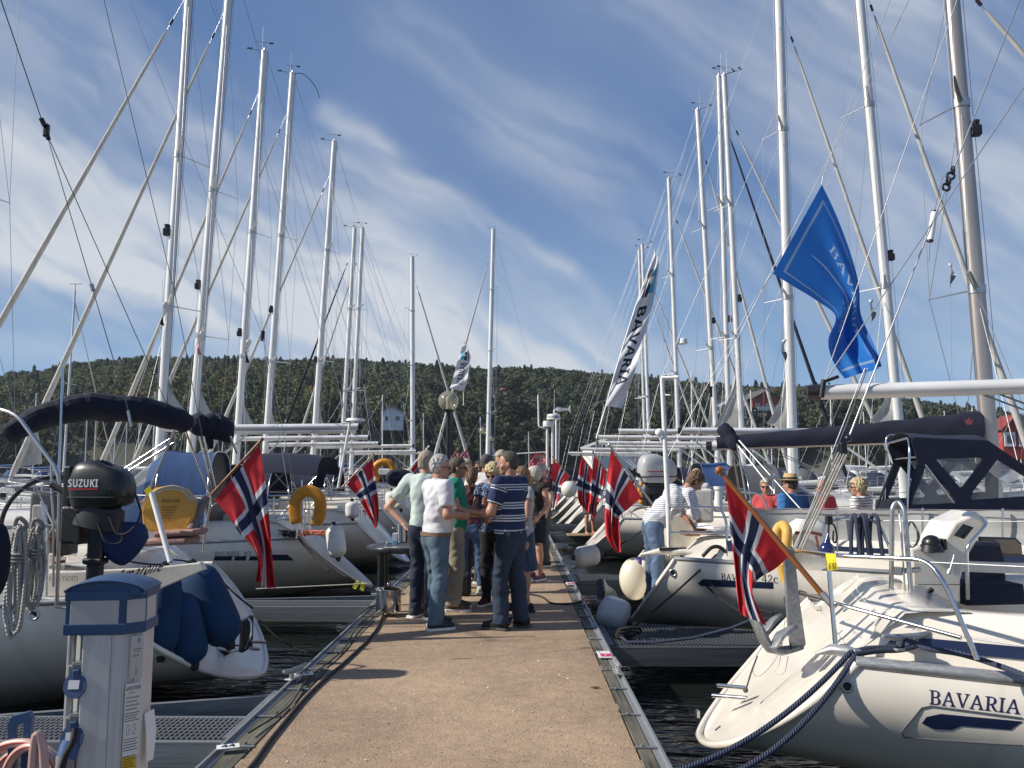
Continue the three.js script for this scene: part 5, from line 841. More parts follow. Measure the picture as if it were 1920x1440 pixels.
  near('mainsheet', [bar(P(1622, 690, 5.7), P(1490, 1030, 5.82), 0.004), bar(P(1627, 690, 5.7), P(1496, 1030, 5.82), 0.004)], M.wire);
}
// things hung on the nearest boat's stern
{
  const an = thing('anchor', 'grey galvanised claw anchor hanging on the stern of the nearest right boat', 'anchor');
  const dep = 5.45, sh = l => l.map(([x, y]) => { const p = P(x, y, dep); return [p.x, p.y]; });
  meshW('shank', (() => { const q = polyShape(sh([[1469, 1030], [1486, 1030], [1497, 1130], [1508, 1206], [1504, 1214], [1484, 1219], [1478, 1170]]), 0.03, 0.005); q.translate(0, 0, -dep - 0.015); return q; })(), M.galv, an);
  const cl = (dz, pts) => { const rows = []; for (let i = 0; i < pts.length; i++) { const [x, y, w] = pts[i]; const p = P(x, y, dep); rows.push([-1, -0.5, 0, 0.5, 1].map(t => V3(p.x - 0.03 * (1 - t * t), p.y - 0.02 * (1 - t * t), p.z + dz + t * w))); } return thick(sheet(rows), 0.022); };
  meshW('claw', cl(0.0, [[1413, 1148, 0.02], [1424, 1172, 0.07], [1434, 1196, 0.10], [1448, 1214, 0.10], [1470, 1219, 0.07], [1503, 1212, 0.03]]), M.galv, an);
  meshW('claw_arm', cl(0.09, [[1485, 1169, 0.015], [1470, 1176, 0.04], [1455, 1186, 0.06], [1446, 1204, 0.05]]), M.galv, an);
  meshW('claw_arm', cl(-0.14, [[1478, 1160, 0.015], [1464, 1170, 0.04], [1450, 1186, 0.06], [1446, 1204, 0.05]]), M.galv, an);
  const nb = thing('horseshoe_buoy', 'ochre horseshoe buoy behind the flag staff at the nearest right stern', 'lifebuoy');
  meshW('float', tube(Ppx([[1474, 1090, 6.1], [1460, 1040, 6.1], [1456, 1000, 6.1], [1466, 985, 6.1], [1476, 1000, 6.0], [1470, 1060, 6.0]]), 0.036, 40, 10), std([0.60, 0.36, 0.08], 0.6), nb);
  const bag = thing('white_bag', 'white canvas lifesaving bag strapped to the nearest right pushpit', 'bag');
  meshW('bag', (() => { const rows = []; for (let i = 0; i <= 10; i++) { const t = i / 10, r = []; for (let k = 0; k <= 20; k++) { const a = k / 20 * 6.283, wx = (0.115 + 0.02 * Math.sin(t * 3)) * (i === 0 || i === 10 ? 0.6 : 1), e = v => Math.sign(v) * Math.pow(Math.abs(v), 0.55); const c = P(1513 + t * 6, 972 + t * 96, 6.2); r.push(V3(c.x + e(Math.cos(a)) * wx, c.y, c.z + e(Math.sin(a)) * wx * 0.8)); } rows.push(r); } return sheet(rows); })(), M.fender, bag);
  meshW('strap', [poly(Ppx([[1492, 1000, 6.05], [1520, 998, 6.05], [1540, 1003, 6.1]]), 0.012, 6), poly(Ppx([[1530, 1005, 6.05], [1534, 1025, 6.05], [1540, 1040, 6.08]]), 0.009, 6)], std([0.24, 0.07, 0.06], 0.7), bag);
  const bu = thing('marker_float', 'small dark blue float on a black lanyard beside the yellow note', 'float');
  { const c = P(1550, 1032, 5.6); meshW('float', [ball(0.052, c.x, c.y, c.z, 1, 1.1, 1, 18), oval(c.clone().add(V3(0, 0.03, 0)), P(1553, 1000, 5.6), 0.03, 0.03, 0.2)], phys([0.012, 0.02, 0.10], 0.2, { clearcoat: 1 }), bu); meshW('lanyard', [poly(Ppx([[1553, 1006, 5.6], [1554, 980, 5.6]]), 0.007, 6), tube(Ppx([[1556, 982, 5.6], [1564, 985, 5.6], [1569, 1005, 5.6], [1566, 1018, 5.6], [1562, 1012, 5.6], [1563, 995, 5.6]]), 0.006, 30, 6), box(0.045, 0.06, 0.04, ...P(1554, 975, 5.6).toArray(), 0.01)], M.rubber, bu); }
  const nt = thing('paper_note', 'yellow paper note with handwritten numbers hanging on the nearest right rail', 'note');
  meshW('note', thick(sheet([[P(1548, 1038, 4.93), P(1567, 1038, 4.90)], [P(1550, 1052, 4.91), P(1568, 1052, 4.88)], [P(1551, 1070, 4.92), P(1571, 1068, 4.89)]]), 0.002), M.yellowTag, nt);
  meshW('number', mapOn(letters('6 92'), (u, v) => P(1554 + u * 14, 1067 - u * 0.5 - v * 11, 4.893 - u * 0.025)), M.black, nt);
  // navy mooring coils over the far rail
  const rc = thing('rope_coil', 'navy mooring rope looped over the far rail of the nearest right boat', 'rope');
  for (const [x, w] of [[1599, 6], [1613, 8], [1620, 5], [1634, 12]]) meshW('loop', tube(Ppx([[x - 3, 1042, 7.05], [x - 3, 1000, 7.05], [x, 970, 7.04], [x + w * 0.6, 966, 7.0], [x + w, 975, 6.96], [x + w + 4, 1005, 6.95], [x + w + 9, 1042, 6.95]]), 0.017, 50, 8), M.ropeN, rc);
  const cl2 = thing('line_coil', 'small coiled pale line hanging on the steel hoop of the nearest right boat', 'rope');
  meshW('loop', [0, 1, 2, 3].map(k => tube(Ppx([[1708, 978, 5.85], [1701 - k * 1.5, 1000, 5.85], [1703 - k, 1018, 5.84], [1712, 1026, 5.83], [1720 + k, 1012, 5.83], [1718 + k, 995, 5.83]]), 0.005, 30, 5, true)), M.ropeW, cl2);
  // mooring lines
  const cleatP = P(1246, 1452, 4.40);
  tagT(mesh('mooring_rope', poly(sag(P(1594, 1224, 4.80), cleatP, 0.10, 40), 0.0155, 9), M.ropeN), 'upper navy mooring rope from the nearest right stern to the pier', 'rope');
  tagT(mesh('mooring_rope', poly(sag(P(1604, 1228, 4.78), cleatP.clone().add(V3(0.06, -0.02, 0.08)), 0.17, 40), 0.0155, 9), M.ropeN), 'lower navy mooring rope from the nearest right stern, hanging deeper', 'rope');
  tagT(mesh('deck_rope', [tube(Ppx([[1594, 1224, 4.83], [1630, 1216, 4.84], [1680, 1214, 4.85], [1704, 1206, 4.82], [1690, 1198, 4.86], [1716, 1204, 4.8], [1740, 1216, 4.72], [1800, 1226, 4.62], [1860, 1244, 4.45], [1925, 1268, 4.25], [2000, 1300, 4.1]]), 0.016, 120, 8), tube(Ppx([[1604, 1226, 4.82], [1650, 1220, 4.83], [1690, 1218, 4.83], [1722, 1208, 4.80], [1700, 1200, 4.84]]), 0.016, 60, 8)], M.ropeN), 'navy rope made fast on the side deck cleat of the nearest right boat', 'rope');
}
// ------------------------------------------------------------------ second boat on the right: cloth, hood, rails
{
  const g = Mb.g, add = (n, q, m) => meshW(n, q, m, g), H = Mb.H;
  // white weather cloth laced to the lifelines
  { const rows = []; for (let i = 0; i <= 34; i++) { const t = i / 34, x = mix(1411, 1990, t), r = []; const d = mix(9.55, 8.35, t); for (let k = 0; k <= 6; k++) { const v = k / 6, sc = 2 * Math.sin(v * Math.PI) * (0.5 + 0.5 * Math.sin(i * 0.9)); r.push(P(x, mix(954 + 4 * t, 1034 + 6 * t, v) + (k === 0 ? 1.5 * Math.abs(Math.sin(t * 20)) : 0), d + 0.012 * sc + 0.02 * Math.sin(i * 0.55 + v * 2) * v)); } rows.push(r); } add('weather_cloth', thick(sheet(rows), 0.004), phys([0.74, 0.73, 0.70], 0.85, { map: T.clothC, transmission: 0.35, thickness: 0 })); }
  for (const x of [1411, 1570, 1730, 1880]) { const t = (x - 1411) / 579, d = mix(9.5, 8.3, t); add('stanchion', bar(P(x, 950 + 4 * t, d), P(x, 1046 + 8 * t, d), 0.0125), M.steel); }
  add('lifeline', poly(Ppx([[1411, 953, 9.52], [1700, 955, 8.92], [1990, 958, 8.3]]), 0.005, 5), M.wire);
  add('lifeline', poly(Ppx([[1411, 1035, 9.52], [1700, 1038, 8.92], [1990, 1041, 8.3]]), 0.004, 5), M.wire);
  // stern rails, helm boxes and the tall white pole
  add('pushpit', pipe(Ppx([[1256, 1046, 10.0], [1256, 951, 10.0], [1350, 951, 9.8], [1362, 975, 9.75], [1364, 1046, 9.7]]), 0.015, 0.12), M.steel);
  add('pushpit', pipe(Ppx([[1256, 998, 10.0], [1364, 1000, 9.75]]), 0.011, 0.1), M.steel);
  add('pushpit', pipe(Ppx([[1256, 951, 10.0], [1296, 945, 10.6], [1310, 940, 11.6], [1320, 930, 12.4], [1360, 930, 12.3]]), 0.013, 0.1), M.steel);
  add('radar_pole', [bar(P(1257, 1042, 10.1), P(1241, 708, 10.1), 0.034, 0.026, 12), bar(P(1240, 708, 10.1), P(1272, 707, 10.0), 0.02, 0.02, 10), bar(P(1239, 712, 10.1), P(1262, 712, 10.05), 0.008), bar(P(1243, 740, 10.1), P(1256, 741, 10.05), 0.01)], M.mast);
  add('pole_lamp', [ball(0.05, ...P(1236, 811, 10.1).toArray()), bar(P(1236, 811, 10.1), P(1240, 830, 10.1), 0.012)], M.white);
  add('stern_locker', (() => { const q = box(0.42, 0.46, 0.4, 0, 0, 0, 0.04); const c = P(1282, 996, 10.9); q.translate(c.x, c.y, c.z - 0.2); return q; })(), M.gel);
  add('stern_locker', (() => { const q = box(0.34, 0.45, 0.3, 0, 0, 0, 0.04); const c = P(1313, 948, 11.2); q.translate(c.x, c.y, c.z - 0.1); return q; })(), M.gel);
  add('winch', [bar(P(1347, 960, 10.4), P(1347, 915, 10.4), 0.055, 0.05, 16), bar(P(1347, 918, 10.4), P(1347, 912, 10.4), 0.066, 0.066, 16)], M.white);
  { const c = P(1295, 938, 10.7); add('handheld_lamp', [ball(0.075, c.x, c.y, c.z, 1.15, 0.85, 1, 18), bar(c, P(1295, 955, 10.7), 0.04, 0.05, 12)], M.white); }
  { const c = P(1320, 985, 10.3); add('paper_sheet', thick(sheet([[P(1300, 978, 10.2), P(1330, 984, 10.0)], [P(1306, 990, 10.0), P(1340, 992, 9.8)]]), 0.003), M.white); }
  add('seat_top', box(0.4, 0.04, 0.4, c_(1310, 1000, 10.2).x, c_(1310, 1000, 10.2).y, c_(1310, 1000, 10.2).z, 0.015), M.teak);
  // side stripe on coaming
  { const rr = []; for (let i = 0; i <= 16; i++) { const s = mix(0.03, 0.37, i / 16), h = H.Hh(s), co = H.B(s) - 0.30, X = H.X(s, h); rr.push([V3(X + 0.2, h + 0.22, co + 0.004), V3(X + 0.2, h + 0.10, co + 0.012)]); } mesh('coaming_stripe', sheet(rr), M.stripe, g); }
  { const c = P(1242, 1038, 10.0); add('fairlead', poly([c.clone().add(V3(-0.25, -0.02, -0.1)), c.clone().add(V3(0.0, 0.03, 0)), c.clone().add(V3(0.4, 0.02, 0.1))], [0.01, 0.045, 0.035], 10), M.gel); }
  { const c = P(1343, 1040, 9.72); add('deck_cleat', tube([c.clone().add(V3(-0.16, -0.02, 0)), c.clone().add(V3(-0.05, 0.08, 0)), c.clone().add(V3(0.05, 0.08, 0)), c.clone().add(V3(0.16, -0.02, 0))], 0.022, 30, 8), M.black); }
  { const c = P(1262, 1030, 9.95); add('deck_cleat', bar(c.clone().add(V3(-0.16, 0, 0)), c.clone().add(V3(0.16, 0, 0)), 0.022, 0.022, 8), M.black); }
  // sprayhood with cut out windows
  const d0 = 9.0, hp = l => l.map(([x, y]) => { const p = P(x, y, d0); return new THREE.Vector2(p.x, p.y); });
  const shp = new THREE.Shape(hp([[1689, 964], [1720, 868], [1708, 826], [1714, 820], [1852, 826], [1866, 836], [1925, 876], [1960, 900], [1960, 966]]));
  shp.holes.push(new THREE.Path(hp([[1736, 872], [1792, 938], [1789, 943], [1710, 946], [1709, 941]])), new THREE.Path(hp([[1753, 860], [1839, 858], [1841, 862], [1804, 912], [1799, 914]])), new THREE.Path(hp([[1869, 862], [1930, 900], [1930, 930], [1822, 937], [1817, 930]])));
  const nearS = new THREE.ExtrudeGeometry(shp, { depth: 0.012, bevelEnabled: false, curveSegments: 4 }); nearS.translate(0, 0, -d0);
  const far = V3(0.62, 0, -1.95);
  const farS = nearS.clone(); farS.scale(1, 1, 1); farS.translate(far.x, 0, far.z);
  const a0 = P(1708, 822, d0), a1 = P(1852, 827, d0), a2 = P(1866, 838, d0), a3 = P(1925, 877, d0);
  const roof = [a0, a0.clone().lerp(a1, 0.5), a1, a2].map((p, k) => { const r = []; for (let i = 0; i <= 12; i++) { const t = i / 12; r.push(p.clone().add(far.clone().multiplyScalar(t)).add(V3(0, 0.10 * Math.pow(Math.sin(t * Math.PI), 0.7) - (k === 1 ? 0.02 : 0), 0))); } return r; });
  add('sprayhood', [nearS, farS, thick(sheet(roof), 0.008)], M.navyLit);
  const pane = (n, l, dz) => { const s = new THREE.Shape(hp(l)), q = new THREE.ShapeGeometry(s); q.translate(dz ? far.x : 0, 0, -d0 + 0.005 + (dz ? far.z : 0)); add(n, q, M.clear); };
  for (const z of [0, 1]) { pane('hood_window', [[1733, 870], [1794, 944], [1706, 948]], z); pane('hood_window', [[1750, 858], [1843, 856], [1801, 917]], z); pane('hood_window', [[1866, 860], [1932, 899], [1932, 932], [1815, 939]], z); }
  { const b = P(1980, 912, d0), fr = [a2, b].map(p => { const r = []; for (let i = 0; i <= 8; i++) { const t = i / 8; r.push(p.clone().add(far.clone().multiplyScalar(t)).add(V3(0, 0.08 * Math.sin(t * Math.PI), 0))); } return r; }); add('hood_window', sheet(fr), M.clear); }
  add('hood_frame', pipe([P(1700, 966, d0), a0.clone().add(V3(-0.01, 0.01, 0.01)), a0.clone().add(far).add(V3(-0.01, 0.01, 0)), P(1700, 966, d0).add(far)], 0.014, 0.25), M.steel);
  add('hood_frame', pipe([P(1790, 946, d0), P(1722, 856, d0).add(V3(0, 0, 0.02)), P(1722, 856, d0).add(far)], 0.012, 0.2), M.steel);
  add('hood_strut', bar(P(1640, 962, 9.3), P(1676, 868, 9.6), 0.014), M.black);
  add('hood_skirt', [thick(sheet([[P(1642, 938, 10.9), P(1692, 936, 10.6)], [P(1640, 962, 10.6), P(1690, 962, 10.3)]]), 0.01)], M.black);
  add('hood_tie', pipe(Ppx([[1672, 860, 10.8], [1660, 830, 10.9], [1664, 815, 10.9], [1690, 816, 10.9]]), 0.012, 0.1), M.steel);
  // folded bimini in its sleeve
  add('folded_bimini', poly(Ppx([[1352, 800, 10.9], [1366, 815, 10.85], [1382, 840, 10.75]]).flatMap((p, i, l) => i < l.length - 1 ? [0, 0.25, 0.5, 0.75].map(t => p.clone().lerp(l[i + 1], t)) : [p]), [0.075, 0.10, 0.095, 0.105, 0.10, 0.09, 0.10, 0.085, 0.06], 12), M.navy);
  for (const [a, b] of [[[1378, 828, 10.75], [1450, 920, 10.2]], [[1386, 826, 10.7], [1560, 1020, 9.6]], [[1382, 832, 10.7], [1402, 950, 10.6]], [[1372, 838, 10.8], [1392, 955, 11]], [[1374, 820, 10.8], [1448, 880, 10.9]]]) add('bimini_frame', bar(P(...a), P(...b), 0.013), M.steelDull);
  // lettered label and crown on the neighbour's cover and boom
  const cr = P(1823, 775, 0.001), og = boats.O;
}
function c_(x, y, d) { return P(x, y, d); }
{ // crown on the navy cover and the maker's plate on the boom
  const g = boats.O.g, cov = g.children.find(c => c.name === 'sail_cover'), bm = g.children.find(c => c.name === 'boom');
  const w = hit(cov, 1815, 790); if (w) { const s = 0.085, q = new THREE.ShapeGeometry(new THREE.Shape([[-1, 0.55], [-0.5, 0.1], [0, 0.8], [0.5, 0.1], [1, 0.55], [0.62, -0.6], [-0.62, -0.6]].map(([x, y]) => new THREE.Vector2(x * s, y * s)))); const n = V3(0.15, 0, 1).normalize(); q.lookAt(n); q.translate(w.x, w.y, w.z + 0.03); meshW('crown_emblem', q, std([0.55, 0.12, 0.12], 0.7), g); }
  const b = hit(bm, 1790, 808); if (b) { const q = box(0.34, 0.10, 0.006, b.x, b.y, b.z + 0.012); meshW('maker_plate', q, std([0.62, 0.62, 0.60], 0.5), g); const t = mapOn(letters('2017'), (u, v) => V3(b.x + 0.0 + u * 0.12, b.y - 0.025 + v * 0.05, b.z + 0.018)); meshW('maker_text', t, M.black, g); }
}
// mooring lines, fenders and loose gear at the second and third right berths
const line = (name, label, a, b, s, r, m, group) => { const o = mesh(name, poly(sag(a, b, s, 24), r, 7), m); return tagT(o, label, 'rope', group); };
line('mooring_line', 'black line from the dark cleat of the second right boat to the finger pontoon', P(1343, 1040, 9.7), P(1176, 1186, 8.75), 0.02, 0.011, M.ropeK);
line('mooring_line', 'upper of two slack black lines across the hull of the second right boat', P(1276, 1042, 9.9), P(1450, 1150, 8.6), 0.12, 0.012, M.ropeK);
line('mooring_line', 'lower of two slack black lines across the hull of the second right boat', P(1280, 1042, 9.9), P(1452, 1160, 8.55), 0.19, 0.012, M.ropeK);
tagT(mesh('mooring_line', poly(Ppx([[1158, 1188, 8.7], [1176, 1204, 8.45], [1230, 1204, 8.4], [1300, 1196, 8.4], [1370, 1178, 8.35], [1420, 1158, 8.3]]).flatMap((p, i, l) => i < l.length - 1 ? [0, 0.25, 0.5, 0.75].map(t => p.clone().lerp(l[i + 1], t)) : [p]), 0.016, 8), M.ropeN), 'thick dark rope lying along the nearest right finger pontoon', 'rope');
tagT(mesh('rope_heap', [0, 1, 2, 3].map(k => { const q = new THREE.TorusGeometry(0.08 + 0.012 * k, 0.016, 7, 22); q.rotateX(Math.PI / 2 - 0.15 * k); const c = P(1168, 1188, 8.7); q.translate(c.x + 0.02 * k, -0.07 + k * 0.022, c.z + 0.02 * k); return q; }), M.ropeK), 'small black heap of rope at the root of the nearest right finger', 'rope');
function fender(label, top, bot, r, m, caps = M.navy, group) {
  const o = thing('fender', label, 'fender', group); const n = 14, pts = [], rs = [];
  for (let i = 0; i <= n; i++) { const t = i / n; pts.push(top.clone().lerp(bot, t)); rs.push(r * Math.pow(Math.max(0.02, 1 - Math.pow(Math.abs(2 * t - 1), 5)), 0.5)); }
  rs[0] = r * 0.25; rs[n] = r * 0.25;
  meshW('body', poly(pts, rs, 18), m, o);
  const d = top.clone().sub(bot).normalize(); meshW('eye', [bar(top, top.clone().add(d.clone().multiplyScalar(0.06)), r * 0.3, r * 0.2, 12), bar(bot, bot.clone().sub(d.clone().multiplyScalar(0.05)), r * 0.3, r * 0.18, 12)], caps, o);
  return o;
}
fender('large grey fender lying between the pier and the second right boat', P(1122, 1140, 9.6), P(1178, 1165, 9.5), 0.20, M.fenderG, M.black);
fender('grey fender with black end hanging at the third right stern', P(1124, 1040, 12.6), P(1077, 1045, 12.5), 0.155, M.fenderG, M.black);
{ const o = thing('ball_fender', 'large cream ball fender with blue top beside the second right stern', 'fender'); const c = P(1190, 1085, 11.2); meshW('body', ball(0.24, c.x, c.y, c.z, 0.85, 1.15, 0.85, 28), phys([0.70, 0.64, 0.50], 0.4), o); meshW('top', ball(0.105, c.x + 0.09, c.y + 0.215, c.z + 0.03, 1, 0.75, 1, 18), std([0.02, 0.02, 0.16], 0.5), o); }
{ const o = thing('ball_fender', 'white ball fender hanging beside the far right row of flags', 'fender'); const c = P(1067, 917, 17); meshW('body', ball(0.165, c.x, c.y, c.z, 1, 1.03, 1, 24), M.fender, o); meshW('eye', bar(c.clone().add(V3(0, 0.15, 0)), c.clone().add(V3(0.02, 0.24, 0)), 0.05, 0.03, 12), M.navy, o); }
{ const o = thing('plough_anchor', 'grey plough anchor hanging over the water at the second right berth', 'anchor'); const q = l => l.map(([x, y]) => { const p = P(x, y, 10.4); return [p.x, p.y]; }); meshW('shank', (() => { const e = polyShape(q([[1116, 1090], [1126, 1084], [1134, 1110], [1132, 1124], [1120, 1122]]), 0.03, 0.004); e.translate(0, 0, -10.4); return e; })(), M.galvDark, o); meshW('blade', thick(sheet([[P(1128, 1080, 10.45), P(1130, 1082, 10.3)], [P(1138, 1098, 10.6), P(1134, 1108, 10.1)], [P(1152, 1108, 10.5), P(1132, 1122, 10.2)], [P(1158, 1120, 10.4), P(1140, 1124, 10.3)]]), 0.02), M.galv, o); }
{ const o = thing('gangplank', 'white spar with dark joint leaning from the second right stern', 'gangplank'); meshW('spar', poly(Ppx([[1246, 962, 10.6], [1222, 1020, 10.9], [1202, 1080, 11.2]]), 0.05, 10), M.gel, o); meshW('joint', ball(0.10, ...P(1216, 1042, 11).toArray(), 1.0, 0.8, 1, 14), M.galvDark, o); }
tagT(mesh('wooden_mat', (() => { const c = P(1097, 1000, 22.4); const q = box(0.95, 0.03, 0.8, 0, 0, 0, 0.01); q.translate(c.x, -0.07, -22.5); return q; })(), std([0.36, 0.24, 0.13], 0.8, 0, { map: T.clothC })), 'tan board lying on the finger under the bare feet', 'board');
line('mooring_line', 'dark line from the third right stern down to the pier cleat', P(1218, 985, 13), P(1073, 1066, 13.3), 0.05, 0.014, M.ropeK);
line('mooring_line', 'thin dark line hanging across the third right hull', P(1214, 1004, 12.9), P(1150, 1055, 12.3), 0.2, 0.008, M.ropeK);
// hood, outboard and buoy of the third right boat
function outboard(label, c, s, turn, cowl, leg, txt) {
  const o = thing('outboard_motor', label, 'outboard motor', null, c); o.rotation.y = turn; o.scale.setScalar(s);
  const rows = []; const prof = [[0, 0.20, 0.12, -0.02], [0.03, 0.235, 0.14, 0], [0.12, 0.25, 0.15, 0], [0.22, 0.245, 0.148, 0.0], [0.29, 0.225, 0.135, 0.0], [0.335, 0.19, 0.11, -0.01], [0.36, 0.11, 0.06, -0.02], [0.365, 0.01, 0.01, -0.02]];
  for (const [y, rx, rz, dx] of prof) { const r = []; for (let k = 0; k <= 28; k++) { const a = k / 28 * 6.2832, e = v => Math.sign(v) * Math.pow(Math.abs(v), 0.62); const ex = e(Math.cos(a)); r.push(V3(ex * rx + dx, y + (ex > 0 ? -0.05 * ex * (y > 0.2 ? 1 : 0) : 0), e(Math.sin(a)) * rz)); } rows.push(r); }
  mesh('cowl', sheet(rows), cowl, o);
  mesh('cowl_seam', (() => { const l = []; for (let k = 0; k < 28; k++) { const a = k / 28 * 6.2832, e = v => Math.sign(v) * Math.pow(Math.abs(v), 0.62); l.push(V3(e(Math.cos(a)) * 0.248, 0.075, e(Math.sin(a)) * 0.149)); } return tube(l, 0.006, 84, 5, true); })(), M.rubber, o);
  mesh('lower_cowl', [oval(V3(0, 0.0, 0), V3(-0.03, -0.16, 0), 0.19, 0.11, 1.15, 20)], leg, o);
  mesh('mid_section', [box(0.13, 0.62, 0.075, -0.03, -0.38, 0, 0.03), box(0.17, 0.05, 0.11, -0.03, -0.42, 0, 0.02)], leg, o);
  mesh('clamp_bracket', [box(0.05, 0.30, 0.16, -0.15, -0.14, 0, 0.015), box(0.08, 0.05, 0.20, -0.13, -0.02, 0, 0.015), bar(V3(-0.17, -0.2, 0.06), V3(-0.26, -0.2, 0.06), 0.012), bar(V3(-0.17, -0.2, -0.06), V3(-0.26, -0.2, -0.06), 0.012)], leg, o);
  mesh('cavitation_plate', [box(0.32, 0.016, 0.14, 0.02, -0.70, 0, 0.007)], leg, o);
  mesh('gearcase', [oval(V3(-0.14, -0.80, 0), V3(0.14, -0.80, 0), 0.05, 0.05, 0.7, 14), ball(0.05, -0.14, -0.80, 0, 1.4, 1, 1, 12), box(0.10, 0.12, 0.05, -0.03, -0.75, 0, 0.02), (() => { const q = polyShape([[-0.12, -0.83], [0.0, -0.83], [-0.02, -0.95], [-0.09, -0.95]], 0.014); q.translate(0, 0, -0.007); return q; })()], leg, o);
  mesh('tiller', [bar(V3(-0.18, 0.06, 0.03), V3(-0.42, 0.17, 0.03), 0.02, 0.024, 10)], M.rubber, o);
  const F = (u, v, w, h, x, y) => V3(x + (u - 0.5) * w, y + (v - 0.5) * h, 0.153);
  mesh('brand_lettering', mapOn(letters(txt), (u, v) => F(u, v, 0.25, 0.062, -0.07, 0.185)), std([0.72, 0.72, 0.72], 0.4), o);
  mesh('brand_stripe', [mapOn(new THREE.PlaneGeometry(1, 1).translate(0.5, 0.5, 0), (u, v) => F(u, v, 0.25, 0.010, -0.07, 0.140)), ], std([0.5, 0.02, 0.03], 0.4), o);
  return o;
}
outboard('grey cowled outboard motor on the rail of the third right boat', P(1232, 905, 13.2), 1.25, 0.25, phys([0.42, 0.42, 0.42], 0.3, { clearcoat: 0.6 }), M.black, 'SUZUKI');
{ const o = thing('yellow_bag', 'yellow rescue bag on the rail left of the grey outboard', 'bag'); const c = P(1206, 925, 13.4); meshW('bag', box(0.16, 0.36, 0.18, c.x, c.y, c.z, 0.05), M.yellow, o); meshW('strap', box(0.05, 0.37, 0.19, c.x, c.y, c.z, 0.02), M.black, o); }
// radar and wind generator posts far along the right row
{ const o = thing('radar_post', 'two white posts with radar domes and antenna on a far right stern', 'radar post'); const d = 24;
  const dome = (px, py, w, h) => { const c = P(px, py, d); meshW('radar_dome', [oval(c.clone().add(V3(0, -h / 2, 0)), c.clone().add(V3(0, h / 2, 0)), w / 2, w / 2, 0.93, 24), ball(w / 2 * 0.93, c.x, c.y + h / 2, c.z, 1, 0.16, 1, 20)], M.white, o); };
  dome(1038, 782, 0.40, 0.13); dome(1026, 795, 0.26, 0.15); meshW('post', bar(P(1036, 870, d), P(1036, 789, d), 0.045, 0.04, 12), M.mast, o); meshW('post', bar(P(1026, 880, d), P(1026, 803, d), 0.04, 0.035, 12), M.mast, o); meshW('post', bar(P(1047, 868, d), P(1049, 790, d), 0.018), M.mast, o); meshW('antenna', pipe(Ppx([[1009, 740, d], [1010, 800, d], [1022, 803, d]]), 0.022, 0.06), M.white, o);
  meshW('radar_lettering', mapOn(letters('Raymarine'), (u, v) => P(1027 + u * 21, 785 - v * 6, d - 0.215)), M.black, o); }
{ const o = thing('wind_generator', 'white wind generator with tail fin above the radar domes', 'wind generator'); const d = 24.4; meshW('pole', bar(P(1043, 880, d), P(1043, 774, d), 0.03), M.mast, o); meshW('body', poly(Ppx([[1041, 767, d], [1045, 767, d], [1056, 768, d], [1064, 768, d]]), [0.03, 0.075, 0.04, 0.02], 12), M.white, o); meshW('tail_fin', (() => { const q = polyShape([[1062, 768], [1070, 758], [1069, 768], [1072, 776]].map(([x, y]) => { const p = P(x, y, d); return [p.x, p.y]; }), 0.02); q.translate(0, 0, -d - 0.01); return q; })(), M.white, o); const h = P(1041, 767, d); meshW('rotor_blade', [0, 1, 2].map(k => { const q = box(0.012, 0.55, 0.06, 0, 0.3, 0); q.rotateX(k * 2.094 + 0.4); q.translate(h.x - 0.03, h.y, h.z); return q; }), M.white, o); }
// radar dome on a mast and reflector on a shroud
{ const o = thing('radar_dome', 'white radar dome bracketed to a mast right of the tall banner', 'radar dome'); const d = 40, c = P(1280, 640, d); meshW('dome', [oval(c.clone().add(V3(0, -0.12, 0)), c.clone().add(V3(0, 0.10, 0)), 0.24, 0.24, 0.9, 20), ball(0.215, c.x, c.y + 0.10, c.z, 1, 0.3, 1, 16)], M.white, o); meshW('bracket', bar(c.clone().add(V3(-0.45, -0.14, 0)), c.clone().add(V3(0.1, -0.13, 0)), 0.03), M.steelDull, o); }
{ const o = thing('radar_reflector', 'white tube radar reflector with black ends hung on a shroud at upper right', 'radar reflector'); const d = 13; const a = P(1752, 398, d), b = P(1744, 450, d); meshW('tube', bar(a, b, 0.05, 0.05, 14), M.white, o); meshW('end_cap', bar(a, a.clone().lerp(b, -0.06), 0.053), M.black, o); meshW('end_cap', bar(b, b.clone().lerp(a, -0.06), 0.053), M.black, o); meshW('lanyard', [bar(a, P(1768, 330, d), 0.004), bar(b, P(1742, 490, d), 0.004)], M.wireDark, o); }
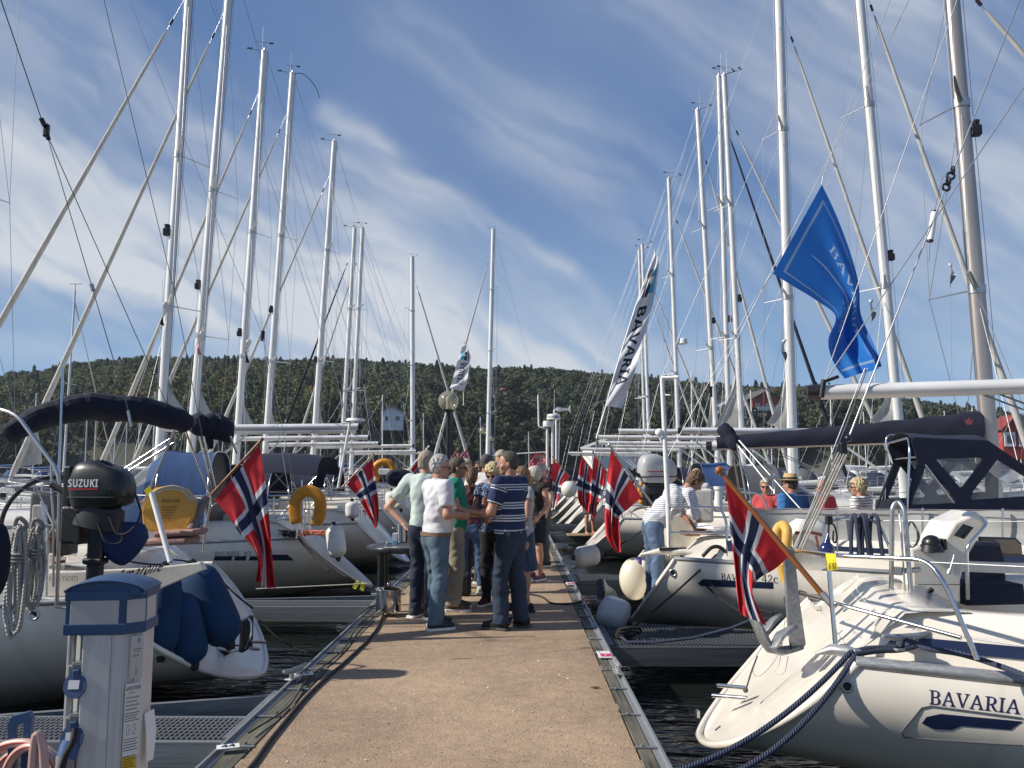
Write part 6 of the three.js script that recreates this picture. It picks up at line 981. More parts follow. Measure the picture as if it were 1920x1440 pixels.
// ------------------------------------------------------------------ nearest boat on the left
{
  const g = A.g, add = (n, q, m) => meshW(n, q, m, g);
  // stern arch tube and pushpit
  add('stern_arch', pipe(Ppx([[-60, 764, 6.9], [6, 768, 6.75], [34, 780, 6.7], [106, 880, 6.6], [112, 905, 6.58], [110, 1030, 6.6], [106, 1135, 6.65]]), 0.0155, 0.12), M.steelDull);
  add('stern_arch', pipe(Ppx([[96, 870, 6.62], [97, 935, 6.6], [101, 985, 6.6], [100, 1100, 6.65]]), 0.010, 0.1), M.steelDull);
  add('pushpit', pipe(Ppx([[118, 984, 6.7], [60, 988, 6.6], [10, 990, 6.5], [-40, 992, 6.45]]), 0.013, 0.06), M.steelDull);
  add('pushpit', pipe(Ppx([[88, 1118, 6.75], [90, 1000, 6.75], [78, 940, 6.8]]), 0.012, 0.06), M.steel);
  add('motor_board', box(0.055, 0.30, 0.26, ...P(126, 1005, 6.75).toArray(), 0.01), M.wood);
  add('board_clamp', [bar(P(93, 1010, 6.68), P(120, 1006, 6.72), 0.014), bar(P(100, 1056, 6.68), P(122, 1052, 6.72), 0.012)], std([0.16, 0.03, 0.03], 0.5));
  add('pushpit', pipe(Ppx([[380, 1035, 9.6], [388, 975, 9.55], [398, 932, 9.5], [372, 930, 9.3], [360, 932, 9.1]]), 0.015, 0.1), M.steel);
  add('pushpit', pipe(Ppx([[384, 1000, 9.58], [350, 1004, 9.2]]), 0.011, 0.1), M.steel);
  add('lifeline', poly(Ppx([[112, 905, 6.6], [30, 895, 6.4], [-60, 888, 6.2]]), 0.004, 5), M.wire);
  add('lifeline', poly(Ppx([[110, 930, 6.6], [30, 915, 6.4], [-60, 905, 6.2]]), 0.004, 5), M.wire);
  add('lifeline', poly(Ppx([[392, 935, 9.5], [300, 930, 9.9], [180, 925, 10.3]]), 0.004, 5), M.wire);
  // steering wheel seen edge on, locker and slatted seat
  { const w = []; for (let k = 0; k < 28; k++) { const a = k / 28 * 6.283, c = P(100, 985, 7.9); w.push(c.clone().add(V3(-0.30 * Math.cos(a), 0.45 * Math.sin(a), 0.32 * Math.cos(a)))); } add('steering_wheel', tube(w, 0.021, 90, 8, true), M.rubber); for (const k of [0, 5, 9, 14, 19, 23]) add('wheel_spoke', bar(P(100, 985, 7.9), w[k], 0.007), M.steel); }
  add('binnacle', (() => { const c = P(90, 970, 8.1); const q = box(0.24, 0.7, 0.26, c.x, c.y - 0.1, c.z, 0.04); return q; })(), M.grayCanvas);
  add('binnacle_panel', (() => { const c = P(74, 978, 7.9); return box(0.13, 0.32, 0.06, c.x, c.y, c.z, 0.02); })(), std([0.34, 0.34, 0.33], 0.5));
  add('slatted_seat', (() => { const l = []; for (let k = 0; k < 9; k++) { const a = P(66 + k * 8.2, 1042, 7.3), b = P(66 + k * 8.2, 1070, 7.1); l.push(box(0.031, a.y - b.y, 0.02, a.x, (a.y + b.y) / 2, (a.z + b.z) / 2)); } return l; })(), M.gel);
  add('seat_edge', [bar(P(62, 1040, 7.3), P(142, 1040, 7.3), 0.012), bar(P(60, 1073, 7.1), P(142, 1073, 7.1), 0.014)], M.gel);
  add('stern_lettering', mapOn(letters('BAVARIA YACHTS', fontSerif), (u, v) => P(80 + u * 66, 1089 - v * 9, 6.95 - u * 0.0)), std([0.12, 0.09, 0.05], 0.5));
  add('stern_panel', (() => { const q = polyShape([[60, 1073], [300, 1062], [392, 1052], [398, 1062], [310, 1100], [60, 1112]].map(([x, y]) => { const p = P(x, y, 7.2); return [p.x, p.y]; }), 0.05, 0.01); q.translate(0, 0, -7.05); return q; })(), M.gel);
  add('name_lettering', mapOn(letters('Amarone', font, 0.15), (u, v) => P(213 + u * 88, 1090 - u * 17 - v * 20 + 2 * Math.sin(u * 5), 6.94)), std([0.03, 0.03, 0.06], 0.4));
  // folded swim ladder on the transom and cushions
  add('swim_ladder', [pipe(Ppx([[392, 1199, 8.1], [402, 1214, 8.05], [440, 1222, 8.0], [462, 1214, 7.95], [470, 1190, 7.95], [470, 1166, 8.0], [460, 1158, 8.05], [452, 1172, 8.05]]), 0.016, 0.08), pipe(Ppx([[396, 1192, 8.3], [420, 1208, 8.25], [450, 1210, 8.2]]), 0.014, 0.08)], M.steel);
  add('ladder_step', box(0.05, 0.30, 0.28, ...P(462, 1188, 8.05).toArray(), 0.015), M.rubber);
  add('ladder_step', [(() => { const q = box(0.26, 0.035, 0.24, 0, 0, 0, 0.012); q.rotateZ(-0.6); const c = P(412, 1208, 8.15); q.translate(c.x, c.y, c.z); return q; })()], M.rubber);
  add('ladder_bracket', [bar(P(470, 1203, 8.05), P(497, 1204, 8.3), 0.016), bar(P(470, 1216, 8.0), P(484, 1217, 8.25), 0.018)], M.steelDull);
  add('quarter_cleat', (() => { const q = cleatGeo(); q.scale(1.3, 1.1, 1.3); const c = P(112, 1140, 6.85); q.translate(c.x, c.y, c.z); return q; })(), M.alu);
  // backstay with its block, and the split legs
  add('backstay', bar(P(-12, -40, 6.0), P(78, 224, 7.4), 0.0045), M.wireDark);
  add('backstay_block', [box(0.05, 0.13, 0.05, ...P(87, 245, 7.45).toArray(), 0.014), bar(P(77, 222, 7.4), P(84, 236, 7.42), 0.022), bar(P(88, 252, 7.45), P(91, 261, 7.45), 0.022)], M.blackGloss);
  add('backstay', bar(P(90, 260, 7.45), P(247, 790, 7.0), 0.0042), M.wireDark);
  add('backstay', bar(P(90, 256, 7.45), P(340, 820, 9.6), 0.0042), M.wireDark);
  add('backstay', bar(P(195, 0, 9), P(330, 560, 9.4), 0.004), M.wireDark); add('backstay', bar(P(330, 560, 9.4), P(400, 925, 9.5), 0.004), M.wireDark);
  add('backstay_tensioner', [bar(P(171, 533, 7.25), P(175, 545, 7.25), 0.02), bar(P(240, 770, 7.0), P(246, 800, 7.0), 0.012)], M.steelDull);
  // folded bimini in a navy sleeve over the stern
  { const c = [[8, 822], [40, 800], [80, 782], [120, 770], [165, 762], [210, 765], [255, 768], [300, 777], [335, 788], [352, 797]], pts = [], rs = []; const cur = new THREE.CatmullRomCurve3(c.map(([x, y], i) => P(x, y, 7.6 + i * 0.1))); const rr = rng(31); for (let i = 0; i <= 44; i++) { const t = i / 44; pts.push(cur.getPoint(t)); rs.push((0.092 + 0.045 * Math.sin(t * 3.0)) * (1 + 0.10 * (rr() - 0.5)) * (i === 0 || i === 44 ? 0.55 : 1)); } const q = poly(pts, rs, 16), p = q.attributes.position; for (let i = 0; i < p.count; i++) { const n = noise3(p.getX(i) * 9, p.getY(i) * 9, p.getZ(i) * 9) - 0.5; p.setY(i, p.getY(i) + n * 0.03); } q.computeVertexNormals(); add('folded_bimini', q, M.navy); }
  for (const [a, b] of [[[182, 780, 8.1], [176, 880, 8.3]], [[118, 690, 7.8], [110, 900, 7.6]], [[345, 800, 8.5], [396, 935, 9.4]], [[330, 800, 8.5], [262, 960, 8.6]]]) add('bimini_frame', bar(P(...a), P(...b), 0.012), M.steel);
}
{
  outboardA();
  function outboardA() { const o = outboard('black outboard motor clamped to the near left stern rail', P(191, 950, 6.55), 1.0, -0.10, M.blackGloss, M.black, 'SUZUKI'); o.scale.set(0.98, 1.0, 1.0); mesh('tilt_tower', [box(0.07, 0.52, 0.13, -0.27, 0.06, 0, 0.02), box(0.16, 0.30, 0.16, -0.22, -0.14, 0, 0.03), box(0.10, 0.22, 0.14, 0.10, -0.10, 0, 0.04)], M.black, o); mesh('control_cable', [tube([V3(0.12, -0.05, 0.1), V3(0.22, -0.2, 0.12), V3(0.32, -0.17, 0.1), V3(0.34, -0.05, 0.02), V3(0.28, 0.1, 0)], 0.009, 40, 6), tube([V3(0.05, -0.12, 0.12), V3(0.14, -0.26, 0.14), V3(0.24, -0.26, 0.1), V3(0.22, -0.12, 0.08)], 0.008, 40, 6)], M.rubber, o); mesh('rating_mark', mapOn(letters('15'), (u, v) => V3(0.145 + u * 0.055, 0.10 + v * 0.06, 0.142 - u * 0.03)), std([0.6, 0.6, 0.6], 0.5), o); return o; }
  const pb = thing('propeller_bag', 'dark blue cloth bag hung beside the black outboard', 'bag');
  { const rows = []; const L = [[979, 200, 262], [984, 186, 271], [994, 179, 276], [1008, 177, 278], [1020, 181, 272], [1035, 190, 262], [1048, 203, 250], [1056, 214, 240], [1060, 224, 234]]; for (const [y, x0, x1] of L) { const a = P(x0, y, 6.6), b = P(x1, y, 6.6), c = a.clone().lerp(b, 0.5), rx = a.distanceTo(b) / 2, r = []; for (let k = 0; k <= 24; k++) { const t = k / 24 * 6.283; r.push(V3(c.x + Math.cos(t) * rx, c.y, c.z + Math.sin(t) * rx * 0.5)); } rows.push(r); } const top = rows[0].map(p => p.clone().lerp(P(231, 978, 6.6), 0.95)); meshW('bag', sheet([top, ...rows]), std([0.006, 0.030, 0.125], 0.75, 0, { bumpMap: T.cloth, bumpScale: 0.006, map: T.clothC }), pb); meshW('strap', [bar(P(186, 996, 6.6), P(168, 1004, 6.6), 0.012), bar(P(190, 1034, 6.6), P(170, 1044, 6.6), 0.012)], M.rubber, pb); }
  // three fat blue fenders hung on the stern
  const hang = (px, py, d) => P(px, py, d);
  fender('leftmost of three blue covered fenders on the near left stern', P(309, 1066, 7.35), P(302, 1230, 7.15), 0.150, M.fenderB, M.rubber, null);
  fender('middle blue covered fender, hanging lowest on the near left stern', P(334, 1112, 7.45), P(364, 1246, 7.3), 0.150, M.fenderB, M.rubber, null);
  fender('rightmost and largest blue covered fender, leaning on the near left transom', P(362, 1062, 7.7), P(430, 1208, 7.6), 0.185, M.fenderB, M.rubber, null);
  line('fender_line', 'black line tying the blue fenders to the near left rail', P(240, 1052, 7.1), P(305, 1058, 7.35), 0.01, 0.008, M.ropeK);
  line('fender_line', 'short black line between the tops of the two blue fenders', P(318, 1050, 7.35), P(362, 1056, 7.7), -0.01, 0.008, M.ropeK);
  line('mooring_line', 'thin dark line along the edge of the near left transom to the pier', P(392, 1062, 9.2), P(474, 1140, 8.7), 0.03, 0.010, M.ropeK);
  line('mooring_line', 'dark line from the near left stern dipping over the water to the pier', P(486, 1162, 8.4), P(652, 1215, 7.8), 0.16, 0.006, M.ropeK);
  { const o = thing('boat_hook_pole', 'white tube with yellow tag leaning over the near left stern', 'pole'); meshW('tube', bar(P(284, 925, 7.5), P(320, 1054, 7.3), 0.024, 0.024, 14), M.white, o); meshW('tag', thick(sheet([[P(270, 919, 7.48), P(280, 911, 7.48)], [P(276, 930, 7.48), P(286, 921, 7.48)]]), 0.003), M.yellowTag, o); }
  { const o = thing('rescue_sling', 'gold rescue sling bag with printed text on the near left stern rail', 'bag');
    const shape = new THREE.Shape(); const q = (x, y) => { const p = P(x, y, 8.7); return [p.x, p.y]; }; const pts = [[278, 990], [276, 955], [284, 930], [300, 918], [325, 914], [348, 921], [361, 940], [363, 970], [356, 990], [334, 993], [300, 992]].map(([x, y]) => new THREE.Vector2(...q(x, y))); shape.setFromPoints(pts);
    const g = new THREE.ExtrudeGeometry(shape, { depth: 0.10, bevelEnabled: true, bevelSize: 0.025, bevelThickness: 0.04, bevelSegments: 4 }); g.translate(0, 0, -8.75); meshW('bag', g, phys([0.60, 0.33, 0.05], 0.5, { bumpMap: T.cloth, bumpScale: 0.01 }), o);
    meshW('trim', tube(Ppx([[284, 934, 8.62], [300, 920, 8.60], [325, 915, 8.60], [348, 922, 8.60], [360, 940, 8.62]]), 0.026, 40, 8), std([0.42, 0.38, 0.26], 0.8), o);
    meshW('printed_text', [mapOn(letters('RESCUE SLING'), (u, v) => P(303 + u * 34, 942 - v * 6, 8.595)), ...[0, 1, 2, 3, 4].map(k => mapOn(new THREE.PlaneGeometry(1, 1).translate(0.5, 0.5, 0), (u, v) => P(302 + u * (30 - k * 3), 950 + k * 5 + v * 1.6, 8.595)))], std([0.14, 0.10, 0.03], 0.7), o); }
  tagT(mesh('rolled_mat', bar(P(386, 934, 8.9), P(357, 996, 8.6), 0.045, 0.045, 16), std([0.24, 0.19, 0.18], 0.9, 0, { map: T.clothC })), 'rolled brown grey mat leaning beside the gold rescue bag', 'mat');
  tagT(mesh('orange_float', bar(P(301, 912, 8.9), P(266, 948, 8.8), 0.04, 0.04, 14), std([0.42, 0.10, 0.03], 0.6)), 'orange float sticking out behind the gold rescue bag', 'float');
  { const o = thing('pink_cushion', 'faded pink cushions stacked on the near left stern', 'cushion'); for (const [x, y, w, h] of [[340, 998, 0.42, 0.06], [322, 1014, 0.46, 0.07]]) { const c = P(x, y, 8.6); meshW('cushion', (() => { const q = box(w, h, 0.4, 0, 0, 0, 0.03); q.rotateZ(0.05); q.translate(c.x, c.y, c.z); return q; })(), std([0.48, 0.27, 0.22], 0.85, 0, { map: T.clothC, bumpMap: T.cloth, bumpScale: 0.01 }), o); } }
  // coils of pale rope on the near rail
  const coil = (label, px, py, d, w, h, n, r, seed, m = M.ropeW) => { const o = thing('rope_coil', label, 'rope'), rr = rng(seed), top = P(px, py, d); for (let k = 0; k < n; k++) { const pts = [], W = PXM(d) * w * (0.6 + 0.8 * rr()), Hh = PXM(d) * h * (0.8 + 0.35 * rr()), dx = (rr() - 0.5) * 0.05, dz = (rr() - 0.5) * 0.06; for (let i = 0; i < 12; i++) { const a = i / 12 * 6.283, v = (1 - Math.cos(a)) / 2; pts.push(V3(top.x + dx + Math.sin(a) * W * 0.5 * (0.35 + 0.65 * v) + 0.01 * rr(), top.y - v * Hh, top.z + dz + Math.sin(a * 2 + k) * 0.015)); } meshW('loop', tube(pts, r, 46, 7, true), m, o); } const wr = []; for (let k = 0; k < 3; k++) wr.push(tube([0, 1, 2, 3, 4, 5].map(i => { const a = i / 6 * 6.283; return V3(top.x + Math.cos(a) * 0.055, top.y - PXM(d) * h * 0.27 - k * 0.026, top.z + Math.sin(a) * 0.05); }), r, 30, 6, true)); meshW('wrap', wr, m, o); meshW('knot', tube([V3(top.x - 0.04, top.y - 0.02, top.z), V3(top.x, top.y + 0.06, top.z + 0.03), V3(top.x + 0.05, top.y + 0.0, top.z), V3(top.x, top.y - 0.05, top.z + 0.03)], r * 1.3, 24, 7, true), m, o); };
  coil('large hanging coil of pale rope at the far left edge', 38, 985, 6.35, 38, 195, 7, 0.0125, 3);
  coil('narrower hanging coil of pale rope right of the large coil', 70, 988, 6.45, 26, 155, 5, 0.0115, 4);
  tagT(mesh('dark_bag', (() => { const c = P(-4, 1050, 6.0); return ball(0.11, c.x, c.y, c.z, 0.6, 2.4, 1, 18); })(), M.navy), 'dark hanging bag cut off by the left edge of the picture', 'bag');
}
// ------------------------------------------------------------------ second and third boats on the left
{
  const hs = thing('horseshoe_buoy', 'large yellow horseshoe lifebuoy on a post, left of the table', 'lifebuoy');
  const d = 12.3, c = [[560, 972], [556, 950], [560, 925], [577, 913], [596, 920], [602, 945], [600, 974]];
  { const cur = new THREE.CatmullRomCurve3(Ppx([[556, 982], [553, 955], [558, 931], [577, 920], [596, 929], [601, 955], [593, 984]], d)), rows = []; const n = 36; for (let i = 0; i <= n; i++) { const t = i / n, p = cur.getPoint(t), tg = cur.getTangent(t), nn = V3(-tg.y, tg.x, 0).normalize(), r = []; const s = (i === 0 || i === n) ? 0.8 : 1; for (let k = 0; k <= 16; k++) { const a = k / 16 * 6.283, e = v => Math.sign(v) * Math.pow(Math.abs(v), 0.45); r.push(p.clone().add(nn.clone().multiplyScalar(e(Math.cos(a)) * 0.085 * s)).add(V3(0.02 * 0, 0, e(Math.sin(a)) * 0.065 * s))); } rows.push(r); } const caps = [rows[0], rows[n]].map(r => sheet([r.slice(0, 9), [...r.slice(8)].reverse()])); meshW('float', [sheet(rows), ...caps], M.yellow, hs); }
  meshW('holder', [bar(P(566, 1000, d), P(566, 900, d + 0.15), 0.012), bar(P(556, 1010, d), P(558, 984, d), 0.012)], M.steel, hs);
  const h2 = thing('round_buoy', 'yellow ring buoy on the rail behind the small red flag', 'lifebuoy'); { const q = new THREE.TorusGeometry(0.19, 0.075, 12, 36, 5.2); q.rotateZ(-1.0); const p = P(720, 884, 16.6); q.translate(p.x, p.y, p.z); meshW('ring', q, M.yellow, h2); }
  fender('white fender with black foot hanging at the second left stern', P(626, 986, 12.6), P(634, 1046, 12.45), 0.14, M.fender, M.black);
  fender('left one of two white fenders beside the standing men', P(733, 921, 16.5), P(737, 955, 16.4), 0.13, M.fender, M.black);
  fender('right one of two white fenders beside the standing men', P(748, 921, 16.4), P(752, 955, 16.3), 0.13, M.fender, M.black);
  fender('white fender behind the small red flag at the third left stern', P(660, 940, 16.8), P(661, 972, 16.8), 0.14, M.fender, M.black);
  tagT(mesh('covered_outboard', (() => { const c = P(749, 896, 16.2); const q = ball(0.25, c.x, c.y, c.z, 1.12, 0.72, 0.8, 20); return q; })(), M.navy), 'outboard motor under a navy cloth cover behind the two men', 'outboard motor');
  line('mooring_line', 'upper black line from the second left quarter down to the finger', P(556, 1006, 12.9), P(650, 1082, 11.4), 0.03, 0.012, M.ropeK);
  line('mooring_line', 'lower black line from the second left quarter down to the finger', P(558, 1008, 12.9), P(617, 1071, 11.9), 0.02, 0.014, M.ropeK);
  line('finger_line', 'white line stretched low above the second left finger', P(480, 1104, 11.2), P(692, 1094, 10.9), 0.0, 0.007, M.ropeW);
  { const o = thing('ribbon', 'two yellow ribbons tied over the second left finger', 'ribbon'); for (const [x, y, a] of [[668, 1096, 0.35], [680, 1099, 0.05]]) { const c = P(x, y, 10.95); meshW('ribbon', (() => { const q = sheet([0, 1, 2, 3].map(i => [V3(-0.028, 0.05 - i * 0.035, 0.012 * Math.sin(i * 2)), V3(0.028, 0.05 - i * 0.035, 0.012 * Math.cos(i * 2))])); q.rotateZ(-a - 0.25); q.translate(c.x, c.y, c.z); return thick(q, 0.002); })(), std([0.85, 0.78, 0.05], 0.6), o); } }
  const cc = thing('rope_tangle', 'tangle of orange and dark ropes on the second left stern', 'rope'); { const rr = rng(12); for (const [m, n, x] of [[std([0.40, 0.12, 0.06], 0.8), 3, 590], [M.ropeK, 4, 548]]) for (let k = 0; k < n; k++) { const pts = []; for (let i = 0; i < 9; i++) pts.push(P(x + (rr() - 0.5) * 60, 1000 + (rr() - 0.5) * 12, 13.0 + (rr() - 0.5) * 0.8)); meshW('loop', tube(pts, 0.010, 60, 6, true), m, cc); } }
  // navy folded cover on the second boat's arch
  { const q = poly(Ppx([[356, 800, 12.0], [372, 795, 12.1], [392, 797, 12.2], [412, 801, 12.3], [430, 814, 12.4], [438, 816, 12.4]]).flatMap((p, i, l) => i < l.length - 1 ? [0, 0.33, 0.66].map(t => p.clone().lerp(l[i + 1], t)) : [p]), [0.06, 0.14, 0.17, 0.18, 0.15, 0.18, 0.19, 0.16, 0.19, 0.18, 0.2, 0.17, 0.15, 0.12, 0.08, 0.03], 14); const p = q.attributes.position; for (let i = 0; i < p.count; i++) { const n = noise3(p.getX(i) * 7, p.getY(i) * 7, p.getZ(i) * 7) - 0.5; p.setY(i, p.getY(i) + n * 0.08); } q.computeVertexNormals(); meshW('folded_bimini', [q, oval(P(388, 800, 12.2), P(394, 842, 12.2), 0.10, 0.05, 0.5, 12)], M.navy, B.g); for (const [a, b] of [[[374, 818], [398, 920]], [[382, 818], [404, 916]], [[432, 818], [444, 850]]]) meshW('bimini_frame', bar(P(a[0], a[1], 12.1), P(b[0], b[1], 12.3), 0.016), M.steel, B.g); meshW('bimini_frame', [bar(P(233, 879, 12.4), P(318, 823, 12.4), 0.014), bar(P(240, 884, 12.3), P(326, 830, 12.3), 0.014)], M.steel, B.g); }
  // radar pole with flat antenna over the second berth
  { const o = thing('antenna_pole', 'steel pole with flat white antenna dish left of the small white house', 'antenna pole'); const d = 13.4; meshW('pole', bar(P(634, 915, d), P(655, 798, d), 0.022, 0.02, 10), M.mast, o); meshW('dish', [oval(P(667, 787, d).add(V3(0, -0.02, 0)), P(667, 787, d).add(V3(0, 0.02, 0)), 0.16, 0.16, 0.85, 24), bar(P(655, 798, d), P(657, 788, d), 0.02)], M.white, o); meshW('cross_arm', bar(P(640, 794, d), P(662, 793, d), 0.012), M.white, o); }
}
// ------------------------------------------------------------------ people: smooth distance fields meshed with surface nets
const smin = (a, b, k) => { const h = Math.max(k - Math.abs(a - b), 0) / k; return Math.min(a, b) - h * h * k * 0.25; };
class Field {
  constructor(cell, k = 0.03) { this.c = cell; this.k = k; this.p = []; }
  cap(a, b, ra, rb, o = {}) { this.p.push({ t: 0, a, b, ra, rb, ...o }); return this; }
  ell(c, rx, ry, rz, o = {}) { this.p.push({ t: 1, a: c, rx, ry, rz, ...o }); return this; }
  /** Meshes the union of all pieces; cut functions remove what lies where they are positive. */
  build(disp, cuts = []) {
    const c = this.c, lo = V3(1e9, 1e9, 1e9), hi = V3(-1e9, -1e9, -1e9), m = this.k + 3 * c;
    for (const q of this.p) { if (q.t === 0) { const r = Math.max(q.ra, q.rb) + m; for (const v of [q.a, q.b]) { lo.min(v.clone().subScalar(r)); hi.max(v.clone().addScalar(r)); } } else { const r = Math.max(q.rx, q.ry, q.rz) + m; lo.min(q.a.clone().subScalar(r)); hi.max(q.a.clone().addScalar(r)); } }
    const nx = Math.ceil((hi.x - lo.x) / c) + 1, ny = Math.ceil((hi.y - lo.y) / c) + 1, nz = Math.ceil((hi.z - lo.z) / c) + 1, F = new Float32Array(nx * ny * nz).fill(0.2), I = (i, j, k) => i + nx * (j + ny * k);
    for (const q of this.p) {
      const kk = q.k ?? this.k, M = kk + 2.5 * c, rr = q.t === 0 ? Math.max(q.ra, q.rb) + M : 0;
      const b0 = q.t === 0 ? q.a.clone().min(q.b).subScalar(rr) : V3(q.a.x - q.rx - M, q.a.y - q.ry - M, q.a.z - q.rz - M), b1 = q.t === 0 ? q.a.clone().max(q.b).addScalar(rr) : V3(q.a.x + q.rx + M, q.a.y + q.ry + M, q.a.z + q.rz + M);
      const i0 = Math.max(0, Math.floor((b0.x - lo.x) / c)), i1 = Math.min(nx - 1, Math.ceil((b1.x - lo.x) / c)), j0 = Math.max(0, Math.floor((b0.y - lo.y) / c)), j1 = Math.min(ny - 1, Math.ceil((b1.y - lo.y) / c)), k0 = Math.max(0, Math.floor((b0.z - lo.z) / c)), k1 = Math.min(nz - 1, Math.ceil((b1.z - lo.z) / c));
      let dx, dy, dz, dd; if (q.t === 0) { dx = q.b.x - q.a.x; dy = q.b.y - q.a.y; dz = q.b.z - q.a.z; dd = dx * dx + dy * dy + dz * dz + 1e-9; }
      const mn = q.t === 1 ? Math.min(q.rx, q.ry, q.rz) : 0;
      for (let k = k0; k <= k1; k++) for (let j = j0; j <= j1; j++) for (let i = i0; i <= i1; i++) {
        const x = lo.x + i * c - q.a.x, y = lo.y + j * c - q.a.y, z = lo.z + k * c - q.a.z; let d;
        if (q.t === 0) { const t = clamp((x * dx + y * dy + z * dz) / dd); d = Math.hypot(x - t * dx, y - t * dy, z - t * dz) - (q.ra + (q.rb - q.ra) * t); if (q.clip) { const l = Math.sqrt(dd), e = (x * dx + y * dy + z * dz) / l - l; d = Math.max(d, e); } }
        else { const l = Math.hypot(x / q.rx, y / q.ry, z / q.rz), g = Math.hypot(x / (q.rx * q.rx), y / (q.ry * q.ry), z / (q.rz * q.rz)); d = g < 1e-6 ? -mn : l * (l - 1) / g; d = Math.max(d, -mn); }
        const o = I(i, j, k); F[o] = q.sub ? Math.max(F[o], -d) : smin(F[o], d, kk);
      }
    }
    if (disp || cuts.length) for (let k = 0; k < nz; k++) for (let j = 0; j < ny; j++) for (let i = 0; i < nx; i++) { const o = I(i, j, k); if (Math.abs(F[o]) > 0.06 && !cuts.length) continue; if (F[o] > 0.06) continue; const x = lo.x + i * c, y = lo.y + j * c, z = lo.z + k * c; if (disp) F[o] += disp(x, y, z); for (const f of cuts) F[o] = Math.max(F[o], f(x, y, z)); }
    const vi = new Int32Array(nx * ny * nz).fill(-1), pos = [], idx = [];
    const E = [[0, 1], [0, 2], [0, 4], [1, 3], [1, 5], [2, 3], [2, 6], [3, 7], [4, 5], [4, 6], [5, 7], [6, 7]];
    for (let k = 0; k < nz - 1; k++) for (let j = 0; j < ny - 1; j++) for (let i = 0; i < nx - 1; i++) {
      const v = []; let s = 0; for (let n = 0; n < 8; n++) { const f = F[I(i + (n & 1), j + ((n >> 1) & 1), k + (n >> 2))]; v.push(f); if (f < 0) s |= 1 << n; }
      if (s === 0 || s === 255) continue;
      let X = 0, Y = 0, Z = 0, n = 0; for (const [a, b] of E) { if ((v[a] < 0) === (v[b] < 0)) continue; const t = v[a] / (v[a] - v[b]); X += (a & 1) + ((b & 1) - (a & 1)) * t; Y += ((a >> 1) & 1) + (((b >> 1) & 1) - ((a >> 1) & 1)) * t; Z += (a >> 2) + ((b >> 2) - (a >> 2)) * t; n++; }
      vi[I(i, j, k)] = pos.length / 3; pos.push(lo.x + (i + X / n) * c, lo.y + (j + Y / n) * c, lo.z + (k + Z / n) * c);
    }
    for (let k = 1; k < nz - 1; k++) for (let j = 1; j < ny - 1; j++) for (let i = 1; i < nx - 1; i++) {
      const a = F[I(i, j, k)] < 0;
      for (let ax = 0; ax < 3; ax++) { const b = F[I(i + (ax === 0), j + (ax === 1), k + (ax === 2))] < 0; if (a === b) continue; const g = (p, q) => ax === 0 ? vi[I(i, j - p, k - q)] : ax === 1 ? vi[I(i - q, j, k - p)] : vi[I(i - p, j - q, k)]; const A = g(1, 1), B = g(0, 1), C = g(0, 0), D = g(1, 0); if (A < 0 || B < 0 || C < 0 || D < 0) continue; if (a) idx.push(A, B, C, A, C, D); else idx.push(A, C, B, A, D, C); }
    }
    const g = new THREE.BufferGeometry(); g.setAttribute('position', new THREE.Float32BufferAttribute(pos, 3)); g.setIndex(idx); g.computeVertexNormals();
    const uv = []; for (let i = 0; i < pos.length; i += 3) uv.push(pos[i] + pos[i + 2] * 0.7, pos[i + 1]); g.setAttribute('uv', new THREE.Float32BufferAttribute(uv, 2)); return g;
  }
}
const MS = {
  skin: [phys([0.50, 0.275, 0.185], 0.5), phys([0.44, 0.22, 0.14], 0.5), phys([0.55, 0.33, 0.24], 0.5), phys([0.40, 0.195, 0.12], 0.5)],
  lip: std([0.36, 0.14, 0.11], 0.5), eyeW: std([0.55, 0.53, 0.5], 0.3), eye: std([0.02, 0.02, 0.02], 0.2), shades: phys([0.006, 0.006, 0.007], 0.1, { clearcoat: 1 }),
};
const fabric = (c, o = {}) => std(c, 0.88, 0, { bumpMap: T.cloth, bumpScale: 0.004, map: T.clothC, ...o });
const denim = c => std(c, 0.9, 0, { map: T.denim, bumpMap: T.denim, bumpScale: 0.003 });
const hairMat = c => std(c, 0.7, 0, { bumpMap: rep(T.rope, 12, 0.01), bumpScale: 0.004 });
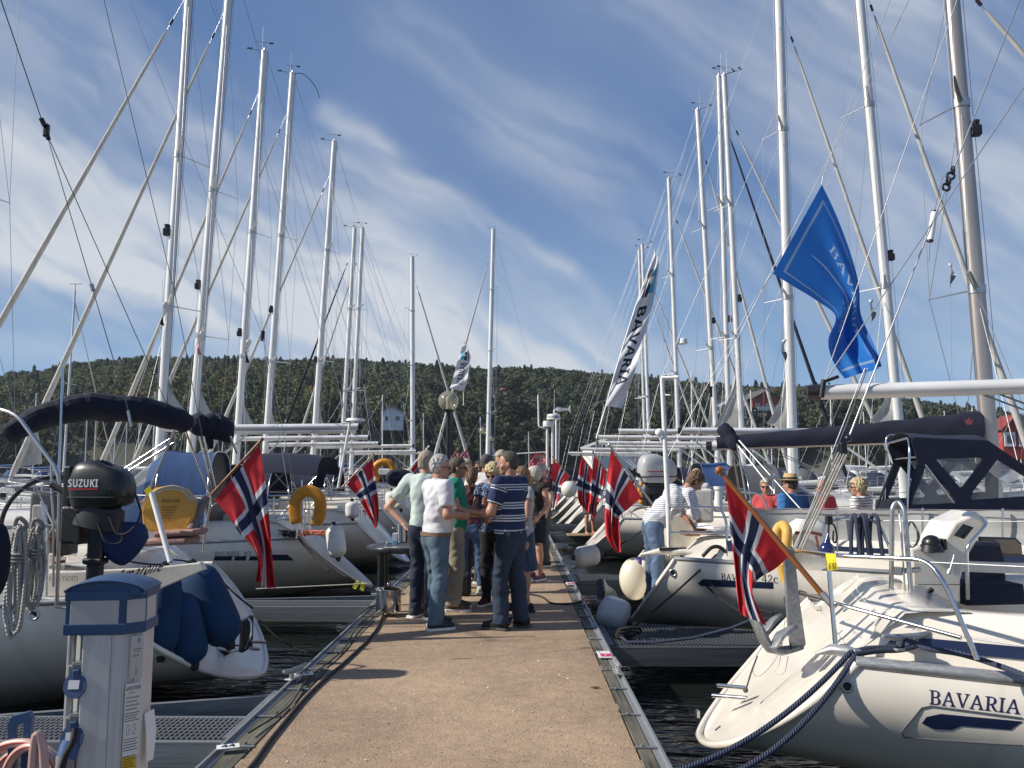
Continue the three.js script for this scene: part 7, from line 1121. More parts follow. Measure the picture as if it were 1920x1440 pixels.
/** A clothed figure, feet at the origin, facing +z. Arms and legs are lists of joints; see the calls for the poses. */
function person(label, x, d, turn, o) {
  const H = o.h ?? 1.78, s = H / 1.78, cell = o.cell ?? 0.012, w = o.w ?? 1, fat = o.fat ?? 1, fem = o.fem ?? 0, y0 = o.y ?? 0;
  const p = thing('person', label, 'person'); p.position.set(x, y0, -d); p.rotation.y = turn;
  const v = (a, b, c) => V3(a * s, b * s, c * s), lean = o.lean ?? 0, sh = 1.455, sw = (fem ? 0.165 : 0.195) * w;
  const J = { hipL: v(0.085, 0.93, 0), hipR: v(-0.085, 0.93, 0), kneeL: v(0.10, 0.50, 0.02), kneeR: v(-0.10, 0.50, 0.02), ankL: v(0.10, 0.085, -0.02), ankR: v(-0.10, 0.085, -0.02), pel: v(0, 0.96, 0), wai: v(0, 1.12, 0.0 + lean * 0.3), che: v(0, 1.30, lean * 0.7), neck: v(0, 1.50, -0.01 + lean), head: v(0, 1.645, 0.03 + lean), shL: v(sw, sh, -0.01 + lean), shR: v(-sw, sh, -0.01 + lean), elL: v(sw + 0.06, 1.17, -0.03), elR: v(-sw - 0.06, 1.17, -0.03), wrL: v(sw + 0.05, 0.93, 0.06), wrR: v(-sw - 0.05, 0.93, 0.06) };
  for (const k in o.j || {}) J[k] = v(...o.j[k]);
  const seated = o.seated; const skin = MS.skin[o.skin ?? 0];
  const fine = cell <= 0.014;
  // ---- skin: one continuous body
  const body = new Field(cell, 0.035);
  body.cap(J.neck.clone().add(v(0, -0.05, 0)), J.head.clone().add(v(0, -0.06, -0.02)), 0.058 * s, 0.055 * s);
  body.cap(J.shL, J.elL, 0.050 * s * w, 0.040 * s * w).cap(J.shR, J.elR, 0.050 * s * w, 0.040 * s * w);
  body.cap(J.elL, J.wrL, 0.041 * s * w, 0.028 * s).cap(J.elR, J.wrR, 0.041 * s * w, 0.028 * s);
  body.ell(J.che, 0.150 * s * w, 0.18 * s, 0.10 * s).ell(J.wai, 0.135 * s * w, 0.15 * s, 0.10 * s).ell(J.pel, 0.15 * s * w, 0.12 * s, 0.105 * s);
  body.cap(J.shL, J.shR, 0.05 * s, 0.05 * s);
  if (!seated) for (const q of ['L', 'R']) { body.cap(J['hip' + q], J['knee' + q], 0.078 * s, 0.052 * s).cap(J['knee' + q], J['ank' + q], 0.052 * s, 0.036 * s).ell(J['knee' + q].clone().lerp(J['ank' + q], 0.28).add(v(0, 0, -0.02)), 0.05 * s, 0.11 * s, 0.052 * s); const a = J['ank' + q]; body.cap(a.clone().add(v(0, -0.04, -0.02)), a.clone().add(v(q === 'L' ? 0.02 : -0.02, -0.055, 0.15)), 0.034 * s, 0.026 * s); }
  const parts = [body.build()];
  // ---- hands
  for (const q of ['L', 'R']) {
    const wr = J['wr' + q], dir = wr.clone().sub(J['el' + q]).normalize(), hd = o['hand' + q] || {}, side = q === 'L' ? 1 : -1;
    let nrm = hd.n ? V3(...hd.n) : V3(-side, 0, 0); nrm.sub(dir.clone().multiplyScalar(nrm.dot(dir))).normalize(); const lat = dir.clone().cross(nrm).normalize();   // nrm: palm side
    const thumbS = hd.t ?? (lat.y > 0 || Math.abs(lat.y) < 0.3 && lat.z > 0 ? 1 : -1), curl = hd.c ?? 0.5, hf = new Field(fine ? 0.0055 : 0.009, fine ? 0.008 : 0.012), at = (f, n, l) => wr.clone().add(dir.clone().multiplyScalar(f * s)).add(nrm.clone().multiplyScalar(n * s)).add(lat.clone().multiplyScalar(l * s));
    hf.cap(at(-0.03, 0, 0), at(0.02, 0, 0), 0.027 * s, 0.026 * s); for (const l of [-0.024, -0.008, 0.008, 0.024]) hf.cap(at(0.015, 0, l * 0.8), at(0.085, 0, l * 1.15), 0.017 * s, 0.0145 * s);
    [[-0.029, 0.060], [-0.010, 0.074], [0.010, 0.078], [0.029, 0.070]].forEach(([l, len], i) => { const L = l * -thumbS, a1 = curl * 1.1, a2 = curl * 2.3, b0 = at(0.088, 0, -L), b1 = at(0.088 + len * 0.5 * Math.cos(a1), len * 0.5 * Math.sin(a1), -L * 1.05), b2 = b1.clone().add(dir.clone().multiplyScalar(len * 0.5 * Math.cos(a2) * s)).add(nrm.clone().multiplyScalar(len * 0.5 * Math.sin(a2) * s)); hf.cap(b0, b1, 0.0105 * s, 0.0095 * s, { k: 0.004 }).cap(b1, b2, 0.0095 * s, 0.008 * s, { k: 0.004 }); });
    const t0 = at(0.028, 0.006, thumbS * 0.028), t1 = at(0.062, 0.020, thumbS * 0.052), t2 = at(0.088, 0.028 + curl * 0.02, thumbS * 0.050); hf.cap(t0, t1, 0.0135 * s, 0.0115 * s).cap(t1, t2, 0.0115 * s, 0.009 * s, { k: 0.004 });
    parts.push(hf.build());
  }
  // ---- head, in its own frame so that it can turn and tilt
  const hy = o.headTurn ?? 0, hp = o.headTilt ?? 0, hr = o.headRoll ?? 0, Q = new THREE.Quaternion().setFromEuler(new THREE.Euler(hp, hy, hr, 'YXZ')), hs = s * (o.headS ?? 1);
  const hv = (a, b, c) => V3(a * hs, b * hs, c * hs), toBody = g => { g.applyQuaternion(Q); g.translate(J.head.x, J.head.y, J.head.z); return g; };
  const hf = new Field(fine ? 0.0068 : 0.011, 0.02);
  hf.ell(hv(0, 0.035, -0.012), 0.077 * hs, 0.092 * hs, 0.098 * hs).ell(hv(0, -0.035, 0.018), 0.064 * hs, 0.080 * hs, 0.070 * hs).ell(hv(0, -0.082, 0.050), 0.032 * hs, 0.026 * hs, 0.028 * hs)
    .cap(hv(0, 0.008, 0.088), hv(0, -0.028, 0.106), 0.009 * hs, 0.0145 * hs, { k: 0.012 }).cap(hv(-0.035, 0.018, 0.074), hv(0.035, 0.018, 0.074), 0.013 * hs, 0.013 * hs, { k: 0.015 })
    .cap(hv(-0.018, -0.056, 0.080), hv(0.018, -0.056, 0.080), 0.010 * hs, 0.010 * hs, { k: 0.012 }).ell(hv(0.045, -0.025, 0.058), 0.022 * hs, 0.022 * hs, 0.02 * hs).ell(hv(-0.045, -0.025, 0.058), 0.022 * hs, 0.022 * hs, 0.02 * hs)
    .cap(hv(0, -0.06, -0.03), hv(0, -0.13, -0.03), 0.052 * hs, 0.055 * hs);
  for (const e of [-1, 1]) { hf.ell(hv(e * 0.079, -0.005, -0.008), 0.011 * hs, 0.031 * hs, 0.019 * hs, { k: 0.008 }); hf.ell(hv(e * 0.033, 0.001, 0.100), 0.018 * hs, 0.011 * hs, 0.018 * hs, { sub: true }); }
  parts.push(toBody(hf.build()));
  mesh('body', mergeGeometries(parts.map(g => { const q = g.clone(); return q; }), false), skin, p);
  const child = (n, g, m) => mesh(n, toBody(Array.isArray(g) ? join(g) : g), m, p);
  if (o.face !== false) {
    if (!o.shades) for (const e of [-1, 1]) { child('eye', ball(0.0115 * hs, e * 0.033 * hs, 0.001 * hs, 0.079 * hs, 1, 0.8, 0.8, 10), MS.eyeW); child('iris', ball(0.006 * hs, e * 0.033 * hs, 0.001 * hs, 0.0855 * hs, 1, 1, 0.7, 8), MS.eye); }
    child('mouth', [bar(hv(-0.022, -0.0565, 0.0885), hv(0.022, -0.0565, 0.0885), 0.0035 * hs, 0.0035 * hs, 6)], MS.lip);
  }
  if (o.shades || o.glasses) { const gl = []; for (const e of [-1, 1]) gl.push(ball(0.026 * hs, e * 0.034 * hs, 0.002 * hs, 0.093 * hs, 1, 0.72, 0.32, 14), bar(hv(e * 0.058, 0.006, 0.088), hv(e * 0.080, 0.004, -0.012), 0.0035 * hs)); gl.push(bar(hv(-0.012, 0.008, 0.102), hv(0.012, 0.008, 0.102), 0.004 * hs)); child('sunglasses', gl, MS.shades); }
  // ---- hair
  const hr_ = o.hair;
  if (hr_) {
    const f = new Field(fine ? 0.0075 : 0.011, 0.02), vol = hr_.vol ?? 0.012;
    f.ell(hv(0, 0.040, -0.016), 0.079 * hs + vol, 0.093 * hs + vol, 0.099 * hs + vol);
    if (!hr_.bald && !hr_.back) f.ell(hv(0, -0.012, -0.052), 0.066 * hs + vol * 0.5, 0.062 * hs, 0.052 * hs + vol * 0.5);
    if (hr_.back) f.ell(hv(0, -0.02, -0.045), 0.074 * hs + vol * 0.7, 0.085 * hs, 0.062 * hs + vol * 0.6);
    if (hr_.long) f.cap(hv(0, 0.0, -0.06), hv(0, -hr_.long, -0.085), 0.068 * hs, 0.045 * hs);
    if (hr_.tail) f.cap(hv(0, 0.03, -0.115), hv(0.005, -0.03, -0.155), 0.028 * hs, 0.032 * hs).cap(hv(0.005, -0.03, -0.155), hv(0.01, -0.22, -0.135), 0.036 * hs, 0.014 * hs);
    // free the face and the ears
    const front = hr_.front ?? 0.072, lowE = hr_.low ?? -0.005;
    const amp = hr_.amp ?? 0.006, cuts = [(X, Y, Z) => { const y = Y / hs, z = Z / hs, x = Math.abs(X / hs); const zline = y > front ? 1 : hr_.back ? 0.026 + y * 0.35 : -0.006 + (y + 0.01) * 0.62; const nz = (noise3(X * 95 + 3, Y * 60, Z * 95) - 0.5) * 0.022; return Math.min(z - zline + nz, front + 0.004 + nz * 0.6 - y + (x > 0.05 ? (x - 0.05) * 0.3 : 0)) * hs; }];
    if (!hr_.back && !hr_.long) cuts.push((X, Y, Z) => (lowE - 0.055 * clamp(-Z / hs / 0.05) - Y / hs) * hs);
    if (hr_.bald) cuts.push((X, Y, Z) => ((Y / hs) - 0.075 - (Z / hs < -0.05 ? 0.03 : 0)) * hs);
    child('hair', f.build((x2, y2, z2) => (noise3(x2 * 75 + 9, y2 * 40, z2 * 75) - 0.5) * 2 * amp + (noise3(x2 * 170, y2 * 60, z2 * 170) - 0.5) * amp, cuts), hairMat(hr_.c));
  }
  if (o.hat) { const m = std(o.hat, 0.85, 0, { bumpMap: T.cloth, bumpScale: 0.006 }); const br = new THREE.LatheGeometry([[0.085, 0.068], [0.12, 0.062], [0.152, 0.072], [0.150, 0.076], [0.12, 0.068], [0.093, 0.080], [0.088, 0.120], [0.080, 0.158], [0.062, 0.170], [0.03, 0.162], [0.001, 0.158]].map(([r, y]) => new THREE.Vector2(r * hs, y * hs)), 32); br.scale(1, 1, 1.12); br.translate(0, 0, -0.012 * hs); child('straw_hat', br, m); const bd = new THREE.CylinderGeometry(0.0905 * hs, 0.0945 * hs, 0.03 * hs, 28, 1, true); bd.scale(1, 1, 1.12); bd.translate(0, 0.095 * hs, -0.012 * hs); child('hat_band', bd, M.black); }
  if (o.cap) { const f = new Field(0.008, 0.01); f.ell(hv(0, 0.045, -0.014), 0.086 * hs, 0.096 * hs, 0.106 * hs).ell(hv(0, 0.066, 0.115), 0.06 * hs, 0.010 * hs, 0.055 * hs, { k: 0.02 }); child('cap', f.build(null, [(X, Y, Z) => (0.052 - 0.02 * (Z < 0 ? 1 : 0) - Y / hs) * hs]), fabric(o.cap)); }
  // ---- shirt
  const sl = o.sleeve ?? 0.55, hem = (o.hem ?? 0.93) * s, infl = o.loose ?? 0.014;
  if (o.shirt) {
    const f = new Field(cell, 0.045), cb = o.belly ?? 0;
    f.ell(J.che.clone().add(v(0, 0.02, 0)), (0.160 * w) * s + infl, 0.20 * s, (0.112 * (fem ? 0.98 : 1)) * s + infl).ell(J.wai.clone().add(v(0, 0.02, 0.012 + cb * 0.4)), (fem ? 0.128 : 0.150) * w * fat * s + infl, 0.20 * s, (0.112 * fat + cb) * s + infl).ell(J.pel.clone().add(v(0, 0.02, cb * 0.2)), 0.155 * w * (fem ? 1.05 : 1) * s + infl, 0.15 * s, (0.115 + cb * 0.5) * s + infl);
    f.cap(J.shL.clone().add(v(-0.03, 0.0, 0)), J.shR.clone().add(v(0.03, 0.0, 0)), 0.062 * s + infl * 0.5, 0.062 * s + infl * 0.5).cap(J.neck.clone().add(v(0, -0.075, -0.005)), J.neck.clone().add(v(0, 0.0 + (o.collar ?? 0.0), 0.0)), 0.085 * s, 0.066 * s, { clip: true });
    if (fem) f.ell(J.che.clone().add(v(0.07, -0.03, 0.085)), 0.075 * s, 0.075 * s, 0.055 * s).ell(J.che.clone().add(v(-0.07, -0.03, 0.085)), 0.075 * s, 0.075 * s, 0.055 * s);
    for (const q of ['L', 'R']) if (sl > 0) { const a = J['sh' + q], e = J['el' + q], wv = J['wr' + q]; if (sl <= 1) f.cap(a, a.clone().lerp(e, sl), 0.066 * s * w + infl * 0.4, (0.062 - 0.012 * sl) * s * w + infl * 0.9, { clip: true, k: 0.03 }); else { f.cap(a, e, 0.062 * s * w + infl * 0.4, 0.050 * s + infl * 0.6, { k: 0.03 }); f.cap(e, e.clone().lerp(wv, sl - 1), 0.050 * s + infl * 0.6, 0.040 * s + infl * 0.6, { clip: true, k: 0.03 }); } }
    const seed = o.seed ?? 1;
    const g = f.build((X, Y, Z) => (noise3(X * 9 + seed * 7, Y * 5 + seed, Z * 9) - 0.5) * 0.016 + (noise3(X * 20 + Y * 14 + seed, Y * 15 - X * 10, Z * 18) - 0.5) * 0.018, [(X, Y, Z) => hem + 0.008 * Math.sin(X * 20 + seed) - Y]);
    // stripes and prints run round the body and along the sleeves
    const ps = g.attributes.position, uv = g.attributes.uv; for (let i = 0; i < ps.count; i++) { const q = V3(ps.getX(i), ps.getY(i), ps.getZ(i)); let vv = q.y, best = 0.012; for (const k of ['L', 'R']) { const a = J['sh' + k], e = J['el' + k], de = e.clone().sub(a), l = de.length(), t = q.clone().sub(a).dot(de) / (l * l); if (t > 0.12 && t < 1.2) { const dist = q.clone().sub(a.clone().add(de.clone().multiplyScalar(t))).length(); if (dist < 0.085 * s * w) { vv = a.y - t * l; break; } } } uv.setXY(i, uv.getX(i), o.printAxis === 'x' ? q.x : vv); }
    mesh('shirt', g, o.shirt, p);
    if (o.collarMat || o.collarC) mesh('collar', (() => { const r = []; for (let i = 0; i <= 20; i++) { const a = i / 20 * 5.6 + 0.35 + Math.PI / 2; const n = J.neck; const R0 = 0.062 * s, R1 = 0.082 * s; r.push([V3(n.x + Math.cos(a) * R0, n.y + 0.035 * s - 0.02 * s * Math.max(0, Math.sin(a)), n.z + 0.008 + Math.sin(a) * R0), V3(n.x + Math.cos(a) * R1, n.y - 0.005 * s - 0.03 * s * Math.max(0, Math.sin(a)), n.z + 0.008 + Math.sin(a) * R1 * 1.05)]); } return thick(sheet(r), 0.004); })(), o.collarMat || o.shirt, p);
  }
  // ---- trousers, shorts or skirt
  if (o.pants && !seated) {
    const f = new Field(cell, 0.03), len = o.pantLen ?? 1, tight = o.tight ?? 0.018, top = (o.waist ?? 0.985) * s;
    f.ell(J.pel.clone().add(v(0, -0.02, -0.01)), (0.155 * w * (fem ? 1.04 : 1)) * s + 0.010, 0.155 * s, 0.118 * s + 0.010 + (o.belly ?? 0) * 0.3);
    if (o.skirt) { const a = o.skirt * s; f.cap(J.pel.clone().add(v(0, -0.06, 0)), V3(J.pel.x, a, J.pel.z), 0.15 * s, 0.185 * s, { clip: true }); }
    else for (const q of ['L', 'R']) { const h = J['hip' + q].clone().add(v(0, -0.03, -0.012)), k = J['knee' + q], a = J['ank' + q]; if (len <= 0.5) f.cap(h, h.clone().lerp(k, len * 2), 0.086 * s + tight, 0.074 * s + tight * 1.2, { clip: true }); else { f.cap(h, k, 0.084 * s + tight, 0.054 * s + tight); const e = k.clone().lerp(a, (len - 0.5) * 2 * (o.cuff ?? 1.06)); f.cap(k, e, 0.054 * s + tight, (0.040 + (o.flare ?? 0)) * s + tight, { clip: true }); f.ell(k.clone().lerp(a, 0.25).add(v(0, 0, -0.02)), 0.05 * s + tight * 0.8, 0.12 * s, 0.052 * s + tight * 0.8); } f.ell(J['hip' + q].clone().add(v(0, -0.04, -0.05)), 0.085 * s, 0.10 * s, 0.075 * s); }
    const seed = (o.seed ?? 1) + 20;
    mesh(o.skirt ? 'skirt' : len <= 0.5 ? 'shorts' : 'trousers', f.build((X, Y, Z) => { const kn = Math.exp(-Math.pow((Y - 0.52 * s) / 0.12, 2)) + 1.2 * Math.exp(-Math.pow((Y - 0.13 * s) / 0.09, 2)) + 0.5; return (noise3(X * 13 + seed, Y * 24 + X * 11, Z * 13) - 0.5) * 0.021 * kn * (o.skirt ? 0.4 : 1) + (noise3(X * 7 + seed, Y * 4, Z * 7) - 0.5) * 0.012; }, [(X, Y, Z) => Y - top, ...(o.skirt ? [(X, Y, Z) => o.skirt * s - Y] : [])]), o.pants, p);
    if (o.belt) mesh('belt', (() => { const g = new THREE.CylinderGeometry(1, 1, 0.036 * s, 40, 1, true); g.scale(0.155 * w * s + 0.021, 1, 0.118 * s + 0.021 + (o.belly ?? 0) * 0.3); g.translate(J.pel.x, top - 0.022 * s, J.pel.z - 0.01 * s); return thick(g, 0.006); })(), o.belt, p);
  }
  // ---- shoes
  if (o.shoes && !seated) for (const q of ['L', 'R']) {
    const a = J['ank' + q], tx = q === 'L' ? 0.03 : -0.03, f = new Field(fine ? 0.008 : 0.012, 0.03), b = V3(a.x, 0, a.z); const yy = t => V3(0, (t + a.y / s - 0.085) * s, 0);
    const pt = (x2, y2, z2) => b.clone().add(v(x2, y2 + a.y / s - 0.085, z2));
    f.cap(pt(0, 0.055, -0.035), pt(tx * 0.6, 0.05, 0.08), 0.044 * s, 0.043 * s).cap(pt(tx * 0.6, 0.048, 0.08), pt(tx, 0.042, 0.165), 0.043 * s, 0.036 * s); if (o.shoeTop !== 0) f.cap(pt(0, 0.06, -0.03), pt(0, 0.10, -0.02), 0.046 * s, 0.044 * s, { clip: true });
    const low = a.y - 0.085 * s;
    mesh('shoe', f.build(null, [(X, Y, Z) => low + 0.012 - Y]), o.shoes, p);
    const so = (() => { const sp = new THREE.Shape(), P2 = (x2, z2) => { const q2 = pt(x2, 0, z2); return new THREE.Vector2(q2.x, -q2.z); }; sp.moveTo(...P2(0.0, -0.088).toArray()); const ctl = [[0.045, -0.085], [0.052, -0.03], [0.042 + tx * 0.3, 0.03], [0.05 + tx * 0.8, 0.10], [0.045 + tx, 0.175], [tx, 0.208], [-0.04 + tx, 0.18], [-0.048 + tx * 0.8, 0.10], [-0.042 + tx * 0.3, 0.03], [-0.050, -0.03], [-0.045, -0.085], [0, -0.088]]; sp.splineThru(ctl.map(c => P2(...c))); const g = new THREE.ExtrudeGeometry(sp, { depth: 0.020 * s, bevelEnabled: true, bevelSize: 0.003, bevelThickness: 0.003, bevelSegments: 1, curveSegments: 10 }); g.rotateX(-Math.PI / 2); g.translate(0, low + 0.004, 0); return g; })();
    mesh('sole', so, o.soles || M.white, p);
  }
  return p;
}
// ------------------------------------------------------------------ the group standing on the pier
const stripeTex = (draw) => { const t = canvasTex(64, 1024, draw); t.wrapS = t.wrapT = THREE.RepeatWrapping; return t; };
const navyStripe = std([1, 1, 1], 0.88, 0, { bumpMap: T.cloth, bumpScale: 0.004, map: stripeTex((x, w, h) => { // one metre... 0.9 to 1.5 m of body height, from the hem up
  x.fillStyle = '#1e2c50'; x.fillRect(0, 0, w, h); x.fillStyle = '#c9ccd2'; for (const [y, t] of [[0.945, 0.013], [0.970, 0.013], [0.996, 0.003], [0.0, 0.010], [0.095, 0.014], [0.122, 0.014], [0.149, 0.013], [0.225, 0.013], [0.252, 0.013], [0.279, 0.012], [0.415, 0.010], [0.44, 0.010], [0.465, 0.010]]) { const v = y % 1; x.fillRect(0, (1 - v - t) * h, w, t * h); } }) });
const pinStripe = std([1, 1, 1], 0.88, 0, { map: stripeTex((x, w, h) => { x.fillStyle = '#d9d9dc'; x.fillRect(0, 0, w, h); x.fillStyle = '#6d7686'; for (let k = 0; k < 40; k++) x.fillRect(0, k * h / 40, w, 6); }) });
const bwStripe = std([1, 1, 1], 0.88, 0, { map: stripeTex((x, w, h) => { x.fillStyle = '#dcdad6'; x.fillRect(0, 0, w, h); x.fillStyle = '#34353a'; for (let k = 0; k < 28; k++) x.fillRect(0, k * h / 28, w, 10); }) });
const floral = (a, b, c) => { const t = dataTex(256, (u, v) => { const n = fbm2(u * 22, v * 22, 3, 22, 401), m = fbm2(u * 30, v * 30, 2, 30, 405); return n > 0.54 ? a : m > 0.58 ? b : c; }); t.wrapS = t.wrapT = THREE.RepeatWrapping; t.repeat.set(2.2, 2.2); return std([1, 1, 1], 0.88, 0, { map: t }); };
const PY = (px, d) => P(px, 900, d).x;
// arms folded, hands in pockets and the like are joints in metres for a 1.78 m figure facing +z
person('man in white polo shirt and blue jeans holding a glass, in front left', PY(820, 8.75), 8.75, 2.1, { h: 1.78, w: 1.13, fat: 1.04, belly: 0.035, skin: 1, seed: 2, lean: 0.01, headTurn: -0.35, headTilt: 0.05, shades: true, cell: 0.011,
  j: { shL: [0.205, 1.445, 0], elL: [0.28, 1.19, 0.06], wrL: [0.12, 1.14, 0.28], shR: [-0.205, 1.445, 0], elR: [-0.275, 1.17, -0.01], wrR: [-0.14, 1.15, 0.24], ankL: [0.11, 0.085, 0.05], kneeL: [0.105, 0.50, 0.05], ankR: [-0.11, 0.085, -0.06], kneeR: [-0.105, 0.5, 0.0] }, handL: { n: [-1, 0, 0.2], c: 0.9 }, handR: { n: [1, 0, 0.2], c: 0.9 },
  hair: { c: [0.40, 0.385, 0.36], vol: 0.012, amp: 0.010, front: 0.078, low: -0.03 }, shirt: fabric([0.72, 0.715, 0.735]), collarC: 1, sleeve: 0.72, hem: 0.965, pants: denim([0.135, 0.215, 0.285]), tight: 0.024, flare: 0.012, belt: std([0.20, 0.11, 0.06], 0.6), shoes: fabric([0.045, 0.043, 0.042]), soles: M.white });
person('man in navy shirt with white stripes and dark jeans, arms folded, in front right', PY(957, 8.75), 8.75, -2.1, { h: 1.82, w: 1.14, fat: 1.1, belly: 0.035, skin: 1, seed: 5, headTurn: 0.5, headTilt: 0.03, cell: 0.011,
  j: { shL: [0.215, 1.45, 0], elL: [0.275, 1.175, 0.06], wrL: [0.02, 1.21, 0.225], shR: [-0.215, 1.45, 0], elR: [-0.275, 1.175, 0.06], wrR: [0.03, 1.245, 0.215], ankL: [0.13, 0.085, 0.03], kneeL: [0.125, 0.50, 0.05], ankR: [-0.12, 0.085, -0.07], kneeR: [-0.115, 0.5, 0.0] }, handL: { n: [0, 0, -1], c: 0.5 }, handR: { n: [0, 0, -1], c: 0.6 },
  hair: { c: [0.075, 0.058, 0.045], vol: 0.006, amp: 0.002, front: 0.085, low: -0.01 }, shirt: navyStripe, sleeve: 0.70, hem: 0.93, pants: denim([0.040, 0.066, 0.125]), tight: 0.028, flare: 0.012, shoes: fabric([0.018, 0.018, 0.019]), soles: std([0.06, 0.06, 0.06], 0.7) });
person('man in mint white shirt with hand on hip, behind the white polo shirt', PY(797, 9.35), 9.35, 2.6, { h: 1.84, w: 1.05, skin: 0, seed: 8, headTurn: 0.2, cell: 0.012, j: { elL: [0.44, 1.16, -0.08], wrL: [0.235, 0.99, -0.07], elR: [-0.27, 1.17, -0.02] }, handL: { n: [-1, 0, 0], c: 0.4 }, hair: { c: [0.36, 0.29, 0.21], vol: 0.011, amp: 0.005, front: 0.08, low: -0.035 }, shirt: fabric([0.56, 0.66, 0.61]), collarC: 1, sleeve: 0.7, hem: 0.93, pants: denim([0.03, 0.045, 0.085]), tight: 0.024, shoes: fabric([0.05, 0.05, 0.06]) });
person('man in green shirt and khaki trousers with sunglasses behind the white polo shirt', PY(855, 9.9), 9.9, -2.0 + 3.6, { h: 1.78, w: 1.05, skin: 3, seed: 11, shades: true, cell: 0.013, j: { elL: [0.28, 1.18, 0.08], wrL: [0.10, 1.12, 0.28], elR: [-0.27, 1.17, 0.02], wrR: [-0.12, 1.12, 0.28] }, hair: { c: [0.08, 0.055, 0.04], vol: 0.008, amp: 0.003 }, shirt: fabric([0.01, 0.27, 0.165]), sleeve: 0.6, hem: 0.92, pants: fabric([0.40, 0.35, 0.26]), tight: 0.03, flare: 0.02, shoes: fabric([0.12, 0.085, 0.055]) });
person('woman with short blond hair, sunglasses, blue patterned top and black trousers', PY(926, 10.2), 10.2, -0.25, { h: 1.70, fem: 1, w: 1.08, skin: 0, seed: 14, shades: true, headTilt: 0.32, headTurn: -0.1, cell: 0.012, j: { elL: [0.25, 1.17, 0.03], wrL: [0.06, 1.10, 0.22], elR: [-0.26, 1.15, 0.03], wrR: [-0.08, 1.13, 0.22] }, handL: { n: [-0.3, 0, -1], c: 0.8 }, handR: { n: [0.3, 0, -1], c: 0.8 }, hair: { c: [0.56, 0.45, 0.25], vol: 0.028, back: true, amp: 0.012, front: 0.06 }, shirt: floral([0.20, 0.30, 0.48], [0.62, 0.66, 0.72], [0.06, 0.08, 0.17]), sleeve: 0.35, hem: 0.84, pants: fabric([0.012, 0.012, 0.014]), tight: 0.016, shoes: fabric([0.07, 0.02, 0.02]), soles: M.white });
person('woman with ponytail, maroon top and tight blue jeans, seen from behind', PY(884, 11.2), 11.2, 3.05, { h: 1.66, fem: 1, w: 1.1, skin: 0, seed: 17, cell: 0.013, j: { elL: [0.25, 1.16, 0.06], wrL: [0.12, 1.05, 0.22], elR: [-0.25, 1.16, 0.06], wrR: [-0.12, 1.05, 0.22], ankL: [0.14, 0.085, 0], kneeL: [0.12, 0.5, 0.01], ankR: [-0.14, 0.085, 0], kneeR: [-0.12, 0.5, 0.01] }, hair: { c: [0.14, 0.075, 0.04], vol: 0.012, back: true, tail: true, amp: 0.006 }, shirt: fabric([0.090, 0.020, 0.030]), sleeve: 1.5, hem: 0.90, pants: denim([0.10, 0.185, 0.36]), tight: 0.008, shoes: fabric([0.5, 0.47, 0.42]) });
person('man with grey hair and sunglasses in a pale pin striped shirt at the back', PY(872, 12.6), 12.6, 0.9, { h: 1.80, skin: 0, seed: 20, shades: true, cell: 0.016, hair: { c: [0.34, 0.29, 0.24], vol: 0.01, amp: 0.004 }, shirt: pinStripe, printAxis: 'x', collarC: 1, sleeve: 1.6, hem: 0.9, pants: denim([0.05, 0.06, 0.09]), shoes: fabric([0.03, 0.03, 0.03]) });
person('man with cropped hair and dark sunglasses looking towards the camera at the back', PY(897, 14.2), 14.2, 0.1, { h: 1.80, skin: 1, seed: 23, shades: true, cell: 0.017, hair: { c: [0.16, 0.12, 0.09], vol: 0.005, amp: 0.002, bald: 0 }, shirt: fabric([0.30, 0.31, 0.34]), sleeve: 0.6, hem: 0.9, pants: fabric([0.10, 0.09, 0.08]), shoes: fabric([0.03, 0.03, 0.03]) });
person('man in white shirt and dark grey cap, seen from behind', PY(911, 12.2), 12.2, 2.8, { h: 1.86, w: 1.12, skin: 3, seed: 26, cell: 0.015, cap: [0.10, 0.095, 0.095], hair: { c: [0.1, 0.08, 0.07], vol: 0.004, amp: 0.002 }, shirt: fabric([0.70, 0.68, 0.66]), sleeve: 0.7, hem: 0.92, pants: fabric([0.05, 0.05, 0.06]), shoes: fabric([0.03, 0.03, 0.03]) });
person('tall man with fair grey hair behind the man in the striped shirt', PY(941, 12.9), 12.9, -0.4, { h: 1.93, w: 1.05, skin: 0, seed: 29, headTilt: 0.25, cell: 0.016, hair: { c: [0.42, 0.35, 0.27], vol: 0.015, amp: 0.007 }, shirt: fabric([0.26, 0.28, 0.32]), sleeve: 1.6, hem: 0.9, pants: fabric([0.06, 0.06, 0.07]), shoes: fabric([0.03, 0.03, 0.03]) });
person('woman in denim skirt and pale top half hidden behind the striped shirt', PY(980, 9.8), 9.8, -1.2, { h: 1.66, fem: 1, w: 1.05, skin: 0, seed: 32, cell: 0.013, j: { elL: [0.24, 1.16, 0.05], wrL: [0.12, 1.04, 0.22] }, hair: { c: [0.24, 0.14, 0.07], vol: 0.014, back: true, long: 0.12, amp: 0.006 }, shirt: fabric([0.52, 0.51, 0.50]), sleeve: 0.3, hem: 0.86, pants: denim([0.10, 0.155, 0.25]), skirt: 0.50, shoes: fabric([0.02, 0.02, 0.02]), soles: M.black });
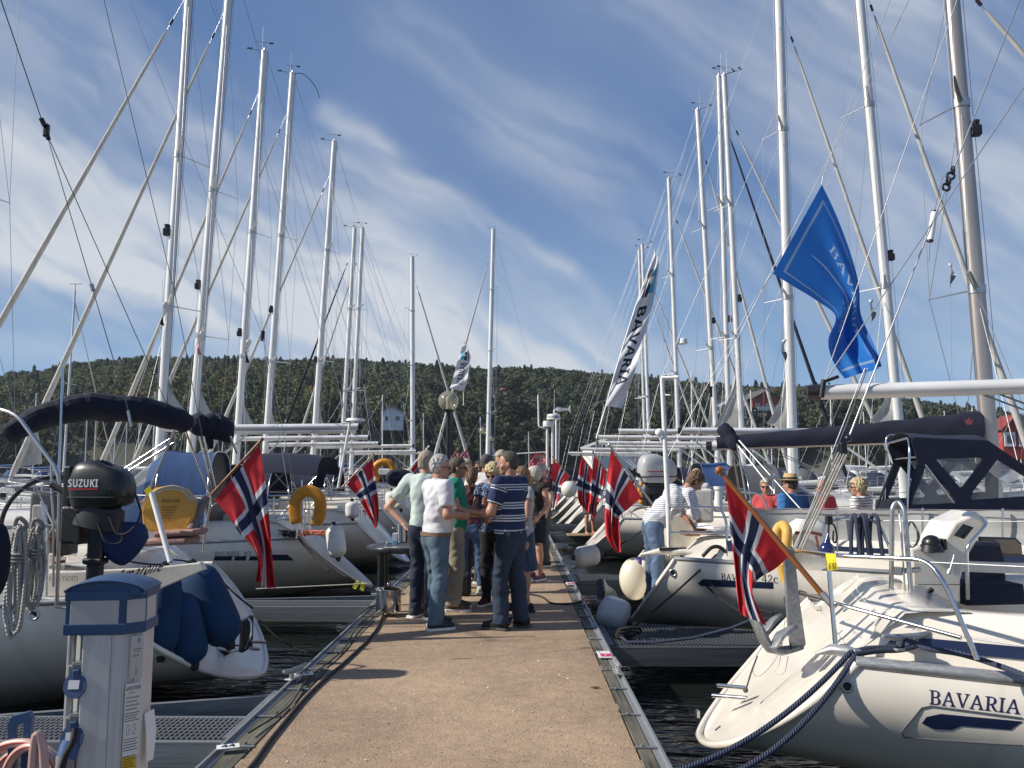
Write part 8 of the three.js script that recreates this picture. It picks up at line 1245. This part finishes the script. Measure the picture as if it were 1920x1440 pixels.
person('woman with silver bob in black sleeveless top and dark shorts, right of the group', PY(1003, 12.6), 12.6, -0.75, { h: 1.68, fem: 1, w: 1.1, skin: 0, seed: 35, headTurn: -0.7, cell: 0.013, j: { elL: [0.25, 1.16, -0.02], wrL: [0.22, 1.0, 0.16] }, hair: { c: [0.50, 0.47, 0.40], vol: 0.020, back: true, amp: 0.005, front: 0.07 }, shirt: fabric([0.014, 0.014, 0.016]), sleeve: 0.08, hem: 0.92, pants: fabric([0.016, 0.020, 0.035]), pantLen: 0.40, tight: 0.03, shoes: fabric([0.20, 0.08, 0.09]), soles: M.white });
person('older man in dark flowered shirt at the right rear of the group', PY(1017, 14.4), 14.4, -1.1, { h: 1.76, skin: 2, seed: 38, headTilt: 0.3, cell: 0.016, hair: { c: [0.42, 0.36, 0.30], vol: 0.006, amp: 0.004, bald: 1 }, shirt: floral([0.30, 0.08, 0.10], [0.4, 0.4, 0.45], [0.02, 0.025, 0.06]), sleeve: 0.6, hem: 0.9, pants: fabric([0.10, 0.10, 0.11]), shoes: fabric([0.03, 0.03, 0.03]) });
person('woman with dark hair mostly hidden between the men at the back', PY(908, 14.9), 14.9, 1.2, { h: 1.70, fem: 1, skin: 0, seed: 41, cell: 0.018, hair: { c: [0.03, 0.022, 0.02], vol: 0.016, back: true, amp: 0.005 }, shirt: fabric([0.10, 0.10, 0.12]), sleeve: 1.5, hem: 0.9, pants: fabric([0.03, 0.03, 0.04]), shoes: fabric([0.03, 0.03, 0.03]) });
person('man with brown hair at the far left of the back row', PY(866, 14.0), 14.0, -0.5, { h: 1.82, skin: 0, seed: 44, cell: 0.018, hair: { c: [0.20, 0.14, 0.09], vol: 0.012, amp: 0.005 }, shirt: fabric([0.5, 0.5, 0.55]), sleeve: 0.6, hem: 0.9, pants: denim([0.05, 0.07, 0.12]), shoes: fabric([0.03, 0.03, 0.03]) });
// people on the boats
person('bare legged person standing on a finger behind the pair of flags', PY(1104, 22.4), 22.4, 0.5, { h: 1.72, skin: 1, seed: 47, y: -0.06, cell: 0.014, j: { ankL: [0.13, 0.085, 0.0], kneeL: [0.11, 0.5, 0.02], ankR: [-0.13, 0.085, 0.06], kneeR: [-0.11, 0.5, 0.05] }, hair: { c: [0.14, 0.1, 0.07], vol: 0.01, amp: 0.004 }, shirt: fabric([0.12, 0.16, 0.26]), sleeve: 0.6, hem: 0.86, pants: fabric([0.10, 0.11, 0.13]), pantLen: 0.42, tight: 0.03 });
{ const d = 10.35, fy = P(1240, 1080, d).y - 0.1;
  person('man with brown hair in pin striped shirt bending over the second right stern', P(1226, 1000, d).x, d, 1.75, { h: 1.76, y: P(1232, 1108, d).y - 0.12, skin: 1, seed: 50, headTilt: 0.75, cell: 0.013, lean: 0.34, face: true,
    j: { wai: [0, 1.05, 0.10], che: [0, 1.22, 0.26], neck: [0, 1.37, 0.44], head: [0, 1.46, 0.56], shL: [0.2, 1.32, 0.40], shR: [-0.2, 1.32, 0.40], elL: [0.25, 1.06, 0.46], wrL: [0.12, 0.90, 0.58], elR: [-0.25, 1.06, 0.46], wrR: [-0.10, 0.90, 0.58] }, hair: { c: [0.13, 0.075, 0.04], vol: 0.014, back: true, amp: 0.008 }, shirt: pinStripe, sleeve: 1.2, hem: 0.90, pants: denim([0.16, 0.25, 0.40]), tight: 0.024, shoes: fabric([0.1, 0.1, 0.1]) }); }
function seatedPerson(label, headPx, headPy, d, turn, o) { const h = o.h ?? 1.72, c = P(headPx, headPy, d), s = h / 1.78; return person(label, c.x, d, turn, { ...o, h, y: c.y - 1.645 * s, seated: true }); }
seatedPerson('woman in coral top sitting in the cockpit left of the straw hat', 1437, 913, 12.9, -0.6, { h: 1.66, fem: 1, skin: 1, seed: 53, shades: true, cell: 0.012, headTurn: 0.2, hair: { c: [0.36, 0.30, 0.23], vol: 0.014, back: true, amp: 0.006 }, shirt: fabric([0.52, 0.07, 0.07]), sleeve: 0.4, hem: 1.0, j: { elL: [0.25, 1.17, 0.02] } });
seatedPerson('man with straw hat and blue shirt sitting with his back to the camera', 1484, 909, 12.2, -2.5, { h: 1.80, w: 1.18, fat: 1.1, skin: 1, seed: 56, headTurn: 0.15, cell: 0.011, shades: true, hat: [0.50, 0.34, 0.15], hair: { c: [0.05, 0.035, 0.03], vol: 0.008, amp: 0.003, low: -0.03 }, shirt: fabric([0.035, 0.16, 0.40]), sleeve: 0.6, hem: 1.0 });
seatedPerson('bald man in red shirt sitting behind the backstay ropes', 1548, 915, 12.3, -2.2, { h: 1.76, w: 1.1, skin: 1, seed: 59, headTurn: 0.5, cell: 0.012, hair: { c: [0.15, 0.11, 0.09], vol: 0.004, amp: 0.002, bald: 1 }, shades: true, shirt: fabric([0.50, 0.03, 0.05]), sleeve: 0.6, hem: 1.0 });
seatedPerson('woman with short blond hair and black and white striped top in the cockpit', 1612, 914, 11.7, -2.35, { h: 1.70, fem: 1, w: 1.15, skin: 1, seed: 62, headTurn: 0.45, cell: 0.011, shades: true, hair: { c: [0.46, 0.37, 0.21], vol: 0.024, back: true, amp: 0.012, front: 0.06 }, shirt: bwStripe, sleeve: 1.4, hem: 1.0 });
seatedPerson('girl with long fair hair sitting on the third right boat', 1306, 893, 13.2, 2.9, { h: 1.55, fem: 1, skin: 2, seed: 65, cell: 0.014, hair: { c: [0.40, 0.28, 0.16], vol: 0.012, back: true, long: 0.09, amp: 0.005 }, shirt: fabric([0.6, 0.6, 0.62]), sleeve: 0.6, hem: 1.0 });
// cup in the hand of the man in white, bags on the deck
{ const o = thing('drinking_glass', 'clear drinking glass held by the man in the white polo shirt', 'glass'); const c = P(853, 942, 8.95); meshW('glass', new THREE.CylinderGeometry(0.032, 0.027, 0.10, 18, 1, true).translate(c.x, c.y, c.z), phys([0.7, 0.75, 0.75], 0.1, { transmission: 0.8, thickness: 0 }), o); }
{ const o = thing('grey_cardigan', 'grey cardigan hanging over the arm of the blond woman', 'cardigan'); const rows = []; for (let i = 0; i <= 14; i++) { const t = i / 14, a = P(mix(914, 896, t), mix(920, 995, t), 9.98), b = P(mix(922, 903, t) - 4 * t, mix(918, 990, t), 9.9); rows.push([0, 0.33, 0.66, 1].map(u => a.clone().lerp(b, u).add(V3(0.012 * Math.sin(u * 6 + t * 9), 0, 0.03 * Math.cos(u * 5 + t * 6))))); } meshW('cloth', thick(sheet(rows), 0.018), fabric([0.20, 0.20, 0.19]), o); }
{ const o = thing('black_bag', 'black bag standing on the deck behind the khaki trousers', 'bag'); const c = P(865, 1083, 11.0); meshW('bag', (() => { const q = box(0.26, 0.30, 0.16, 0, 0.15, 0, 0.05); q.translate(c.x, 0, -11.0); return q; })(), fabric([0.012, 0.012, 0.014]), o); meshW('handle', tube([V3(c.x - 0.08, 0.28, -11), V3(c.x - 0.05, 0.42, -11), V3(c.x + 0.05, 0.42, -11), V3(c.x + 0.08, 0.28, -11)], 0.01, 20, 6), M.black, o); }
// ------------------------------------------------------------------ flags and banners
const flagTex = canvasTex(440, 320, (x, w, h) => { x.fillStyle = '#cf1c2b'; x.fillRect(0, 0, w, h); x.fillStyle = '#d6d6da'; x.fillRect(120, 0, 80, h); x.fillRect(0, 120, w, 80); x.fillStyle = '#18234c'; x.fillRect(140, 0, 40, h); x.fillRect(0, 140, w, 40); });
const flagMat = phys([1, 1, 1], 0.8, { map: flagTex, transmission: 0.22, thickness: 0, bumpMap: T.cloth, bumpScale: 0.003 });
/** A hanging cloth: two lists of points (upper edge and lower edge, from the hoist outward) and folds in depth. */
function cloth(up, lo, n, m, fold, seed = 0) {
  const a = new THREE.CatmullRomCurve3(up), b = new THREE.CatmullRomCurve3(lo), rows = [];
  for (let i = 0; i <= m; i++) { const v = i / m, r = []; for (let j = 0; j <= n; j++) { const u = j / n, p = a.getPoint(u).lerp(b.getPoint(u), v); const w = sm(clamp(u * 1.6)); p.z += fold * w * (Math.sin(v * 7.5 + u * 2.0 + seed) + 0.5 * Math.sin(v * 19 + u * 5 + seed * 2) + 0.25 * Math.sin(v * 33 - u * 9 + seed)); p.x += fold * 0.25 * w * Math.sin(v * 9 + seed); r.push(p); } rows.push(r); }
  return thick(sheet(rows), 0.003);
}
function ensign(label, d, top, bot, up, lo, o = {}) {
  const f = thing('flag', label, 'flag'), A = P(...top, d), Bt = P(...bot, o.d2 ?? d), dir = Bt.clone().sub(A).normalize(), r = o.r ?? 0.014;
  meshW('staff', bar(A, Bt, r * 0.85, r, 12), o.staff || M.varnish, f);
  meshW('finial', [ball(r * 1.5, A.x - dir.x * r, A.y - dir.y * r, A.z, 1, 1, 1, 12)], o.staff || M.varnish, f);
  meshW('cloth', cloth(Ppx(up, d), Ppx(lo, d), 40, 30, o.fold ?? 0.035, o.seed ?? 1), flagMat, f); return f;
}
ensign('large flag with blue cross on the nearest right stern, on a long varnished staff', 5.2, [1352, 886], [1553, 1128], [[1358, 893], [1364, 940], [1369, 1000], [1375, 1060], [1381, 1120], [1386, 1150]], [[1478, 1044], [1455, 1066], [1424, 1088], [1415, 1110], [1425, 1140], [1441, 1174]], { d2: 5.05, r: 0.018, fold: 0.030, seed: 2 });
{ const c = P(1349, 884, 5.2); const f = scene.children.filter(q => q.name.startsWith('flag')).pop(); meshW('truck', bar(c.clone().add(V3(-0.022, -0.012, 0)), c.clone().add(V3(0.028, 0.016, 0)), 0.017, 0.017, 14), M.varnish, f); meshW('socket', bar(P(1541, 1113, 5.05), P(1566, 1140, 5.0), 0.022, 0.022, 12), M.steelDull, f); }
ensign('large flag with blue cross on the nearest left stern, hanging low over the finger', 8.0, [489, 826], [397, 927], [[487, 834], [494, 880], [500, 940], [507, 1010], [511, 1060], [515, 1108]], [[402, 938], [432, 972], [450, 1002], [478, 1036], [484, 1062], [480, 1092]], { fold: 0.06, seed: 1.2 });
ensign('flag with blue cross at the second left stern, left of the white fenders', 13.2, [699, 853], [641, 914], [[698, 860], [702, 880], [706, 915], [709, 950], [708, 972], [706, 988]], [[650, 908], [662, 922], [673, 934], [686, 960], [696, 976], [703, 990]], { fold: 0.05, seed: 3 });
ensign('small flag with blue cross just left of the mint shirted man', 16.8, [803, 838], [765, 882], [[801, 843], [800, 860], [797, 880], [795, 895]], [[770, 880], [776, 888], [783, 895], [790, 902]], { fold: 0.03, seed: 4, staff: M.white });
ensign('tall flag with blue cross in the middle of the right row, hanging to the finger', 11.2, [1144, 836], [1252, 986], [[1146, 842], [1141, 880], [1137, 940], [1136, 980], [1140, 1010], [1158, 1036]], [[1203, 932], [1178, 954], [1160, 968], [1158, 990], [1160, 1014], [1161, 1034]], { fold: 0.06, seed: 5, staff: M.steelDull, r: 0.018 });
ensign('left flag of the close pair in the right row', 18.5, [1089, 853], [1128, 905], [[1090, 857], [1086, 880], [1083, 910], [1085, 940], [1092, 950], [1101, 962]], [[1111, 880], [1110, 900], [1108, 920], [1107, 940], [1104, 952], [1102, 961]], { fold: 0.06, seed: 6, staff: M.varnish });
ensign('right flag of the close pair in the right row', 17.2, [1113, 850], [1152, 905], [[1114, 855], [1110, 885], [1108, 920], [1107, 950], [1108, 965], [1112, 972]], [[1138, 886], [1135, 905], [1128, 930], [1120, 948], [1117, 962], [1114, 970]], { fold: 0.06, seed: 7, staff: M.varnish });
ensign('flag with blue cross beside the white ball fender, right of the group', 20.5, [1037, 857], [1078, 905], [[1038, 862], [1034, 890], [1031, 920], [1030, 940], [1033, 950], [1037, 956]], [[1072, 898], [1060, 908], [1052, 922], [1050, 935], [1044, 948], [1038, 955]], { fold: 0.07, seed: 8, staff: M.varnish });
ensign('faded red flag partly hidden behind the older man in the flowered shirt', 24, [1022, 852], [1046, 882], [[1023, 855], [1020, 870], [1018, 890]], [[1035, 870], [1034, 885], [1030, 902]], { fold: 0.05, seed: 9, staff: M.varnish });
[[1003, 847, 34, 'first'], [1009, 850, 38, 'second'], [1014, 846, 43, 'third'], [996, 852, 48, 'fourth'], [1023, 850, 30, 'fifth']].forEach(([x, y, d, n], i) => ensign(`${n} of the tiny far red flags along the right row, counted by distance from the left pole`, d, [x, y], [x + 16, y + 24], [[x, y + 2], [x - 3, y + 12], [x - 4, y + 26]], [[x + 10, y + 14], [x + 6, y + 22], [x + 2, y + 30]], { fold: 0.06, seed: i, staff: M.varnish }).userData = { label: `tiny far red flag right of the group, ${['second', 'third', 'fourth', 'leftmost', 'fifth'][i]} of its row from left`.replace('leftmost of its row from left', 'leftmost of its row'), category: 'flag', group: 'far flags along the right row' });
[[858, 842, 40], [876, 840, 46]].forEach(([x, y, d], i) => ensign('x', d, [x, y], [x - 16, y + 22], [[x, y + 2], [x + 2, y + 12], [x + 1, y + 26]], [[x - 10, y + 14], [x - 6, y + 22], [x - 2, y + 30]], { fold: 0.06, seed: i, staff: M.varnish }).userData = { label: `tiny far red flag above the heads left of the middle, ${i ? 'right' : 'left'} one of two`, category: 'flag', group: 'far flags along the left row' });
// big blue house flag
{ const tex = canvasTex(1024, 1024, (x, w, h) => {
    x.fillStyle = '#1480d6'; x.fillRect(0, 0, w, h); x.strokeStyle = '#9db9d8'; x.lineWidth = 17; x.strokeRect(62, 84, w - 124, h - 168);
    x.fillStyle = '#c3d2e4'; x.font = '118px serif'; x.fillText('BAVARIA', 235, 345); x.font = '70px serif'; x.fillText('YACHTS', 470, 700);
    x.beginPath(); x.moveTo(150, 600); x.bezierCurveTo(330, 470, 640, 440, 900, 470); x.bezierCurveTo(640, 462, 380, 500, 150, 600); x.fill(); x.beginPath(); x.moveTo(300, 560); x.bezierCurveTo(520, 480, 700, 500, 900, 540); x.bezierCurveTo(700, 515, 520, 500, 300, 560); x.fill(); });
  const f = thing('company_flag', 'big blue flag with white border and lettering hanging high at right', 'flag'), d = 11;
  // hoist runs from the top corner to the left corner, the cloth falls down to the right
  const up = [[1541, 346], [1566, 400], [1592, 470], [1611, 540], [1618, 590], [1634, 640], [1650, 688]], lo = [[1449, 513], [1490, 538], [1530, 562], [1566, 592], [1556, 634], [1566, 672], [1584, 710]];
  const a = new THREE.CatmullRomCurve3(Ppx(up, d)), b = new THREE.CatmullRomCurve3(Ppx(lo, d)), rows = [], n = 64, m = 40;
  for (let i = 0; i <= m; i++) { const v = i / m, r = []; for (let j = 0; j <= n; j++) { const u = j / n, p = a.getPoint(u).lerp(b.getPoint(u), v), crease = Math.exp(-Math.pow((v - 0.20 - 0.15 * u) / 0.10, 2)), c2 = Math.exp(-Math.pow((v - 0.45) / 0.12, 2)) * sstep(0.5, 0.8, u); p.z += 0.16 * crease * sm(u) - 0.20 * c2 + 0.05 * Math.sin(v * 9 + u * 4) * u + 0.09 * Math.sin(u * 8 - v * 2) * sstep(0.35, 0.7, u); p.x += 0.05 * crease * u; r.push(p); } rows.push(r); }
  const g = sheet(rows), uv = g.attributes.uv; for (let i = 0; i <= m; i++) for (let j = 0; j <= n; j++) { const u = j / n, v = i / m; uv.setXY(i * (n + 1) + j, u, 1 - v); }
  meshW('cloth', thick(g, 0.004), phys([1, 1, 1], 0.55, { map: tex, transmission: 0.42, thickness: 0 }), f);
  meshW('lanyard', [bar(P(1541, 346, d), P(1543, 330, d), 0.006), bar(P(1449, 513, d), P(1418, 556, d), 0.006), bar(P(1543, 330, d), P(1700, -80, d), 0.005), bar(P(1418, 556, d), P(1250, 860, d), 0.005)], M.wire, f); }
// tall banners
function banner(label, d, left, right, mirror, poleTop, poleBot) {
  const f = thing('banner', label, 'banner');
  const tex = canvasTex(256, 1536, (x, w, h) => { x.fillStyle = '#e4e4ea'; x.fillRect(0, 0, w, h); x.fillStyle = '#141b2c'; x.fillRect(40, 235, 95, 290); x.fillStyle = '#46b1d6'; x.fillRect(135, 270, 84, 230); x.fillStyle = '#e4e4ea'; x.fillRect(66, 235, 16, 290); x.beginPath(); x.arc(135, 380, 40, 0, 7); x.fill(); x.save(); x.translate(60, 590); x.rotate(Math.PI / 2); x.fillStyle = '#151d33'; x.font = 'bold 168px sans-serif'; x.fillText('BAVARIA', 0, 0, 800); x.restore(); });
  const a = new THREE.CatmullRomCurve3(Ppx(left, d)), b = new THREE.CatmullRomCurve3(Ppx(right, d)), rows = []; for (let i = 0; i <= 40; i++) { const u = i / 40, r = []; for (let j = 0; j <= 10; j++) { const v = j / 10, p = a.getPoint(u).lerp(b.getPoint(u), v); p.z += 0.10 * Math.sin(u * 9 + v * 2) * v + 0.05 * Math.sin(v * 6 + u * 20); r.push(p); } rows.push(r); }
  const g = sheet(rows), uv = g.attributes.uv; for (let i = 0; i <= 40; i++) for (let j = 0; j <= 10; j++) uv.setXY(i * 11 + j, mirror ? 1 - j / 10 : j / 10, 1 - i / 40);
  meshW('cloth', thick(g, 0.004), phys([1, 1, 1], 0.7, { map: tex, transmission: 0.3, thickness: 0 }), f);
  meshW('pole', poly(Ppx([poleBot, ...(mirror ? right : left).slice().reverse(), poleTop], d), 0.02, 6), M.white, f);
}
banner('tall white banner with dark lettering rising above the right hand boats', 21, [[1228, 476], [1212, 520], [1190, 580], [1168, 650], [1150, 710], [1136, 762]], [[1230, 478], [1236, 505], [1224, 570], [1202, 650], [1186, 710], [1168, 764]], false, [1228, 470], [1118, 822]);
banner('small white banner with reversed lettering left of the centre mast', 46, [[868, 646], [862, 665], [854, 690], [848, 715], [843, 728]], [[876, 651], [882, 668], [879, 692], [876, 715], [869, 733]], true, [869, 640], [869, 760]);
// small signal pennants under spreaders
[[305, 585, 15.5, 'pennant under the spreader of the leftmost mast'], [372, 640, 19, 'pennant and pink streamer at the second left mast'], [460, 655, 24, 'pennant beside the third left mast'], [1467, 655, 22, 'pennant under the spreader left of the blue flag'], [1632, 580, 17.5, 'white and dark pennant right of the blue flag'], [1781, 512, 12, 'dark pennant hanging below the right bronze spreader']].forEach(([x, y, d, l], i) => { const f = thing('pennant', l, 'pennant'), s = PXM(d), c = P(x, y, d), rows = []; for (let k = 0; k <= 10; k++) { const t = k / 10; rows.push([0, 0.5, 1].map(u => V3(c.x + (u * 9 * (1 - 0.6 * t) + 3 * Math.sin(t * 6 + i)) * s, c.y - (t * 44 - 18) * s, c.z + (Math.sin(t * 8 + u * 3) * 5) * s))); } const g = sheet(rows), half = Math.floor(g.index.count / 2); const q1 = g.clone(), q2 = g.clone(); q1.setIndex(Array.from(g.index.array).slice(0, 60)); q2.setIndex(Array.from(g.index.array).slice(60)); meshW('cloth', q1, M.white, f); meshW('cloth', q2, i === 1 ? std([0.5, 0.2, 0.2], 0.8) : M.navy, f); meshW('halyard', bar(P(x, y - 60, d), P(x + 4, y + 210, d), 0.003), M.wire, f); });
// ------------------------------------------------------------------ table with pots
{ const d = 10.0, c = P(757, 1018, d), y = 0.735, t = thing('plastic_table', 'dark plastic garden table standing at the left edge of the pier', 'table', null, V3(c.x, 0, -d)), m = phys([0.016, 0.017, 0.018], 0.28, { clearcoat: 0.5 });
  mesh('tabletop', (() => { const g = new THREE.LatheGeometry([[0.001, y - 0.012], [0.38, y - 0.012], [0.40, y], [0.425, y], [0.438, y - 0.012], [0.438, y - 0.05], [0.43, y - 0.052], [0.425, y - 0.03], [0.38, y - 0.03], [0.001, y - 0.03]].map(p => new THREE.Vector2(...p)), 48); return g; })(), m, t);
  for (let k = 0; k < 4; k++) { const a = k * Math.PI / 2 + 0.72, e = V3(Math.cos(a), 0, Math.sin(a)); const g = box(0.085, y - 0.04, 0.05, 0, (y - 0.04) / 2, 0, 0.014); g.rotateY(-a); g.translate(e.x * 0.34, 0, e.z * 0.34); mesh('leg', g, m, t); }
  mesh('rim_brace', (() => { const g = new THREE.TorusGeometry(0.33, 0.016, 8, 40); g.rotateX(Math.PI / 2); g.translate(0, y - 0.06, 0); return g; })(), m, t);
  const pot = (label, px, py, dd, R, h, lid) => { const p = P(px, py, dd), o = thing('steel_pot', label, 'pot', null, p), st = std([0.74, 0.72, 0.69], 0.12, 1); mesh('pot', new THREE.LatheGeometry([[0.001, 0], [R * 0.93, 0], [R, 0.012], [R, h], [R * 1.05, h + 0.006], [R * 1.04, h + 0.012], [R * 0.97, h + 0.006], [R * 0.96, 0.02], [0.001, 0.016]].map(q => new THREE.Vector2(...q)), 40), st, o); if (lid) mesh('lid', new THREE.LatheGeometry([[R * 1.03, h + 0.01], [R * 0.8, h + 0.03], [0.02, h + 0.045], [0.018, h + 0.075], [0.001, h + 0.08]].map(q => new THREE.Vector2(...q)), 36), st, o); for (const s of [-1, 1]) mesh('handle', tube([V3(s * R, h * 0.78, -0.045), V3(s * (R + 0.04), h * 0.8, -0.03), V3(s * (R + 0.04), h * 0.8, 0.03), V3(s * R, h * 0.78, 0.045)], 0.007, 20, 6), st, o); };
  pot('large shiny steel pot with lid standing on the deck under the table', 728, 1146, 9.5, 0.142, 0.235, true);
  pot('steel pot standing on the dark table', 759, 1016, 9.9, 0.105, 0.20, false);
  const ct = thing('carton', 'white and light blue carton beside the pot on the table', 'carton'); const p = P(741, 1008, 9.85); meshW('box', box(0.055, 0.15, 0.05, p.x, y + 0.076, p.z, 0.004), std([0.66, 0.70, 0.74], 0.6), ct); meshW('print', box(0.057, 0.06, 0.052, p.x, y + 0.04, p.z, 0.004), std([0.25, 0.48, 0.66], 0.6), ct);
  const bd = thing('cutting_board', 'orange brown board lying on the table by the pot', 'board'); const q = P(783, 1013, 9.8); meshW('board', box(0.2, 0.018, 0.16, q.x, y + 0.010, q.z, 0.006), std([0.34, 0.14, 0.06], 0.6), bd);
  const gl = thing('wine_glass', 'small clear glass at the near edge of the table', 'glass'); const w = P(722, 1008, 9.75); meshW('bowl', new THREE.LatheGeometry([[0.03, 0], [0.004, 0.004], [0.004, 0.03], [0.026, 0.045], [0.03, 0.08]].map(e => new THREE.Vector2(...e)), 20).translate(w.x, y, w.z), phys([0.9, 0.9, 0.9], 0.05, { transmission: 0.85, thickness: 0 }), gl);
}
// ------------------------------------------------------------------ boats farther off across the basin
{
  const small = (mastH, hullM, cover, seed) => { const o = new THREE.Group(), H = makeHull({ L: 8.2, bs: 1.0, bm: 1.35, hs: 0.85, hm: 0.8, hb: 1.1, rake: 0.5, yb: 0 }), rows = []; for (let i = 0; i <= 16; i++) { const s = i / 16, r = [], h = H.Hh(s), yb = H.Yb(s); for (let k = -6; k <= 6; k++) { const q = Math.sin((1 - Math.abs(k) / 6) * Math.PI / 2); r.push(H.at(s, h - q * (h - yb), k < 0 ? -1 : 1)); } rows.push(r); }
    const dk = []; for (let i = 0; i <= 16; i++) { const s = i / 16; dk.push([-1, 0, 1].map(t => V3(H.X(s, H.Hh(s)), H.Hh(s) + (t ? 0 : 0.06), t * H.B(s)))); }
    mesh('hull', [sheet(rows), sheet([rows[0].slice(0, 7), rows[0].slice(6).reverse()])], hullM, o); mesh('deck', sheet(dk), M.gelFar, o);
    mesh('cabin', (() => { const g = polyShape([[2.6, 0.8], [2.9, 1.3], [5.2, 1.15], [6.0, 0.9]], 1.5, 0.05); g.translate(0, 0, -0.75); return g; })(), M.gelFar, o);
    for (const s of [-1, 1]) mesh('window', box(1.7, 0.18, 0.03, 4.0, 1.03, s * 0.815), M.window, o);
    mesh('sprayhood', (() => { const g = new THREE.SphereGeometry(0.85, 14, 8, 0, 6.283, 0, 1.57); g.scale(0.9, 0.95, 1); g.translate(2.6, 0.95, 0); return g; })(), cover, o);
    if (mastH) { mesh('mast', bar(V3(4.4, 1, 0), V3(4.3, mastH, 0), 0.06, 0.05, 8), M.mast, o); mesh('boom', bar(V3(4.3, 1.9, 0), V3(1.2, 1.95, 0), 0.06, 0.06, 8), M.boom, o); mesh('sail_cover', bar(V3(4.2, 2.1, 0), V3(1.4, 2.05, 0), 0.17, 0.1, 10), cover, o); for (const b of [[7.9, 1.1, 0], [0.2, 0.9, 0], [4.2, 0.9, 1.25], [4.2, 0.9, -1.25]]) mesh('stay', bar(V3(4.3, mastH - 0.2, 0), V3(...b), 0.012, 0.012, 4), M.wire, o); }
    mesh('rail', [pipe([H.rail(0.02, 1, 0.1), H.rail(0.02, 1, 0.1, 0.6), H.rail(0.02, -1, 0.1, 0.6), H.rail(0.02, -1, 0.1)], 0.02, 0.1), pipe([H.rail(0.9, 1, 0.05), H.rail(0.9, 1, 0.05, 0.6), H.rail(0.99, 1, 0, 0.65), H.rail(0.9, -1, 0.05, 0.6), H.rail(0.9, -1, 0.05)], 0.02, 0.15)], M.steel, o);
    return o; };
  const navyHull = phys([0.012, 0.016, 0.03], 0.2, { clearcoat: 1 });
  const kinds = [small(0, M.gelFar, M.navyLit, 1), small(8.4, M.gelFar, M.blueCanvas, 2), small(9.2, M.gelFar, M.navy, 3), small(0, navyHull, M.grayCanvas, 4), small(8.8, navyHull, M.white, 5)];
  const rr = rng(404); const put = (k, x, d, turn, label, group, s = 1) => { const o = kinds[k].clone(); o.name = numbered('moored_boat'); o.position.set(x, WATER_Y, -d); o.rotation.y = turn; o.scale.setScalar(s); o.userData = { label, category: 'boat' }; if (group) o.userData.group = group; scene.add(o); };
  put(3, -14.5, 25, 0.15, 'dark hulled boat behind the hanging pale rope at the far left'); put(0, -16.5, 30.5, 0.1, 'white boat with navy hood above the dark hulled boat at far left', null, 1.15);
  const look = ['white boat with navy hood', 'white boat with blue cover and short mast', 'white boat with dark cover and short mast', 'dark hulled boat with grey hood', 'dark hulled boat with pale cover and mast'];
  const nth = ['nearest', 'second', 'third', 'fourth', 'fifth', 'sixth', 'seventh', 'eighth', 'ninth', 'tenth', 'eleventh', 'twelfth', 'thirteenth', 'fourteenth', 'fifteenth', 'sixteenth', 'seventeenth', 'eighteenth'];
  for (const side of [-1, 1]) for (let row = 0; row < 3; row++) { let n = 0; for (let k = 0; k < 15; k++) { const d = 34 + row * 6 + k * (row === 0 ? 4.6 : 7.2) + rr() * 1.5, x = side * (20 + row * 21 + rr() * 2), low = d < 74, kk = low ? (rr() < 0.7 ? 0 : 3) : Math.floor(rr() * 5), tn = (rr() < 0.5 ? 0 : Math.PI) + (rr() - 0.5) * 0.2, sc = 0.9 + rr() * 0.45; if (Math.abs(x / d * FPX) > 1250) continue; put(kk, x, d, tn, `${look[kk]}, ${nth[n++]} of the ${side < 0 ? 'left' : 'right'} ${['inner', 'middle', 'outer'][row]} basin row`, `boats across the basin on the ${side < 0 ? 'left' : 'right'}`, sc); } }
  for (let k = 0; k < 18; k++) put(1 + Math.floor(rr() * 4), -75 + k * 9 + rr() * 4, 118 + rr() * 22, (rr() - 0.5) * 1.2, `small boat along the far shore, ${k ? nth[k] : 'first'} from the left`, 'boats along the far shore', 0.9 + rr() * 0.3);
  // one thin mast standing alone at the far left
  { const d = 60, o = thing('distant_sailboat', 'distant sailing boat with thin lone mast at the far left', 'sailing boat', null, V3(P(125, 800, d).x, WATER_Y, -d)); const b = kinds[0].clone(); for (const c of [...b.children]) o.add(c); const t = P(128, 545, d).y - WATER_Y; mesh('mast', bar(V3(4.2, 1, 0), V3(4.3, t, 0), 0.085, 0.07, 10), M.mast, o); mesh('spreader', bar(V3(4.25, t * 0.55, -1), V3(4.25, t * 0.55, 1), 0.03), M.mast, o); mesh('forestay', bar(V3(4.3, t * 0.95, 0), V3(8.2, 1.1, 0), 0.035, 0.035, 6), M.sail, o); mesh('vane', [bar(V3(3.9, t + 0.5, 0), V3(4.8, t + 0.5, 0), 0.02), bar(V3(4.3, t, 0), V3(4.3, t + 0.5, 0), 0.02)], M.black, o); o.position.x -= 4.25; }
}
renderer.render(scene, camera);
